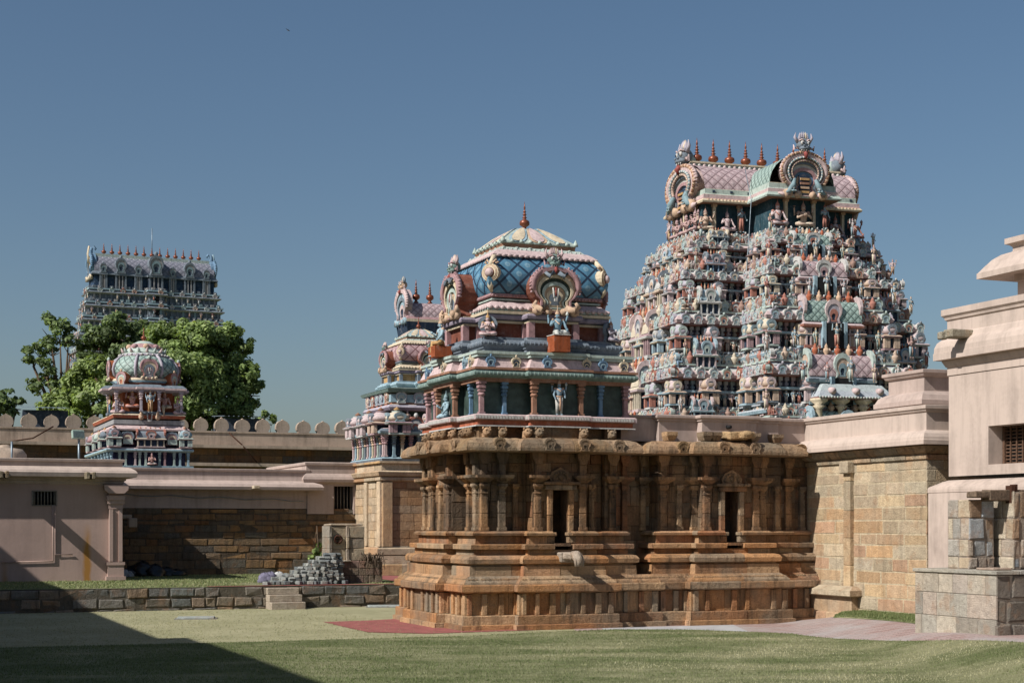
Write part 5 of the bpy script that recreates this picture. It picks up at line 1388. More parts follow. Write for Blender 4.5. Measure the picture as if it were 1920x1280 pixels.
# ribbed round dome
vs = []; fs = []; uvs = []; N4 = 40; pf = [(1.0, 6.92), (1.14, 7.05), (1.18, 7.2), (1.13, 7.38), (.99, 7.56), (.80, 7.68)]
for k, (r_, z) in enumerate(pf):
    for i in range(N4): a = 2*math.pi*i/N4; vs.append((U4+r_*math.cos(a), V4+r_*math.sin(a), z))
for k in range(len(pf)-1):
    for i in range(N4):
        j = (i+1) % N4; fs.append((k*N4+i, k*N4+j, (k+1)*N4+j, (k+1)*N4+i)); s0 = i*.172
        uvs.append([(s0, k*.2), (s0+.172, k*.2), (s0+.172, k*.2+.2), (s0, k*.2+.2)])
uv_mesh('dome', vs, fs, uvs, M['tile_mint'], sh4)
mb = MB()
for q in range(8):
    a = 2*math.pi*(q+.5)/8
    mb.tube([(U4+r_*1.02*math.cos(a), V4+r_*1.02*math.sin(a), z) for r_, z in pf], .05, C_['lilac'], 6)
mb.lathe([(.8, 7.62), (.86, 7.66), (.8, 7.74), (.68, 7.78)], 32, [C_['rose'], C_['lilac'], C_['mint']], (U4, V4, 0))
for q in range(28): a = 2*math.pi*q/28; mb.ell((U4+.84*math.cos(a), V4+.84*math.sin(a), 7.70), (.05, .05, .04), C_['white'], 5, 4)
mb.lathe([(.72, 7.78), (.66, 7.8), (.55, 7.95), (.4, 8.1), (.2, 8.2), (.1, 8.22)], 24, [C_['mint'], C_['mint'], C_['rose'], C_['mint'], C_['sand']], (U4, V4, 0))
for q in range(16): a = 2*math.pi*q/16; mb.tube([(U4+.66*math.cos(a), V4+.66*math.sin(a), 7.78), (U4+.74*math.cos(a), V4+.74*math.sin(a), 7.85), (U4+.78*math.cos(a), V4+.78*math.sin(a), 7.95)], [.06, .05, .01], C_['mint'] if q % 2 else C_['pink'], 5)
for q in range(8):
    a = 2*math.pi*q/8; mb.ell((U4+.5*math.cos(a), V4+.5*math.sin(a), 7.99), (.12, .12, .1), C_['rose'] if q % 2 else C_['sand'], 7, 5)
build(mb, 'dome_trim', M['paint'], sh4)
mb = MB(TM(U4, V4, 8.2)); kalasam(mb, .1, .48, hx('84462c'), 10); build(mb, 'finial', M['copper'], sh4)
for rot, big in ((0, 1), (R(-90), 1), (R(90), 1), (R(180), 1), (R(-45), 0), (R(45), 0)):
    g = MB(); w = .58 if big else .42
    nasi(g, w, w*1.15, .35, [C_['rose'], C_['cream'], C_['slate'], C_['pink']] if big else [C_['rose'], C_['mint'], C_['sand']], small=not big, mark=bool(big), centre=C_['slate'] if big else C_['orange'], body=hx('97583a'))
    g.ell((0, 0, w*1.2), (.12*w, .1*w, .14*w), C_['mint'] if big else C_['sand'], 7, 5)
    m2 = MB(TM(U4, V4, 6.86 if big else 6.62, rot) @ TM(0, -1.2 if big else -1.28, 0)); m2.merge(g); build(m2, 'gable', M['paint'], sh4)
def st4(x, y, z, rot, h, **k):
    m2 = MB(TM(U4+x, V4+y, z, rot, h)); figure(m2, n=7, **k); return build(m2, 'statue', M['paint'], sh4)
st4(-1.0, -1.0, 5.71, R(-25), .72, pose='lotus', skin=C_['pink'], cloth=C_['rose'], crown=C_['gold'], hands='fold')
st4(1.0, -1.0, 5.71, R(25), .72, pose='lotus', skin=C_['pink'], cloth=C_['rose'], crown=C_['gold'], hands='fold')
st4(-.55, -1.05, 5.9, 0, .72, pose='lotus', skin=C_['skin'], cloth=C_['orange'], crown=C_['gold'], hands='up')
st4(.55, -1.05, 5.9, 0, .66, pose='seat', skin=C_['skin'], cloth=C_['cream'], crown=C_['sand'], hands='bless')
st4(0, -1.42, 5.74, 0, .74, pose='stand', skin=C_['skinb'], cloth=C_['gold'], crown=C_['sand'], arms=4, hands='down')
st4(-1.15, .1, 5.71, R(-90), .7, pose='stand', skin=C_['sand'], cloth=C_['blue'], crown=C_['gold'], hands='down')
st4(.05, -1.45, 4.02, 0, .48, pose='lotus', skin=C_['skin'], cloth=C_['white'], crown=C_['rose'], hands='fold')
for x, y, c in ((-.3, -1.36, 'lilac'), (.3, -1.36, 'lilac'), (-1.1, -1.12, 'lilac'), (1.1, -1.12, 'lilac'), (-1.12, .7, 'lilac')):
    m2 = MB(); pillar(m2, U4+x, V4+y, 5.78, 6.45, .09, C_[c], C_['pink']); build(m2, 'pillar', M['paint'], sh4)
for i, x in enumerate((-1.3, -1.02, -.82, -.5, -.35, -.15, .32, .5, .82, 1.02, 1.3)):
    m2 = MB(); pillar(m2, U4+x, V4-1.36, 4.0, 4.46, .075, C_[['sky', 'mint', 'mint', 'pink', 'mint', 'mint', 'mint', 'rose', 'mint', 'sky', 'sky'][i]]); build(m2, 'pillar', M['paint'], sh4)
for y in (-1.0, -.3, .5, 1.3, 2.2, 3.1, 4.1):
    m2 = MB(); pillar(m2, U4-1.36, V4+y, 4.0, 4.46, .075, C_['sky']); build(m2, 'pillar', M['paint'], sh4)
for i, (x, y, rot) in enumerate(((-1.2, -1.3, 0), (1.2, -1.3, 0), (-.75, -1.32, 0), (.75, -1.32, 0), (-1.3, .2, R(-90)), (-1.3, 1.8, R(-90)), (-1.3, 3.6, R(-90)))):
    m2 = MB(TM(U4+x, V4+y, 4.6, rot)); k = MB()
    if i in (2, 3):
        k.box(-.16, -.1, 0, .16, .2, .16, C_['mint']); nasi(k, .42, .42, .2, [C_['slate'], C_['rose'], C_['cream'], C_['rose']], centre=C_['orange']); m2.merge(k, TM(0, 0, .1))
    else:
        kuta(k, .42, .70, er, 8, (C_['mint'], C_['pink'], C_[['slate', 'sky', 'pink', 'pink', 'slate', 'mint', 'rose'][i]])); m2.merge(k)
    build(m2, 'miniature_shrine', M['paint'], sh4)
m2 = MB(TM(U4+.02, V4-1.30, 4.6)); sala(m2, .95, .35, .62, er); build(m2, 'wagon_shrine', M['paint'], sh4)
m2 = MB(TM(U4, V4-1.24, 5.5)); 
for s in (-1, 1):
    m2.ell((s*.28, 0, .1), (.1, .09, .1), C_['sand'], 7, 5); m2.ell((s*.28, -.03, .2), (.06, .06, .07), C_['sand'], 6, 4); m2.tube([(s*.06, -.04, .0), (s*.08, -.05, .2)], .022, C_['white'], 6)
m2.tube([(0, -.05, .02), (0, -.05, .2)], .018, C_['red'], 6); m2.box(-.06, -.07, -.05, .06, -.02, .02, C_['white']); build(m2, 'emblem', M['paint'], sh4)
# ------------------------------------------------------------------ hall wall to the right of the long facade
HALLU = 8.04
hall = tthing('stone_hall', 'sunlit hall of tan and grey stone blocks under a pale pink parapet, facing left', 'building', HALLU, -1.5)
V_END = -3.45
mb = MB()
rows = [0.05, .32, .58, .86, 1.10, 1.36, 1.62, 1.84, 2.1, 2.36, 2.60, 2.84, 3.06, 3.24]
HPAL = [hx(h) for h in ('a8967e', 'a48f73', 'a88c6c', 'a1937d', '988a74', 'a89a83', 'a4866d', '9d907c', 'a99176', 'a2896d', 'ab9678')]
mb.ashlar((HALLU, 1.0), (HALLU, V_END), rows, HPAL, (.42, 1.1), ch=.006, jit=.005, gap=.009, oj=.016)
mb.ashlar((HALLU, V_END), (HALLU+1.2, V_END), rows, HPAL, (.3, .6))
mb.box(HALLU+.006, V_END+.006, 0, 14, 7, 3.6, hx('ad9f86'))
build(mb, 'wall', M['stone_clean'], hall)
mb = MB()
hp = [(HALLU, 3.0), (HALLU, V_END), (HALLU+5, V_END), (HALLU+5, 3.0)]
for p in ([(.0, 3.24), (.045, 3.26), (.05, 3.33), (.02, 3.345)], [(.02, 3.345), (.10, 3.40), (.16, 3.50), (.0, 3.52)]): mb.courses(hp, p, HPAL, (.4, .8), edges=[0, 1], jit=.008)
build(mb, 'stone_cornice', M['stone'], hall)
mb = MB(); mb.sweep(hp, [(.0, 3.51), (.27, 3.52), (.27, 3.60), (.25, 3.61), (.24, 3.66), (.20, 3.73), (.12, 3.77), (.05, 3.79), (.03, 3.80), (.03, 4.13), (.06, 4.15), (.08, 4.19), (.10, 4.20), (.10, 4.26), (.07, 4.27)], PINK)
build(mb, 'parapet', M['pink_pale'], hall)
mb = MB(TM(HALLU, -.92, 0, R(-90))); c = HPAL[2]
for z0, z1 in ((.75, 1.2), (1.2, 1.75), (1.75, 2.3), (2.3, 2.9), (2.9, 3.22)): mb.cbox(-.12, -.09, z0+.003, .12, .05, z1-.003, vary(rnd.choice(HPAL)), .01)
mb.cbox(-.15, -.18, 3.05, .15, .05, 3.3, HPAL[3], .02); mb.cbox(-.19, -.15, .58, .19, .05, .75, HPAL[1], .015)
build(mb, 'pilaster', M['stone_clean'], hall)
mb = MB()
for p in ([(.22, 0.0), (.22, .22), (.2, .24), (.1, .25)], [(.16, .24), (.16, .56)], [(.2, .56), (.28, .59), (.28, .70), (.1, .78)]):
    mb.courses([(HALLU, .7), (HALLU, -1.05), (HALLU+.5, -1.05), (HALLU+.5, .7)], p, HPAL, (.4, .8), edges=[0, 1])
build(mb, 'base_moulding', M['stone_clean'], hall)
# pink stepped roof block above the hall
mb = MB(); hu, hv = 9.1, 1.3      # near-left corner
hu, hv = to_uv(world(1733, 31.8)); 
rp = [(hu, hv+1.2), (hu, hv), (hu+4, hv), (hu+4, hv+1.2)]
mb.sweep(rp, [(-.1, 3.9), (-.1, 4.38), (.22, 4.40), (.22, 4.49), (.2, 4.50), (.15, 4.6), (.05, 4.66), (.0, 4.68), (.0, 4.96), (.05, 4.98), (.08, 5.03), (.1, 5.04), (.1, 5.10), (.06, 5.11)], PINK)
build(mb, 'roof_block', M['pink'], hall)

# ------------------------------------------------------------------ pink building, right edge
PU, PV = 7.96, -4.22
pb_ = tthing('pink_building', 'tall pale pink building with heavy cornice and a deep grilled window, at the right edge', 'building', PU, PV)
mb = MB()
bp = [(PU, PV), (PU, -16), (PU+8, -16), (PU+8, PV)]
# wall in strips round the window
wa, wb, wz0, wz1 = PV-1.12, PV-2.35, 3.08, 3.76
def wallq(v0_, v1_, z0_, z1_): mb.add([(PU, v0_, z0_), (PU, v1_, z0_), (PU, v1_, z1_), (PU, v0_, z1_)], [(0, 1, 2, 3)], PINK)
wallq(PV, wa, 2.9, 4.8); wallq(wb, -16, 2.9, 4.8); wallq(wa, wb, 2.9, wz0); wallq(wa, wb, wz1, 4.8)
wd = .42
for q in ([(PU, wa, wz0), (PU+wd, wa, wz0), (PU+wd, wa, wz1), (PU, wa, wz1)], [(PU, wb, wz0), (PU, wb, wz1), (PU+wd, wb, wz1), (PU+wd, wb, wz0)], [(PU, wa, wz0), (PU, wb, wz0), (PU+wd, wb, wz0), (PU+wd, wa, wz0)], [(PU, wa, wz1), (PU+wd, wa, wz1), (PU+wd, wb, wz1), (PU, wb, wz1)]):
    mb.add(q, [(0, 1, 2, 3)], PINK)
mb.add([(PU, PV, 2.9), (PU+8, PV, 2.9), (PU+8, PV, 4.8), (PU, PV, 4.8)], [(0, 3, 2, 1)], PINK)
mb.sweep(bp, [(.26, 0), (.26, 2.60), (.27, 2.605), (.27, 2.66), (.26, 2.70), (.08, 2.80), (.0, 2.83)], PINK, cap_top=False)
build(mb, 'wall', M['pink_pale'], pb_)
mb = MB()
mb.sweep(bp, [(.0, 4.74), (.02, 4.745), (.02, 4.89), (.04, 4.90), (.09, 5.0), (.09, 5.02), (.20, 5.025), (.20, 5.15), (.19, 5.155), (.185, 5.25), (.15, 5.34), (.10, 5.39), (.07, 5.41), (.04, 5.5), (.02, 5.52), (.02, 5.74), (.05, 5.76), (.06, 5.8), (.10, 5.84), (.10, 5.95), (.07, 5.955)], PINK)
build(mb, 'cornice', M['pink_pale'], pb_)
win = MB(); win.box(PU+wd-.02, wb, wz0, PU+wd+.03, wa, wz1, (.01, .01, .01)); wo = build(win, 'window', M['dark'], pb_)
g = MB()
for q in range(11): z = wz0+.03+q*(wz1-wz0-.06)/10; g.box(PU+wd-.10, wb, z-.012, PU+wd-.08, wa-.04, z+.012, (.2, .2, .2))
for q in range(8): v = wa-.06-q*.16; g.box(PU+wd-.12, v-.012, wz0, PU+wd-.095, v+.012, wz1, (.2, .2, .2))
g.box(PU+wd-.13, wa-.075, wz0, PU+wd-.06, wa-.02, wz1, (.2, .2, .2)); build(g, 'window_grille', M['grille'], wo)
mb = MB(TM(PU-.16, PV-.62, 5.33, R(-90))); mb.cbox(-.14, -.34, .02, .14, .45, .17, hx('8d8676'), .02, .01); mb.cbox(-.2, -.42, .0, -.06, -.28, .14, hx('8d8676'), .02); build(mb, 'rain_spout', M['granite'], pb_)
# open roof kiosk
mb = MB(); ku, kv = 8.05, -4.9
kr = [(ku, kv), (ku, kv-4.0), (ku+4.0, kv-4.0), (ku+4.0, kv)]
mb.sweep(kr, [(-.5, 6.47), (.0, 6.42), (.0, 6.52), (-.015, 6.525), (-.10, 6.64), (-.19, 6.75), (-.30, 6.83), (-.42, 6.87), (-.44, 6.88), (-.44, 6.95), (-.40, 6.99), (-.34, 7.01), (-.34, 7.11), (-.36, 7.115), (-.9, 7.2)], PINK, cap_bot=True)
build(mb, 'kiosk_roof', M['pink_pale'], pb_)
for (a, b) in ((.62, -.62), (.62, -3.3), (3.3, -.62), (3.3, -3.3)):
    mb = MB(); mb.box(ku+a-.12, kv+b-.12, 5.9, ku+a+.12, kv+b+.12, 6.5, PINK); mb.box(ku+a-.16, kv+b-.16, 6.34, ku+a+.16, kv+b+.16, 6.48, PINK); build(mb, 'kiosk_post', M['pink_pale'], pb_)

# ------------------------------------------------------------------ left pink buildings
LV = 15.18; LU = -4.14
lb = tthing('pink_wall_house', 'low pink house with barred window, corner pilaster and rust stains, at the left edge', 'building', LU-4, LV)
LX = LU-4
def uat(px, v):            # temple u of a photo column on the plane v = const
    k = (px-960)/FPX; return (k*(CY+v*CT)-CX+v*ST)/(CT-k*ST)
M['pink_left'] = m_plaster('pink_plaster_left', hx('ac958b'), .2, rust=[(uat(163, LV)-LX, .13, 2.1, 1.6), (uat(8, LV)-LX, .11, 1.2, 1.0)])
mb = MB(); w0, w1 = uat(62, LV), uat(105, LV)
for (a, b, z0, z1) in ((-26, w0, .4, 3.15), (w1, LU, .4, 3.15), (w0, w1, .4, 2.54), (w0, w1, 2.90, 3.15)):
    mb.add([(a, LV, z0), (b, LV, z0), (b, LV, z1), (a, LV, z1)], [(0, 1, 2, 3)], PINK)
mb.add([(LU, LV, .4), (LU, LV+9, .4), (LU, LV+9, 3.3), (LU, LV, 3.3)], [(0, 1, 2, 3)], PINK)
for q in ([(w0, LV, 2.54), (w0, LV+.25, 2.54), (w0, LV+.25, 2.9), (w0, LV, 2.9)], [(w1, LV, 2.54), (w1, LV+.25, 2.54), (w1, LV+.25, 2.9), (w1, LV, 2.9)], [(w0, LV, 2.54), (w1, LV, 2.54), (w1, LV+.25, 2.54), (w0, LV+.25, 2.54)], [(w0, LV, 2.9), (w1, LV, 2.9), (w1, LV+.25, 2.9), (w0, LV+.25, 2.9)]): mb.add(q, [(0, 1, 2, 3)], PINK)
build(mb, 'wall', M['pink_left'], lb)
win = MB(); win.box(w0, LV+.22, 2.54, w1, LV+.26, 2.9, (.01,)*3); wo = build(win, 'window', M['dark'], lb)
g = MB()
for q in range(7): x = w0+(w1-w0)*(q+.5)/7; g.tube([(x, LV+.03, 2.54), (x, LV+.03, 2.9)], .016, (.1,)*3, 6)
for (a, b, c_, d_) in ((w0-.02, w1+.02, 2.515, 2.545), (w0-.02, w1+.02, 2.895, 2.925), (w0-.03, w0+.01, 2.515, 2.925), (w1-.01, w1+.03, 2.515, 2.925)): g.box(a, LV-.02, c_, b, LV+.05, d_, (.1,)*3)
build(g, 'window_bars', M['bars'], wo)
LBP = [(-26, LV), (LU, LV), (LU, LV+9), (-26, LV+9)]
mb = MB(); mb.sweep(LBP, [(.0, 3.10), (.03, 3.12), (.03, 3.18), (.08, 3.2), (.08, 3.27), (.33, 3.29), (.35, 3.40), (.33, 3.42), (.31, 3.46), (.2, 3.53), (.06, 3.56), (.0, 3.57), (.0, 3.69), (.05, 3.70), (.06, 3.76), (.02, 3.77)], PINK)
build(mb, 'cornice', M['pink_pale'], lb)
mb = MB(); a, b = uat(201, LV), uat(231, LV); ca = (a+b)/2; w = .17
P_ = lambda k, z0, z1, d=.0: mb.box(ca-w*k, LV-.10-d, z0, ca+w*k, LV+.05, z1, PINK)
P_(1.5, .55, .65, .06); P_(1.25, .65, .95, .02); P_(1.4, .95, 1.03, .04); P_(1.0, 1.03, 2.45); mb.box(ca-w*.99-.0, LV-.14, 1.05, ca-w*.45, LV-.05, 2.44, PINK); mb.box(ca+w*.45, LV-.14, 1.05, ca+w*.99, LV-.05, 2.44, PINK)
P_(1.1, 2.45, 2.58, .02); P_(1.3, 2.58, 2.68, .05); P_(1.42, 2.68, 2.80, .08); P_(1.1, 2.80, 2.86, .02)
mb.prism([(ca-w*1.2, 2.86), (ca+w*1.2, 2.86), (ca+w*1.8, 2.95), (ca+w*1.9, 3.08), (ca-w*1.9, 3.08), (ca-w*1.8, 2.95)], LV-.26, LV+.05, PINK)
build(mb, 'pilaster', M['pink_left'], lb)
mb = MB(); x1, x2 = uat(99, LV), uat(101.5, LV); zh, zh2 = 1.07, 1.24
mb.tube([(x1, LV-.03, 2.54), (x1, LV-.03, zh), (uat(2, LV), LV-.03, zh-.02)], .016, PINK, 6); mb.tube([(x2+.02, LV-.03, 2.54), (x2+.02, LV-.03, zh2), (uat(136, LV), LV-.03, zh2)], .014, PINK, 6)
build(mb, 'conduit_pipe', M['pink_left'], lb)
for px in (4, 164):
    x = uat(px, LV); mb = MB(TM(x, LV-.30, 3.27)); c = hx('7d725e')
    for s in (-1, 1): mb.cbox(s*.075-.045, -.50, -.05, s*.075+.045, .1, .13, c, .015, .006)
    mb.cbox(-.06, -.45, -.02, .06, .1, .08, mixc(c, DARKST, .5), .01); build(mb, 'rain_spout', M['granite'], lb)

MV2 = 19.4
mbld = tthing('pink_parapet_house', 'set-back pink house with a dark rough stone lower wall, left of the second shrine', 'building', 0, MV2)
ML0, ML1, ME = -6.2, 2.0, 6.4
OLD = [hx(h) for h in ('6b5a47', '74604a', '7d6549', '5d5347', '665e52', '85694a', '6f5a44', '575048', '7a5a3e', '8b6c4a', '625d54')]
mb = MB()
zz = [.4, .70, .98, 1.20, 1.40, 1.62, 1.80, 2.02, 2.16, 2.36, 2.52]
mb.ashlar((ML0, MV2), (ME, MV2), zz, OLD, (.3, .95), ch=.009, jit=.012, gap=.004, rough=.012, oj=.03); mb.box(ML0, MV2+.012, .3, ME, MV2+3, 2.5, hx('554a3e'))
build(mb, 'stone_wall', M['rubble'], mbld)
mb = MB()
mb.box(ML0, MV2-.02, 2.52, ML1, MV2+4, 3.0, PINK)
mp2 = [(ML0, MV2), (ML1, MV2), (ML1, MV2+5), (ML0, MV2+5)]
mb.sweep(mp2, [(.0, 2.90), (.03, 2.92), (.03, 3.06), (.42, 3.08), (.44, 3.17), (.42, 3.19), (.38, 3.25), (.2, 3.31), (.06, 3.36), (.04, 3.46), (.04, 3.62), (.08, 3.64), (.09, 3.70), (.05, 3.71)], PINK)
w0, w1 = uat(625, MV2), uat(662, MV2)
mb.box(ML1+.01, MV2-.05, 2.36, w0, MV2+4, 3.34, PINK); mb.box(w1, MV2-.05, 2.36, ME, MV2+4, 3.34, PINK); mb.box(w0, MV2-.05, 3.22, w1, MV2+4, 3.34, PINK)
mp3 = [(ML1+.02, MV2-.02), (ME, MV2-.02), (ME, MV2+5), (ML1+.02, MV2+5)]
mb.sweep(mp3, [(.0, 3.25), (.16, 3.34), (.18, 3.42), (.15, 3.50), (.08, 3.58), (.05, 3.6), (.05, 3.84), (.09, 3.86), (.10, 3.93), (.06, 3.95)], PINK)
build(mb, 'plaster_wall', M['pink'], mbld)
mb = MB(); mb.box(w0, MV2+.35, 2.36, w1, MV2+.4, 3.25, (.01,)*3); wo = build(mb, 'window', M['dark'], mbld)
g = MB()
for q in range(6): x = w0+(w1-w0)*(q+.5)/6; g.tube([(x, MV2+.10, 2.36), (x, MV2+.10, 3.22)], .014, (.1,)*3, 6)
build(g, 'window_bars', M['bars'], wo)
for px in (472,):
    x = uat(px, MV2); m2 = MB(TM(x, MV2-.42, 3.12)); m2.cbox(-.09, -.30, -.02, .09, .1, .08, C_['cream'], .012); m2.cbox(-.05, -.2, -.0, .05, .1, .05, C_['sand'], .01); build(m2, 'rain_spout', M['granite'], mbld)
m2 = MB(TM(-4.12+.2, LV+3.6, 2.2)); m2.cbox(-.3, -.05, .0, .55, .12, .12, C_['lilac'], .02); m2.cbox(.45, -.1, -.25, .7, .12, .02, C_['sand'], .02); build(m2, 'rain_spout', M['merlon'], mbld)
m2 = MB(); m2.tube([(ML0+q*.45, MV2-.06, 2.98-.03*math.sin(q*1.9)-.012*q) for q in range(19)], .011, (.3, .25, .2), 5); build(m2, 'cable', M['galv'], mbld)

# ------------------------------------------------------------------ crenellated compound wall
WV = 47.2
cwall = tthing('crenellated_wall', 'long old compound wall topped with rounded merlons, in front of the trees', 'wall', 5, WV)
mb = MB(); mb.box(-26, WV, .5, 26, WV+1.0, 5.72, hx('5e5040')); mb.ashlar((-26, WV-.02), (26, WV-.02), [4.0, 4.35, 4.65, 5.0, 5.35, 5.66], OLD, (.7, 1.8), gap=.01); build(mb, 'stone_wall', M['rubble'], cwall)
mb = MB(); mb.box(-26, WV-.75, 5.66, 26, WV+1.1, 5.80, hx('ae9e8f')); mb.box(-26, WV-.12, 5.80, 26, WV+.9, 6.48, hx('ae9e8f')); mb.box(-26, WV-.16, 6.40, 26, WV+.95, 6.48, hx('ae9e8f'))
mb.box(-26, WV-.9, 4.8, 26, WV-.0, 4.95, hx('4d443a'))
build(mb, 'plaster_band', M['merlon'], cwall)
mm_ = MB(); out = [(-.27, 0), (-.26, .06), (-.335, .16), (-.345, .28), (-.31, .42), (-.22, .53), (-.10, .59), (-.04, .61), (0, .66), (.04, .61), (.10, .59), (.22, .53), (.31, .42), (.345, .28), (.335, .16), (.26, .06), (.27, 0)]
mm_.prism(out, -.16, .16, hx('b0a092')); 
me_ = mesh_of(mm_, 'merlon'); me_.materials.append(M['merlon'])
org = ORG[cwall.name]
for q in range(34):
    u = -13.6+q*.985+rnd.uniform(-.03, .03)
    place(me_, 'merlon', TM(u-org.x, WV+.3-org.y, 6.475, rnd.uniform(-.03, .03), 1, sx=rnd.uniform(.95, 1.05), sz=rnd.uniform(.93, 1.06)), cwall)

# sheds behind the wall
def shed(px0, px1, py0, py1, Y, label):
    a = world(px0, Y); b = world(px1, Y); z1 = EYE+(HOR-py0)*Y/FPX; z0 = EYE+(HOR-py1)*Y/FPX
    t = thing('metal_shed', label, 'shed', ((a.x+b.x)/2, Y, .5), GT)
    L = (b.x-a.x)/2; mb = MB(); d = 3.0
    n = int(L*2/.28)
    for q in range(n):
        x = -L+2*L*q/n; x1 = -L+2*L*(q+1)/n
        mb.add([(x, -d, z0-.5), (x+.05, -d, z0-.46), (x1-.05, -d, z0-.46), (x1, -d, z0-.5), (x, d, z1-.5), (x+.05, d, z1-.46), (x1-.05, d, z1-.46), (x1, d, z1-.5)], [(0, 1, 5, 4), (1, 2, 6, 5), (2, 3, 7, 6)], C_['sky'])
    build(mb, 'roof', M['galv'], t)
    mb = MB(); mb.box(-L+.1, -d+.4, 0, L-.1, d-.2, z0-.58, hx('3b4350')); build(mb, 'wall', M['paint_far'], t)
shed(40, 126, 757, 772, 92, 'blue-grey corrugated metal roof behind the crenellated wall, far left')
shed(408, 488, 775, 787, 95, 'small grey metal roof behind the crenellated wall, right of the small shrine')
# floodlight and tank on the left house
fl = tthing('floodlight', 'pale floodlight panel on a thin pole, left of the small shrine', 'floodlight', uat(148, 24), 24.0, 3.6)
mb = MB(TM(uat(148, 24), 24.0, 0)); mb.tube([(0, 0, 3.6), (0, 0, 4.75)], .035, (.5,)*3, 8); build(mb, 'pole', M['galv'], fl)
mb = MB(TM(uat(148, 24), 24.0, 4.9, R(10), rx=R(-12))); mb.cbox(-.23, -.06, -.14, .17, .06, .14, hx('8fa39a'), .02); mb.box(-.19, -.065, -.10, .13, -.058, .10, hx('59696a')); mb.box(-.05, -.02, -.2, .0, .03, -.1, hx('888888')); build(mb, 'lamp_head', M['paint'], fl)
tk = tthing('water_tank', 'cream cylindrical water tank on the roof of the left pink house', 'tank', uat(10, 22), 22.0, 3.6)
mb = MB(); mb.lathe([(.62, 3.6), (.64, 3.7), (.62, 4.15), (.5, 4.3), (.18, 4.36), (.18, 4.42), (.05, 4.44)], 24, hx('b49f7f'), (uat(10, 22), 22.0, 0)); build(mb, 'tank_body', M['merlon'], tk)
mb = MB(); mb.tube([(uat(18, 22), 21.2, 3.6), (uat(18, 22), 21.2, 4.5)], .03, (.5,)*3, 6); build(mb, 'pipe', M['galv'], tk)

# ------------------------------------------------------------------ retaining wall, steps, things on the terrace
RV = 9.63
rw = tthing('retaining_wall', 'low dry-stone retaining wall of rough dark blocks along the raised lawn', 'wall', -3, RV)
RUB = [hx(h) for h in ('73706a', '7c7468', '6b6a66', '837566', '62615e', '86735f', '78736b', '6f726f', '8b7f6f')]
mb = MB(); mb.ashlar((-30, RV), (4.5, RV), [-.05, .06, .30, .535], RUB, (.24, .62), ch=.014, jit=.025, gap=.007, rough=.018, oj=.03); mb.box(-30, RV+.014, -.1, 4.5, RV+.5, .52, hx('5c564c'))
build(mb, 'stone_courses', M['rubble'], rw)
stp = tthing('stone_steps', 'three pale granite steps against the low retaining wall', 'steps', uat(530, RV-.3), RV-.3)
s0, s1 = uat(498, RV), uat(557, RV)
for q, (z0, z1, y) in enumerate(((-.02, .17, .62), (.17, .34, .40), (.34, .50, .2))):
    mb = MB(); mb.cbox(s0+.03*q*0, RV-y, z0, s1+.03*(2-q), RV-.005, z1, hx('a39787'), .012); build(mb, 'step', M['granite'], stp)
# heap of grey paving blocks
BX, BY = to_uv(world(590, 41.9)); BX2, _ = to_uv(world(505, 41.9))
bm_ = MB(); bm_.cbox(-.1, -.05, 0, .1, .05, .08, hx('7c7f7c'), .008); bmes = []
for c in ('8a8d8a', '747875', '969892', '6a6f70'):
    b2 = MB(); b2.cbox(-.075, -.05, 0, .075, .05, .085, hx(c), .008); m_ = mesh_of(b2, 'paving_block'); m_.materials.append(M['granite']); bmes.append(m_)
cu, cv = to_uv(world(552, 41.3)); cv = RV+1.15
br = random.Random(3)
cells = []
gx, gy, gz = .165, .13, .084
for lay in range(9):
    hw = .98-.094*lay; hd = .62-.055*lay
    for i in range(-11, 12):
        for j in range(-6, 7):
            x, y = i*gx+(.11 if lay % 2 else 0), j*gy
            rr = (x/hw)**2+(y/hd)**2
            if rr < 1.0 and (y < -.1 or rr > .45 or lay > 5) and (y < .2 or lay > 5): cells.append((x+.12*lay*.7, y, lay*gz))
br.shuffle(cells); cells = cells[:285]
def copy_block(k, p, rz, rx):
    o = bpy.data.objects.new('paving_block', bmes[k]); COL.objects.link(o)
    w = tl(cu+p[0], cv+p[1], TZ+p[2]); o.matrix_world = Matrix.Translation(w) @ Matrix.Rotation(THETA+rz, 4, 'Z') @ Matrix.Rotation(rx, 4, 'X')
    tag(o, 'grey concrete paving block in the loose heap on the terrace', 'paving block', 'grey paving blocks heaped on the terrace')
for (x, y, z) in cells:
    t = br.random()
    copy_block(br.randrange(4), (x+br.uniform(-.02, .02), y+br.uniform(-.015, .015), z), (br.choice([0, R(90), 0, 0]) if t < .3 else br.uniform(-1.2, 1.2)), br.choice([0, 0, R(-14), R(18), R(30)]))
for q in range(14):
    copy_block(br.randrange(4), (br.uniform(-1.2, 1.0), br.uniform(-.75, -.5), 0), br.uniform(0, 3), 0)
# small stone pier on a brick plinth
pu, pv = to_uv(world(607, 43.0)); pv = RV+1.95
pier = tthing('stone_pier', 'short block-built stone pier with an iron ring, on a brick plinth', 'pier', pu, pv, TZ)
GR_ = [hx(h) for h in ('a3957f', '8f8577', 'b0a28a', '9a8d7d')]
mb = MB()
for (a, b, c0, c1) in ((-.44, -.36, -.42, .3), (-.36, .02, -.34, .3), (.02, .10, -.42, .3), (.10, .5, -.40, .3)):
    zs = [.55, .86, 1.14, 1.44]
    for k in range(3): mb.cbox(pu+a+.003, pv+c0+rnd.uniform(-.01, .01), TZ+zs[k]+.003, pu+b-.003, pv+c1, TZ+zs[k+1]-.003, vary(rnd.choice(GR_)), .012, .006)
mb.cbox(pu-.40, pv-.36, TZ+1.44, pu+.46, pv+.28, TZ+1.50, hx('9a8b78'), .02, .012)
build(mb, 'block_body', M['granite'], pier)
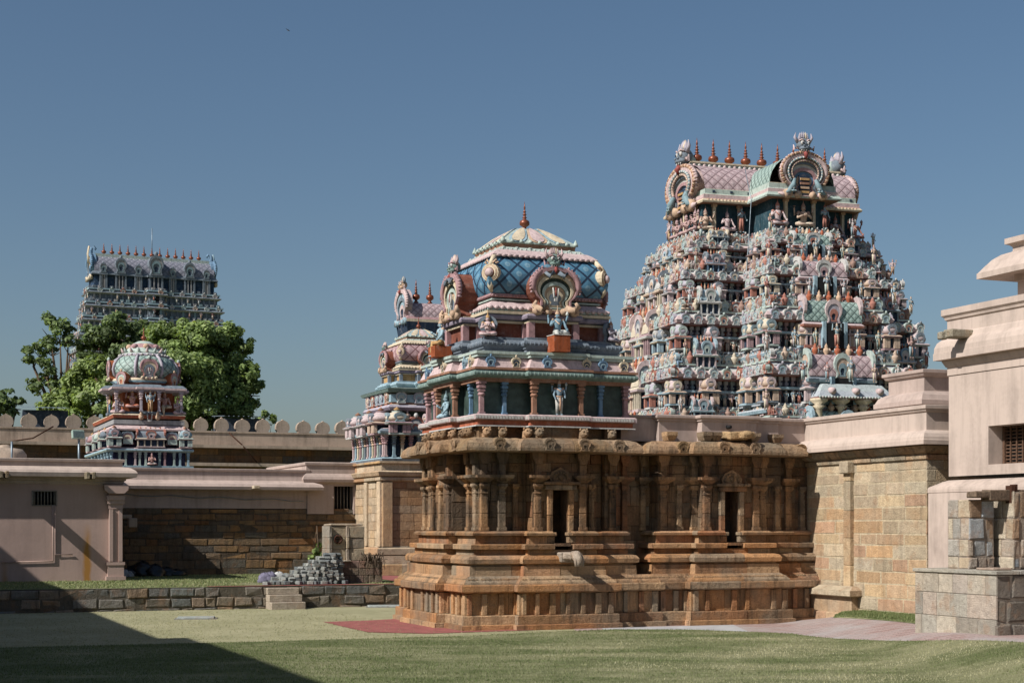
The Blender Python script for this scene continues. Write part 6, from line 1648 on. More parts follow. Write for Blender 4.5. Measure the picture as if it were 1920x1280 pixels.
mb = MB(TM(pu-.19, pv-.36, TZ+1.10)); mb.tube([(.095*math.cos(a), -.02, .095*math.sin(a)) for a in [2*math.pi*k/14 for k in range(15)]], .028, (.05,)*3, 6); mb.box(-.09, -.02, -.012, .09, .0, .012, (.05,)*3); mb.box(-.012, -.02, -.09, .012, .0, .09, (.05,)*3); build(mb, 'iron_ring', M['iron'], pier)
mb = MB(); mb.ashlar((pu-.75, pv-.52), (pu+.95, pv-.52), [TZ-.02, TZ+.18, TZ+.36, TZ+.55], [hx('8d6a5a'), hx('7d5f52'), hx('96756a'), hx('86705f')], (.14, .3), ch=.01, jit=.012); mb.ashlar((pu-.75, pv+.6), (pu-.75, pv-.52), [TZ-.02, TZ+.18, TZ+.36, TZ+.55], [hx('8d6a5a'), hx('9c8a7a')], (.2, .4), jit=.012)
mb.box(pu-.73, pv-.5, TZ-.02, pu+.93, pv+.6, TZ+.53, hx('6a5348')); mb.cbox(pu-.78, pv-.56, TZ+.53, pu+.1, pv-.3, TZ+.57, hx('b0a594'), .01); build(mb, 'brick_plinth', M['stone'], pier)
mb = MB()
for q in range(60):
    a = br.uniform(0, 6.28); x, y = pu+.68+br.uniform(-.28, .3), pv-.36+br.uniform(-.2, .15); L = br.uniform(.06, .2)
    mb.tube([(x, y, TZ+.55), (x+math.cos(a)*L*.5, y+math.sin(a)*L*.5-.04, TZ+.58+br.uniform(0, .2)), (x+math.cos(a)*L, y+math.sin(a)*L-.06, TZ+.5+br.uniform(-.25, .18))], [.014, .012, .005], hx(br.choice(['2a231d', '3a2f24', '5b3a26', '231d18'])), 4)
dv_ = build(mb, 'dry_twigs', M['wood']); tag(dv_, 'tangle of dry dark twigs lying over the brick plinth', 'twigs'); dv_.matrix_world = Matrix.Translation(tl(0, 0)) @ Matrix.Rotation(THETA, 4, 'Z')

# black rubbish bags and pale rags by the left pilaster, plus rags by the heap
bags = [(252, 1070, .30, .2), (268, 1063, .34, .27), (291, 1066, .30, .22), (312, 1074, .34, .16), (275, 1078, .30, .17), (240, 1079, .26, .15), (330, 1079, .30, .12)]
M['bag'] = m_plain('black_plastic', (.008, .008, .009), .35, 9, .3, .8, 0, .5)
M['cloth'] = m_plain('pale_cloth', hx('a9aaa8'), .9, 9, .4, .6)
M['cloth2'] = m_plain('purple_cloth', hx('6d6a7d'), .9, 9, .4, .6)
def blob(name, label, cat, px, v, z, r, h, mat, group=None):
    mb = MB(TM(uat(px, v), v, z)); lump = random.Random(px)
    N, Mv = 14, 9; vs = []; fs = []
    for k in range(Mv+1):
        for i in range(N):
            a = 2*math.pi*i/N; t = math.pi*.5*k/Mv
            rr = r*(1+.16*math.sin(3*a+k)+lump.uniform(-.08, .08))*math.cos(t)*(1.0 if k else .92)
            vs.append((rr*math.cos(a), rr*math.sin(a)*.8, h*math.sin(t)*(1+.1*math.sin(5*a))))
    for k in range(Mv):
        for i in range(N): j = (i+1) % N; fs.append((k*N+i, k*N+j, (k+1)*N+j, (k+1)*N+i))
    mb.add(vs, fs, (.02,)*3, True)
    if name == 'rubbish_bag': mb.lathe([(r*.1, h*.95), (r*.07, h*1.05), (r*.13, h*1.12)], 7, (.02,)*3)
    o = build(mb, name, mat); o.matrix_world = Matrix.Translation(tl(0, 0)) @ Matrix.Rotation(THETA, 4, 'Z'); tag(o, label, cat, group); return o
for i, (px, py, r, h) in enumerate(bags):
    blob('rubbish_bag', 'black plastic rubbish bag in the shaded corner by the left pink pilaster', 'bag', px, MV2-1.0-.12*(i % 3), TZ, r, h*1.5, M['bag'], 'black rubbish bags against the stone wall')
for i, px in enumerate((234, 243)): blob('rag_bundle', ['crumpled pale rag nearest the left pink pilaster', 'smaller crumpled rag between the pilaster and the black bags'][i], 'rag', px, MV2-1.5, TZ, .16-.03*i, .2-.05*i, M['cloth'])
for i, px in enumerate((497, 508, 523)): blob('rag_bundle', ['grey-purple rag left of the block heap', 'small dark rag touching the block heap', 'pale rag on the left shoulder of the block heap'][i], 'rag', px, RV+2.3, TZ, .2, [.24, .26, .26][i], [M['cloth2'], M['cloth2'], M['cloth']][i])

# ------------------------------------------------------------------ well at the right
wu, wv = to_uv(world(1868, 24.4)); WVL = 2.05
WZ0, WZ1 = .2, 1.31
well = tthing('stone_well', 'square granite-block well parapet with a flat stone rim, at the lower right corner', 'well', wu+1, wv+1.1, 0)
GRW = [hx(h) for h in ('a39a8c', '9b9487', 'a89f90', '968f83', 'a2968a')]
mb = MB()
mb.ashlar((wu, wv+WVL), (wu, wv), [WZ0, .56, .93, 1.25], GRW, (.35, .6), ch=.006, jit=.003, gap=.003); mb.ashlar((wu, wv), (wu+2.6, wv), [WZ0, .5, .86, 1.25], [hx('6a6259'), hx('5f584f'), hx('756a5c')], (.22, .5), ch=.016, jit=.02, gap=.006, rough=.012, oj=.03)  # front blocks darker: the shade on that side is in their colour
t = .32
mb.box(wu+.02, wv+.02, WZ0, wu+t, wv+WVL-.02, 1.24, GRW[0]); mb.box(wu+t, wv+.02, WZ0, wu+2.6, wv+t, 1.24, GRW[0]); mb.box(wu+t, wv+WVL-t, WZ0, wu+2.6, wv+WVL-.02, 1.24, GRW[0]); mb.box(wu+2.3, wv+t, WZ0, wu+2.6, wv+WVL-t, 1.24, GRW[0]); mb.box(wu+t, wv+t, WZ0, wu+2.3, wv+WVL-t, .3, (.01,)*3)
build(mb, 'block_wall', M['granite'], well)
mb = MB()
mb.cbox(wu-.03, wv-.03, 1.25, wu+.42, wv+1.0, 1.312, hx('9a968b'), .008); mb.cbox(wu-.03, wv+1.005, 1.25, wu+.42, wv+WVL+.03, 1.306, hx('9f998c'), .008)
mb.cbox(wu+.425, wv-.03, 1.25, wu+2.6, wv+.40, 1.31, hx('94918a'), .008); mb.cbox(wu+.425, wv+WVL-.37, 1.25, wu+2.6, wv+WVL+.03, 1.308, hx('9a968b'), .008)
build(mb, 'rim', M['granite'], well)
# two stone piers with a beam and hook over the well
pr_u, pr_v = to_uv(world(1817, 25.5))
def wellpier(u0, u1, v0_, v1_, label, ztop):
    o = tthing('well_pier', label, 'pier', (u0+u1)/2, (v0_+v1_)/2, 1.31); mb = MB()
    PP = [hx(h) for h in ('aca18f', 'a2978a', 'b3a895', '9b948a', 'aa9a84')]; DD = [hx(h) for h in ('857a6f', '756a60', '968b7f', '806d5b', '989a9a')]  # PP for the lit side; DD puts the front's shade into the stone
    zs = [1.31, 1.5, 1.78, 2.12, ztop]
    mb.ashlar((u0, v1_), (u0, v0_), zs, PP, (.16, .4), ch=.015, jit=.008, gap=.004); mb.ashlar((u0, v0_), (u1, v0_), zs, DD, (.18, .45), ch=.016, jit=.015, gap=.005, rough=.012, oj=.015)
    mb.box(u0+.012, v0_+.012, 1.305, u1-.01, v1_, ztop-.01, DD[0]); build(mb, 'stone_blocks', M['granite'], o); return o
wellpier(pr_u, pr_u+.50, pr_v, pr_v+.55, 'stone pier on the well rim under the left end of the timber beam', 2.42)
wellpier(pr_u+.62, pr_u+1.6, pr_v-.30, pr_v+.5, 'wider stone pier right of the hanging hook, cut by the right edge', 2.55)
bm = tthing('well_beam', 'weathered timber beam laid across the two stone piers of the well', 'beam', pr_u+.6, pr_v, 2.43)
mb = MB(TM(pr_u, pr_v-.02, 2.42, R(2))); mb.cbox(-.06, -.2, .02, .55, .02, .12, hx('6f6256'), .015, .012); mb.cbox(.22, -.22, -.03, 1.5, .0, .16, hx('77695b'), .015, .012); build(mb, 'plank', M['wood'], bm)
mb = MB(TM(pr_u+.66, pr_v-.13, 2.38)); mb.box(-.035, -.13, -.02, .035, .02, .26, hx('8f5a35')); mb.box(.05, -.12, .14, .09, .02, .28, hx('7c4b2d')); build(mb, 'iron_strap', M['iron'], bm)
hk = tthing('iron_hook', 'rusty iron hook hanging from the timber beam over the well', 'hook', pr_u+.72, pr_v-.16, 2.2)
mb = MB(TM(pr_u+.72, pr_v-.2, 2.13)); mb.tube([(0, 0, .28), (0, 0, .08), (.01, 0, .02), (.05, 0, -.01), (.085, 0, .03), (.08, 0, .07)], [.013, .013, .014, .014, .012, .006], (.05, .03, .02), 7); build(mb, 'hook_shank', M['iron'], hk)
cups = [(.25, 1.75), (.7, 1.35), (1.05, 1.2)]
mb = MB(); mb.cbox(wu+.05, wv+.12, 1.312, wu+.4, wv+.55, 1.35, hx('9b8a7c'), .01); o = build(mb, 'loose_slab', M['granite']); o.matrix_world = Matrix.Translation(tl(0, 0)) @ Matrix.Rotation(THETA, 4, 'Z'); tag(o, 'small flat stone slab lying on the well rim below the hook', 'slab')

# the wing of the precinct off to the left (its roof shades the lawn)
LWU = -14.0
lw = tthing('left_wing', 'long two-storey pink precinct wing standing outside the left edge', 'building', LWU, 0)
mb = MB()
mb.sweep([(LWU-6, -2.1), (LWU, -2.1), (LWU, 14.0), (LWU-6, 14.0)], [(.0, -.1), (.0, 3.5), (.25, 3.55), (.25, 3.7), (.0, 3.8), (.0, 7.0), (.22, 7.05), (.22, 7.2), (.0, 7.3), (.0, 7.52)], PINK)
build(mb, 'rear_wall', M['pink'], lw); mb = MB()
mb.sweep([(LWU-6, -12.6), (LWU, -12.6), (LWU, -2.12), (LWU-6, -2.12)], [(.0, -.1), (.0, 3.5), (.25, 3.55), (.25, 3.7), (.0, 3.8), (.0, 7.2), (.22, 7.25), (.22, 7.4), (.0, 7.5), (.0, 7.98)], PINK)
build(mb, 'front_wall', M['pink'], lw)

for i, (pts, lab) in enumerate((([(18, 47.0, 828), (60, 47.0, 822), (98, 46.9, 800)], 'thin dark cable sagging along the crenellated wall, far left'), ([(425, 47.0, 812), (450, 47.0, 835), (478, 46.6, 868)], 'dark cable slanting down the crenellated wall, right of the small shrine'))):
    mb = MB(); mb.tube([(uat(px, v), v-.5, EYE+(HOR-py)*(CY+uat(px, v)*ST+v*CT)/FPX) for px, v, py in pts], .035, (.02, .018, .016), 5)
    o = build(mb, 'cable', M['iron']); o.matrix_world = Matrix.Translation(tl(0, 0)) @ Matrix.Rotation(THETA, 4, 'Z'); tag(o, lab, 'cable')
bw = world(540, 130); bz = EYE+(HOR-57)*130/FPX
mb = MB(); mb.ell((0, 0, 0), (.05, .16, .05), (.02,)*3, 7, 5); 
for s in (-1, 1): mb.prism([(0, -.06), (s*.12, -.02), (s*.2, .08), (s*.12, .06), (0, .06)], -.012+.0, .012, (.02,)*3, ax='z')
o = build(mb, 'bird', M['bag']); o.location = (bw.x, bw.y, bz); o.rotation_euler = (R(40), R(25), R(30)); tag(o, 'tiny dark bird gliding high in the empty sky', 'bird')
# ------------------------------------------------------------------ ground, lawns, paths
def sst(t): t = max(0.0, min(1.0, t)); return t*t*(3-2*t)
def zg(x, y): return (.25+.07*sst((28.5-y)/4))*sst((x-5.2)/2.0)*sst((34.6-y)/3.0)
EDGE = [(-40, 21.5), (-20, 23.6), (-8.2, 25.5), (-4.96, 26.6), (-.85, 28.2), (.6, 29.2), (1.83, 30.0), (3.4, 30.0), (5.0, 28.9), (5.7, 26.8), (6.2, 24.8), (7.1, 22.3), (9.5, 18.5), (14, 13)]
def yedge(x):
    for (a, b), (c, d) in zip(EDGE, EDGE[1:]):
        if a <= x <= c: return b+(d-b)*(x-a)/(c-a)
    return EDGE[0][1] if x < EDGE[0][0] else EDGE[-1][1]
def m_lawn(name, cols, dry, s=1.0, bmp=.6):
    t = NT(name); co = t.coords()
    n1 = t.noise(co, .55*s, 6, .65); n2 = t.noise(t.coords((1.2, 4.0, 1)), 2.2*s, 5, .7); n3 = t.noise(co, 60, 3, .7)
    c = t.ramp(t.math('ADD', t.math('MULTIPLY', n2, .6), t.math('MULTIPLY', n3, .4)), [(.34, cols[0]), (.5, cols[1]), (.68, cols[2])])
    c = t.mix(t.ramp(n1, [(.42, 0.0), (.68, .8)]), c, dry)
    h = t.math('ADD', t.math('MULTIPLY', n2, 1.4), n3)
    return t.done(c, .95, t.bump(h, bmp, .06), .1)
M['lawn_pale'] = m_lawn('dry_lawn', [hx('7d7f5c'), hx('9d9a79'), hx('b0aa8c')], hx('b1ab8b'), 1.0, .7)
M['lawn'] = m_lawn('green_lawn', [hx('4a5233'), hx('666b4a'), hx('878768')], hx('979374'))
M['soil'] = m_plain('dusty_ground', hx('6f6550'), .95, 3, .3, .4)
M['maroon'] = m_plain('maroon_floor_paint', hx('8f5550'), .8, 4, .3, .2)
def m_pavers():
    t = NT('brick_pavers'); co = t.coords()
    b = t.n('ShaderNodeTexBrick'); t.l(co, b.inputs['Vector']); b.inputs['Scale'].default_value = 1.0
    b.inputs['Brick Width'].default_value = .22; b.inputs['Row Height'].default_value = .11; b.inputs['Mortar Size'].default_value = .006
    b.inputs['Color1'].default_value = (*hx('8f7670'), 1); b.inputs['Color2'].default_value = (*hx('a08d88'), 1); b.inputs['Mortar'].default_value = (*hx('6a605c'), 1)
    n1 = t.noise(co, .8, 5, .6); n2 = t.noise(co, 20, 4, .6)
    c = t.mix(t.ramp(n1, [(.4, 0.0), (.66, .75)]), b.outputs['Color'], hx('9d9a98'))
    c = t.mix(1.0, c, t.ramp(n2, [(.3, .8), (.7, 1.1)]), 'MULTIPLY')
    return t.done(c, .9, t.bump(b.outputs['Fac'], -.3, .01), .2)
M['pavers'] = m_pavers()
M['concrete'] = m_plain('pale_concrete', hx('a3a3a4'), .9, 2.5, .22, .2)

def sheet(name, fn, nx, ny, mat, kind='structure', col=(.2, .2, .2)):
    mb = MB(); vs = [fn(i/nx, j/ny) for j in range(ny+1) for i in range(nx+1)]
    mb.add(vs, [(j*(nx+1)+i, j*(nx+1)+i+1, (j+1)*(nx+1)+i+1, (j+1)*(nx+1)+i) for j in range(ny) for i in range(nx)], col, True)
    o = build(mb, name, mat); o['kind'] = kind; return o
sheet('ground', lambda a, b: ((a-.5)*6000, -200+b*6000, -.06), 2, 2, M['soil'])
sheet('dry_lawn', lambda a, b: (-30+a*60, 8+b*44, zg(-30+a*60, 8+b*44) + (0 if 8+b*44 < 60 else -.02)), 150, 110, M['lawn_pale'])
def terr(u, v, z): w = tl(u, v, z); return (w.x, w.y, w.z)
sheet('terrace', lambda a, b: terr(-60+a*140, RV+.06+(b**3)*1500, TZ-.015), 30, 30, M['lawn'])
def flawn(a, b):
    x = -24+a*36; ye = yedge(x)+.10*math.sin(x*3.1)*.4; y = 6+b*(ye-6)
    z = zg(x, y)+.065*sst((ye-y)/.10)+.02*math.sin(x*1.3)*math.sin(y*.9)*sst((ye-y)/2)
    return (x, y, z-(.02 if b >= 1 else 0))
def flawn2(a, b): return flawn(a, 1-(1-b)**3)
sheet('front_lawn', flawn2, 160, 60, M['lawn'])
# paving along the facade and to the well
def pav(a, b):
    x = 1.2+a*11.0; y0 = yedge(x)-.35; w = to_uv((x, 0)); 
    y1 = 30.3+(x+.95)*ST/CT+1.2 if x < 6.6 else 34.0
    y = y0+b*(y1-y0); return (x, y, zg(x, y)+.006)
sheet('paved_path', pav, 60, 30, M['pavers'])
def conc(a, b):
    x = 1.75+a*2.7; y0 = yedge(x)-.3; y1 = 30.3+(x+.95)*ST/CT-.25; y = y0+b*(max(y1, y0+.2)-y0); return (x, y, zg(x, y)+.011)
sheet('concrete_strip', conc, 14, 4, M['concrete'])
def quad_sheet(name, pts, z, mat):
    mb = MB(); mb.add([(x, y, z+zg(x, y)) for x, y in pts], [tuple(range(len(pts)))], (.2,)*3); o = build(mb, name, mat); o['kind'] = 'structure'; return o
red = [world(*p)[:2] for p in ((606, 33.2), (690, 33.7), (770, 34.6), (900, 34.6), (1000, 30.6), (800, 29.6), (690, 30.0), (650, 31.4))]
quad_sheet('maroon_paving', red, .008, M['maroon'])
tz = [tl(u, v)[:2] for u, v in ((-2.9, RV+.12), (7, RV+.12), (7, RV+4.5), (U2-.6, V2+.2), (U2-.8, V2-.6), (U2-1.2, RV+.55), (-2.9, RV+.42))]
quad_sheet('maroon_terrace_strip', tz, TZ-.006, M['maroon'])
for px0, px1, Y, w, lab in ((333, 402, 34.4, .5, 'flat grey stone slab lying alone in the dry lawn'), (690, 756, 39.4, .55, 'flat grey stone slab at the foot of the retaining wall, right of the steps')):
    a = world(px0, Y); b = world(px1, Y); t = thing('stone_slab', lab, 'slab', ((a.x+b.x)/2, Y, 0), THETA*.4)
    mb = MB(); L = (b.x-a.x)/2; mb.cbox(-L, -w/2, -.03, L, w/2, .045, hx('9aa09c'), .012); mb.cbox(-L-.06, -w/2-.06, -.04, L+.06, w/2+.06, .015, hx('7d7c70'), .01); build(mb, 'slab_plate', M['granite'], t)
# low bank of grass before the hall wall
def bank(a, b):
    p0 = world(1562, 31.9); p1 = world(1740, 28.0); q0 = world(1562, 32.9); q1 = world(1740, 30.2)
    x = (p0.x*(1-a)+p1.x*a)*(1-b)+(q0.x*(1-a)+q1.x*a)*b; y = (p0.y*(1-a)+p1.y*a)*(1-b)+(q0.y*(1-a)+q1.y*a)*b
    return (x, y, zg(x, y)+.01+.05*sst(b*6)*sst((1-b)*6)*sst(a*8)*sst((1-a)*8))
sheet('grass_bank', bank, 20, 12, M['lawn'])

rg = np.random.default_rng(4)
def tufts(name, P, h, w, cols, lean=.5, mixw=None, cols2=None):
    "P: n x 3 roots; one bent triangle per blade"
    n = len(P); a = rg.uniform(0, 2*np.pi, n); hh = rg.uniform(h[0], h[1], n); la = rg.uniform(0, 2*np.pi, n); l = rg.uniform(0, lean, n)*hh
    dx = np.cos(a)*w/2; dy = np.sin(a)*w/2
    V_ = np.empty((n, 3, 3)); V_[:, 0] = P+np.stack([dx, dy, 0*a], 1); V_[:, 1] = P-np.stack([dx, dy, 0*a], 1); V_[:, 2] = P+np.stack([np.cos(la)*l, np.sin(la)*l, hh], 1)
    me = bpy.data.meshes.new(name); me.vertices.add(3*n); me.vertices.foreach_set('co', V_.ravel())
    me.loops.add(3*n); me.loops.foreach_set('vertex_index', np.arange(3*n, dtype=np.int32))
    me.polygons.add(n); me.polygons.foreach_set('loop_start', np.arange(0, 3*n, 3, dtype=np.int32))
    me.update(calc_edges=True)
    C = np.array(cols)[rg.integers(0, len(cols), n)]
    if mixw is not None: C = C*(1-mixw[:, None])+np.array(cols2)[rg.integers(0, len(cols2), n)]*mixw[:, None]
    C = C*rg.uniform(.8, 1.2, (n, 1)); C4 = np.concatenate([C, np.ones((n, 1))], 1).astype(np.float32)
    at = me.color_attributes.new('Col', 'FLOAT_COLOR', 'CORNER'); at.data.foreach_set('color', np.repeat(C4, 3, axis=0).ravel())
    me.materials.append(M['blade']); o = bpy.data.objects.new(name, me); COL.objects.link(o); o['kind'] = 'stuff'; return o
def m_leaf(name, trans=.25, rough=.55):
    t = NT(name); at = t.n('ShaderNodeAttribute', attribute_name='Col').outputs['Color']
    t.l(at, t.b.inputs['Base Color']); t.b.inputs['Roughness'].default_value = rough; t.b.inputs['Specular IOR Level'].default_value = .25
    tr = t.n('ShaderNodeBsdfTranslucent'); t.l(t.mix(1.0, at, (1.3, 1.35, .6), 'MULTIPLY'), tr.inputs['Color'])
    mx = t.n('ShaderNodeMixShader'); mx.inputs[0].default_value = trans
    t.l(t.b.outputs[0], mx.inputs[1]); t.l(tr.outputs[0], mx.inputs[2]); t.l(mx.outputs[0], t.t.nodes['Material Output'].inputs['Surface']); return t.m
M['blade'] = m_leaf('grass_blade', .2, .7)
M['leaf'] = m_leaf('leaf', .36)
M['bark'] = m_plain('bark', hx('5a4a3a'), .95, 14, .5, .8)
def patch(x, y):   # slow variation used to thin the blades into drier patches
    return .5+.25*np.sin(x*.9+1.3*np.sin(y*.7))+.25*np.sin(y*1.5+np.sin(x*1.7)*1.2)
def fbm(x, y, seed, f0=.35, oct_=5):
    g = np.random.default_rng(seed); out = np.zeros_like(x); amp = 1; f = f0; tot = 0
    for o in range(oct_):
        for k in range(3):
            th = g.uniform(0, 6.28); ph = g.uniform(0, 6.28); out += amp*np.sin((x*np.cos(th)*.7+y*np.sin(th)*1.4)*f*6.28+ph+1.3*np.sin(x*f*2+y*f*3+ph)); tot += amp
        amp *= .6; f *= 2.1
    return out/tot
N = 300000
Y = rg.uniform(18.5, 30.4, N); X = rg.uniform(-.36, .36, N)*Y
ye = np.array([yedge(x) for x in X]); k = (Y < ye-.02)
dry_shade_w = np.clip(.20-.30*np.clip((-X-1)/4, 0, 1)+1.5*fbm(X, Y, 8)+.38*np.clip((X-.5)/3, -.6, 1)*np.clip((28.5-Y)/2, 0, 1)-.7*np.clip(1-(ye-Y)/.8, 0, 1), 0, 1)  # dry patches; lowered at left so darker blade colour deepens the shade
keep = k & (rg.uniform(0, 1, N) < .95-.5*dry_shade_w)
X, Y, ye, dry_shade_w = X[keep], Y[keep], ye[keep], dry_shade_w[keep]
Z = np.array([zg(x, y) for x, y in zip(X, Y)])+.055*np.clip((ye-Y)/.1, 0, 1)+.02*np.sin(X*1.3)*np.sin(Y*.9)*np.clip((ye-Y)/2, 0, 1)
tufts('front_grass', np.stack([X, Y, Z], 1), (.012, .040), .011, [hx('56643a'), hx('647145'), hx('4c5a31'), hx('717b50')], 1.0, dry_shade_w, [hx('aaa584'), hx('b5b092'), hx('9b9872'), hx('bdb79b')])
N = 36000
Y = rg.uniform(25.5, 40, N); X = rg.uniform(-.36, .05, N)*Y
ye = np.array([yedge(x) for x in X]); uv_ = [to_uv((x, y)) for x, y in zip(X, Y)]
k = (Y > ye+.05) & np.array([(v < RV-.03) and not (u > -.35 and v > -.3) for u, v in uv_]) & (rg.uniform(0, 1, N) < .3+.7*patch(X*1.7, Y*2.1))
X, Y = X[k], Y[k]
tufts('dry_grass', np.stack([X, Y, 0*X], 1), (.008, .024), .014, [hx('8a8966'), hx('9a9774'), hx('a8a384'), hx('7d825c')], 1.3)
N = 40000
u = rg.uniform(-9, 5.5, N); v = rg.uniform(RV+.3, MV2-.2, N); k = ~((u < LU+.1) & (v > LV-.05)) & ~((u > U2-1.3) & (v > RV+.0)) & ~((np.abs(u-cu) < 1.6) & (v < cv+1)); u, v = u[k], v[k]
X = CX+u*CT-v*ST; Y = CY+u*ST+v*CT
tufts('terrace_grass', np.stack([X, Y, 0*X+TZ-.015], 1), (.015, .045), .02, [hx('66754a'), hx('768254'), hx('868a62'), hx('94946e')], .9)
N = 9000
a = rg.uniform(0.02, .98, N); b = rg.uniform(.03, .97, N); P = np.array([bank(p, q) for p, q in zip(a, b)]); tufts('bank_grass', P, (.02, .05), .014, [hx('5c6a40'), hx('68754a'), hx('7c8058')], .8)

# ------------------------------------------------------------------ trees beyond the wall
def tree(name, label, blobs, Y, cols, base_px, leaf=.26, dens=1.0, sub=16, seed=1, group='trees beyond the crenellated wall', trunk_r=.35):
    g = np.random.default_rng(seed); s = Y/FPX
    bx = world(base_px, Y); t = thing(name, label, 'tree', (bx.x, Y, .5), group=group)
    cs = [np.array([(px-base_px)*s, g.uniform(-.6, .6)*r*s*1.2, EYE+(HOR-py)*s-.5]) for px, py, r in blobs]; rs = [r*s for _, _, r in blobs]
    pts = []; nor = []; tint = []
    for c, r in zip(cs, rs):
        for k in range(sub):
            d = g.normal(size=3); d[2] = d[2]*.9+.15; d /= np.linalg.norm(d)
            sc_ = c+d*r*g.uniform(.55, .92)*np.array([1, 1.05, .95]); sr = r*g.uniform(.26, .46)
            leaf_ = leaf; n = int(dens*125*(sr/leaf*.24)**2)+4
            dd = g.normal(size=(n, 3)); dd /= np.linalg.norm(dd, axis=1, keepdims=True)
            rr = sr*g.uniform(.25, 1.05, (n, 1))**.6
            pts.append(sc_+dd*rr*np.array([1.1, 1.1, .8])); nor.append(dd*.6+d*.5+np.array([0, 0, .45])); tint.append(np.full(n, g.uniform(.72, 1.25)))
    P = np.concatenate(pts); Nn = np.concatenate(nor)+g.normal(size=P.shape)*.45; Nn /= np.linalg.norm(Nn, axis=1, keepdims=True); Ti = np.concatenate(tint)
    n = len(P); ref = g.normal(size=(n, 3)); T1 = np.cross(Nn, ref); T1 /= np.linalg.norm(T1, axis=1, keepdims=True); T2 = np.cross(Nn, T1)
    L = leaf*g.uniform(.6, 1.3, (n, 1)); Wd = L*.55
    Vv = np.empty((n, 4, 3)); Vv[:, 0] = P-T1*L; Vv[:, 1] = P+T2*Wd+Nn*L*.15; Vv[:, 2] = P+T1*L; Vv[:, 3] = P-T2*Wd+Nn*L*.15
    me = bpy.data.meshes.new('crown'); me.vertices.add(4*n); me.vertices.foreach_set('co', Vv.ravel()); me.loops.add(4*n); me.loops.foreach_set('vertex_index', np.arange(4*n, dtype=np.int32))
    me.polygons.add(n); me.polygons.foreach_set('loop_start', np.arange(0, 4*n, 4, dtype=np.int32)); me.update(calc_edges=True)
    C = np.array(cols)[g.integers(0, len(cols), n)]*(Ti*g.uniform(.8, 1.2, n))[:, None]
    at = me.color_attributes.new('Col', 'FLOAT_COLOR', 'CORNER'); at.data.foreach_set('color', np.repeat(np.concatenate([C, np.ones((n, 1))], 1).astype(np.float32), 4, axis=0).ravel())
    me.materials.append(M['leaf']); o = bpy.data.objects.new('crown', me); COL.objects.link(o); o.parent = t
    zc = min(c[2] for c in cs); fork = np.array([0, 0, max(1.5, zc*.6)])
    mb = MB(); mb.tube([(0, 0, -.6), (.05, 0, fork[2]*.5), tuple(fork)], [trunk_r*1.3, trunk_r, trunk_r*.8], hx('5a4a3a'), 9)
    for c in cs:
        m_ = (fork+c)/2+np.array([0, 0, .25*np.linalg.norm(c-fork)*.3])
        mb.tube([tuple(fork*.92), tuple(m_), tuple(m_*.25+c*.75)], [trunk_r*.5, trunk_r*.3, trunk_r*.12], hx('5a4a3a'), 6)
        for q in range(4):
            e = m_*.18+c*.82+g.normal(size=3)*np.array([1, 1, .8])*.32; mb.tube([tuple(m_*.3+c*.7), tuple(e)], [trunk_r*.16, trunk_r*.05], hx('5a4a3a'), 5)
    build(mb, 'trunk', M['bark'], t); return t
GL = [hx('7d8f56'), hx('70824f'), hx('8f9f64'), hx('627448')]; GD = [hx('677750'), hx('596a45'), hx('76855b'), hx('4d5d3d')]; GM = [hx('86965f'), hx('788956'), hx('98a66f')]
tree('leafy_tree', 'broad bright-green rounded tree, the largest, right of the small shrine', [(330, 648, 52), (395, 650, 52), (437, 690, 48), (370, 705, 70), (300, 690, 52), (452, 738, 38), (395, 765, 52), (330, 760, 55), (482, 722, 14), (300, 628, 28), (425, 628, 28), (468, 700, 24), (345, 618, 22), (455, 648, 20), (440, 780, 34)], 100, GL, 380, .145, 1.75, 20, 2)
tree('leafy_tree', 'dark-green tree right in front of the distant gateway tower', [(215, 618, 34), (185, 632, 28), (250, 628, 32), (205, 672, 40), (243, 664, 34), (160, 655, 22), (270, 640, 24), (225, 598, 14), (285, 620, 16), (195, 700, 40), (250, 705, 36)], 112, GD, 215, .155, 1.75, 18, 3)
tree('sparse_tree', 'open-crowned tree with bare limbs against the sky, furthest left of the big trees', [(88, 606, 22), (112, 618, 22), (72, 650, 20), (56, 668, 16), (132, 640, 18), (84, 690, 24), (112, 716, 30), (70, 722, 20), (128, 612, 12), (50, 655, 10), (92, 640, 18)], 105, GD+GL[:1], 118, .15, 1.1, 12, 4, trunk_r=.3)
tree('leafy_tree', 'yellow-green bushy tree filling the space left of the small shrine', [(160, 715, 40), (130, 735, 34), (195, 738, 38), (118, 766, 34), (178, 772, 42), (230, 760, 34), (92, 760, 22), (190, 690, 22)], 98, GM, 160, .145, 1.7, 18, 5)
tree('leafy_tree', 'small dark bushy tree cut by the left edge of the picture', [(14, 748, 20), (-8, 760, 28), (34, 752, 12), (10, 772, 22)], 96, GD, 8, .2, 1.1, 12, 6)
tree('low_shrub', 'low shrub peeping over the crenellated wall, right of the broad bright-green tree', [(497, 776, 8), (510, 784, 9), (484, 788, 9)], 97, GL, 497, .16, 1.2, 10, 7, None, .08)
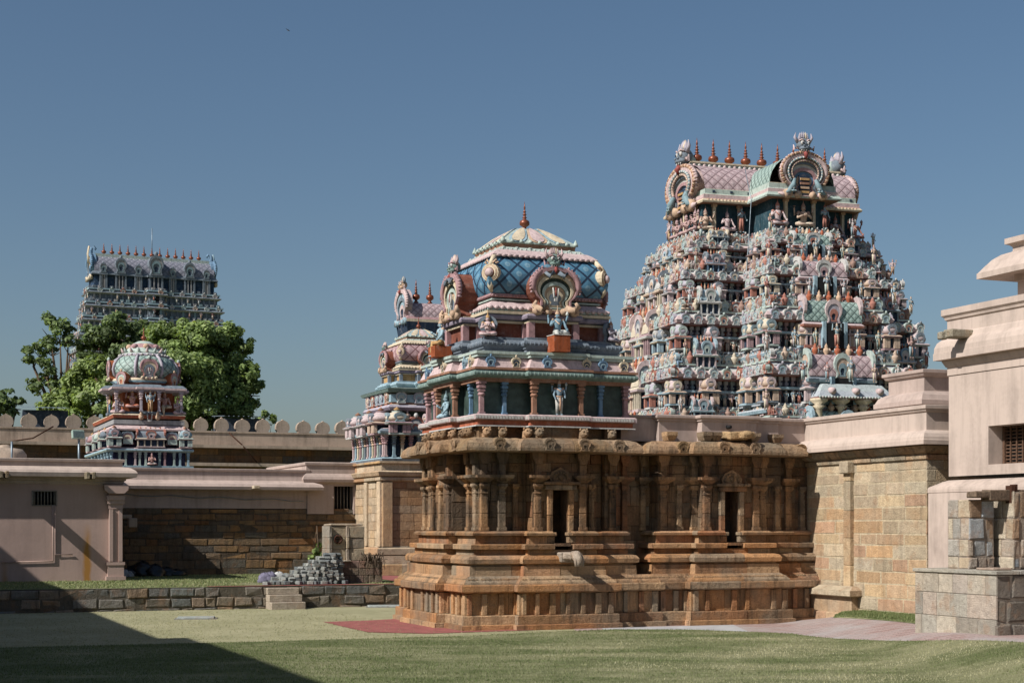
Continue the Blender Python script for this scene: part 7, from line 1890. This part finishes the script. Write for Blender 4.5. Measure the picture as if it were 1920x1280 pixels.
tree('low_shrub', 'little green shrub growing at the foot of the dark stone wall beside the pier', [(592, 1032, 7), (598, 1022, 6), (586, 1045, 7), (603, 1040, 7)], 46.2, GL, 594, .07, 1.2, 10, 8, None, .02)

# ------------------------------------------------------------------ sky, sun, camera
La, Lb, Lc = 1.0, .265, -.90
Lw = Vector((La*CT-Lb*ST, La*ST+Lb*CT, Lc)).normalized()
elev = math.asin(-Lw.z); azi = math.atan2(-Lw.x, -Lw.y)
w = bpy.data.worlds.new('World'); scene.world = w; w.use_nodes = True
nt = w.node_tree; bg = nt.nodes['Background']
sky = nt.nodes.new('ShaderNodeTexSky'); sky.sky_type = 'NISHITA'; sky.sun_disc = False
sky.sun_elevation = elev; sky.sun_rotation = azi; sky.altitude = 0; sky.air_density = SKY_AIR; sky.dust_density = SKY_DUST; sky.ozone_density = SKY_OZ
hs = nt.nodes.new('ShaderNodeHueSaturation'); hs.inputs['Saturation'].default_value = SKY_SAT; hs.inputs['Value'].default_value = 1.0; hs.inputs['Hue'].default_value = SKY_HUE
nt.links.new(sky.outputs[0], hs.inputs['Color']); nt.links.new(hs.outputs[0], bg.inputs['Color']); bg.inputs['Strength'].default_value = SKY_STR
sd = bpy.data.lights.new('sun', 'SUN'); sd.energy = SUN_STR; sd.angle = R(.55); sd.color = (1.0, .955, .895)
so = bpy.data.objects.new('sun', sd); COL.objects.link(so); so.rotation_euler = Lw.to_track_quat('-Z', 'Y').to_euler(); so.location = (-30, -10, 40)
cd = bpy.data.cameras.new('camera'); co_ = bpy.data.objects.new('camera', cd); COL.objects.link(co_)
co_.location = (0, 0, EYE); co_.rotation_euler = (R(90), 0, 0); cd.sensor_width = 36; cd.lens = FPX/1920*36; cd.shift_y = (HOR-640)/1920; cd.clip_end = 8000; cd.clip_start = .1
scene.camera = co_
scene.view_settings.view_transform = 'Standard'; scene.view_settings.look = 'None'; scene.view_settings.exposure = EXPO; scene.view_settings.gamma = 1
scene.render.engine = 'CYCLES'
try:
    scene.cycles.use_denoising = True; scene.cycles.max_bounces = 6
except Exception: pass
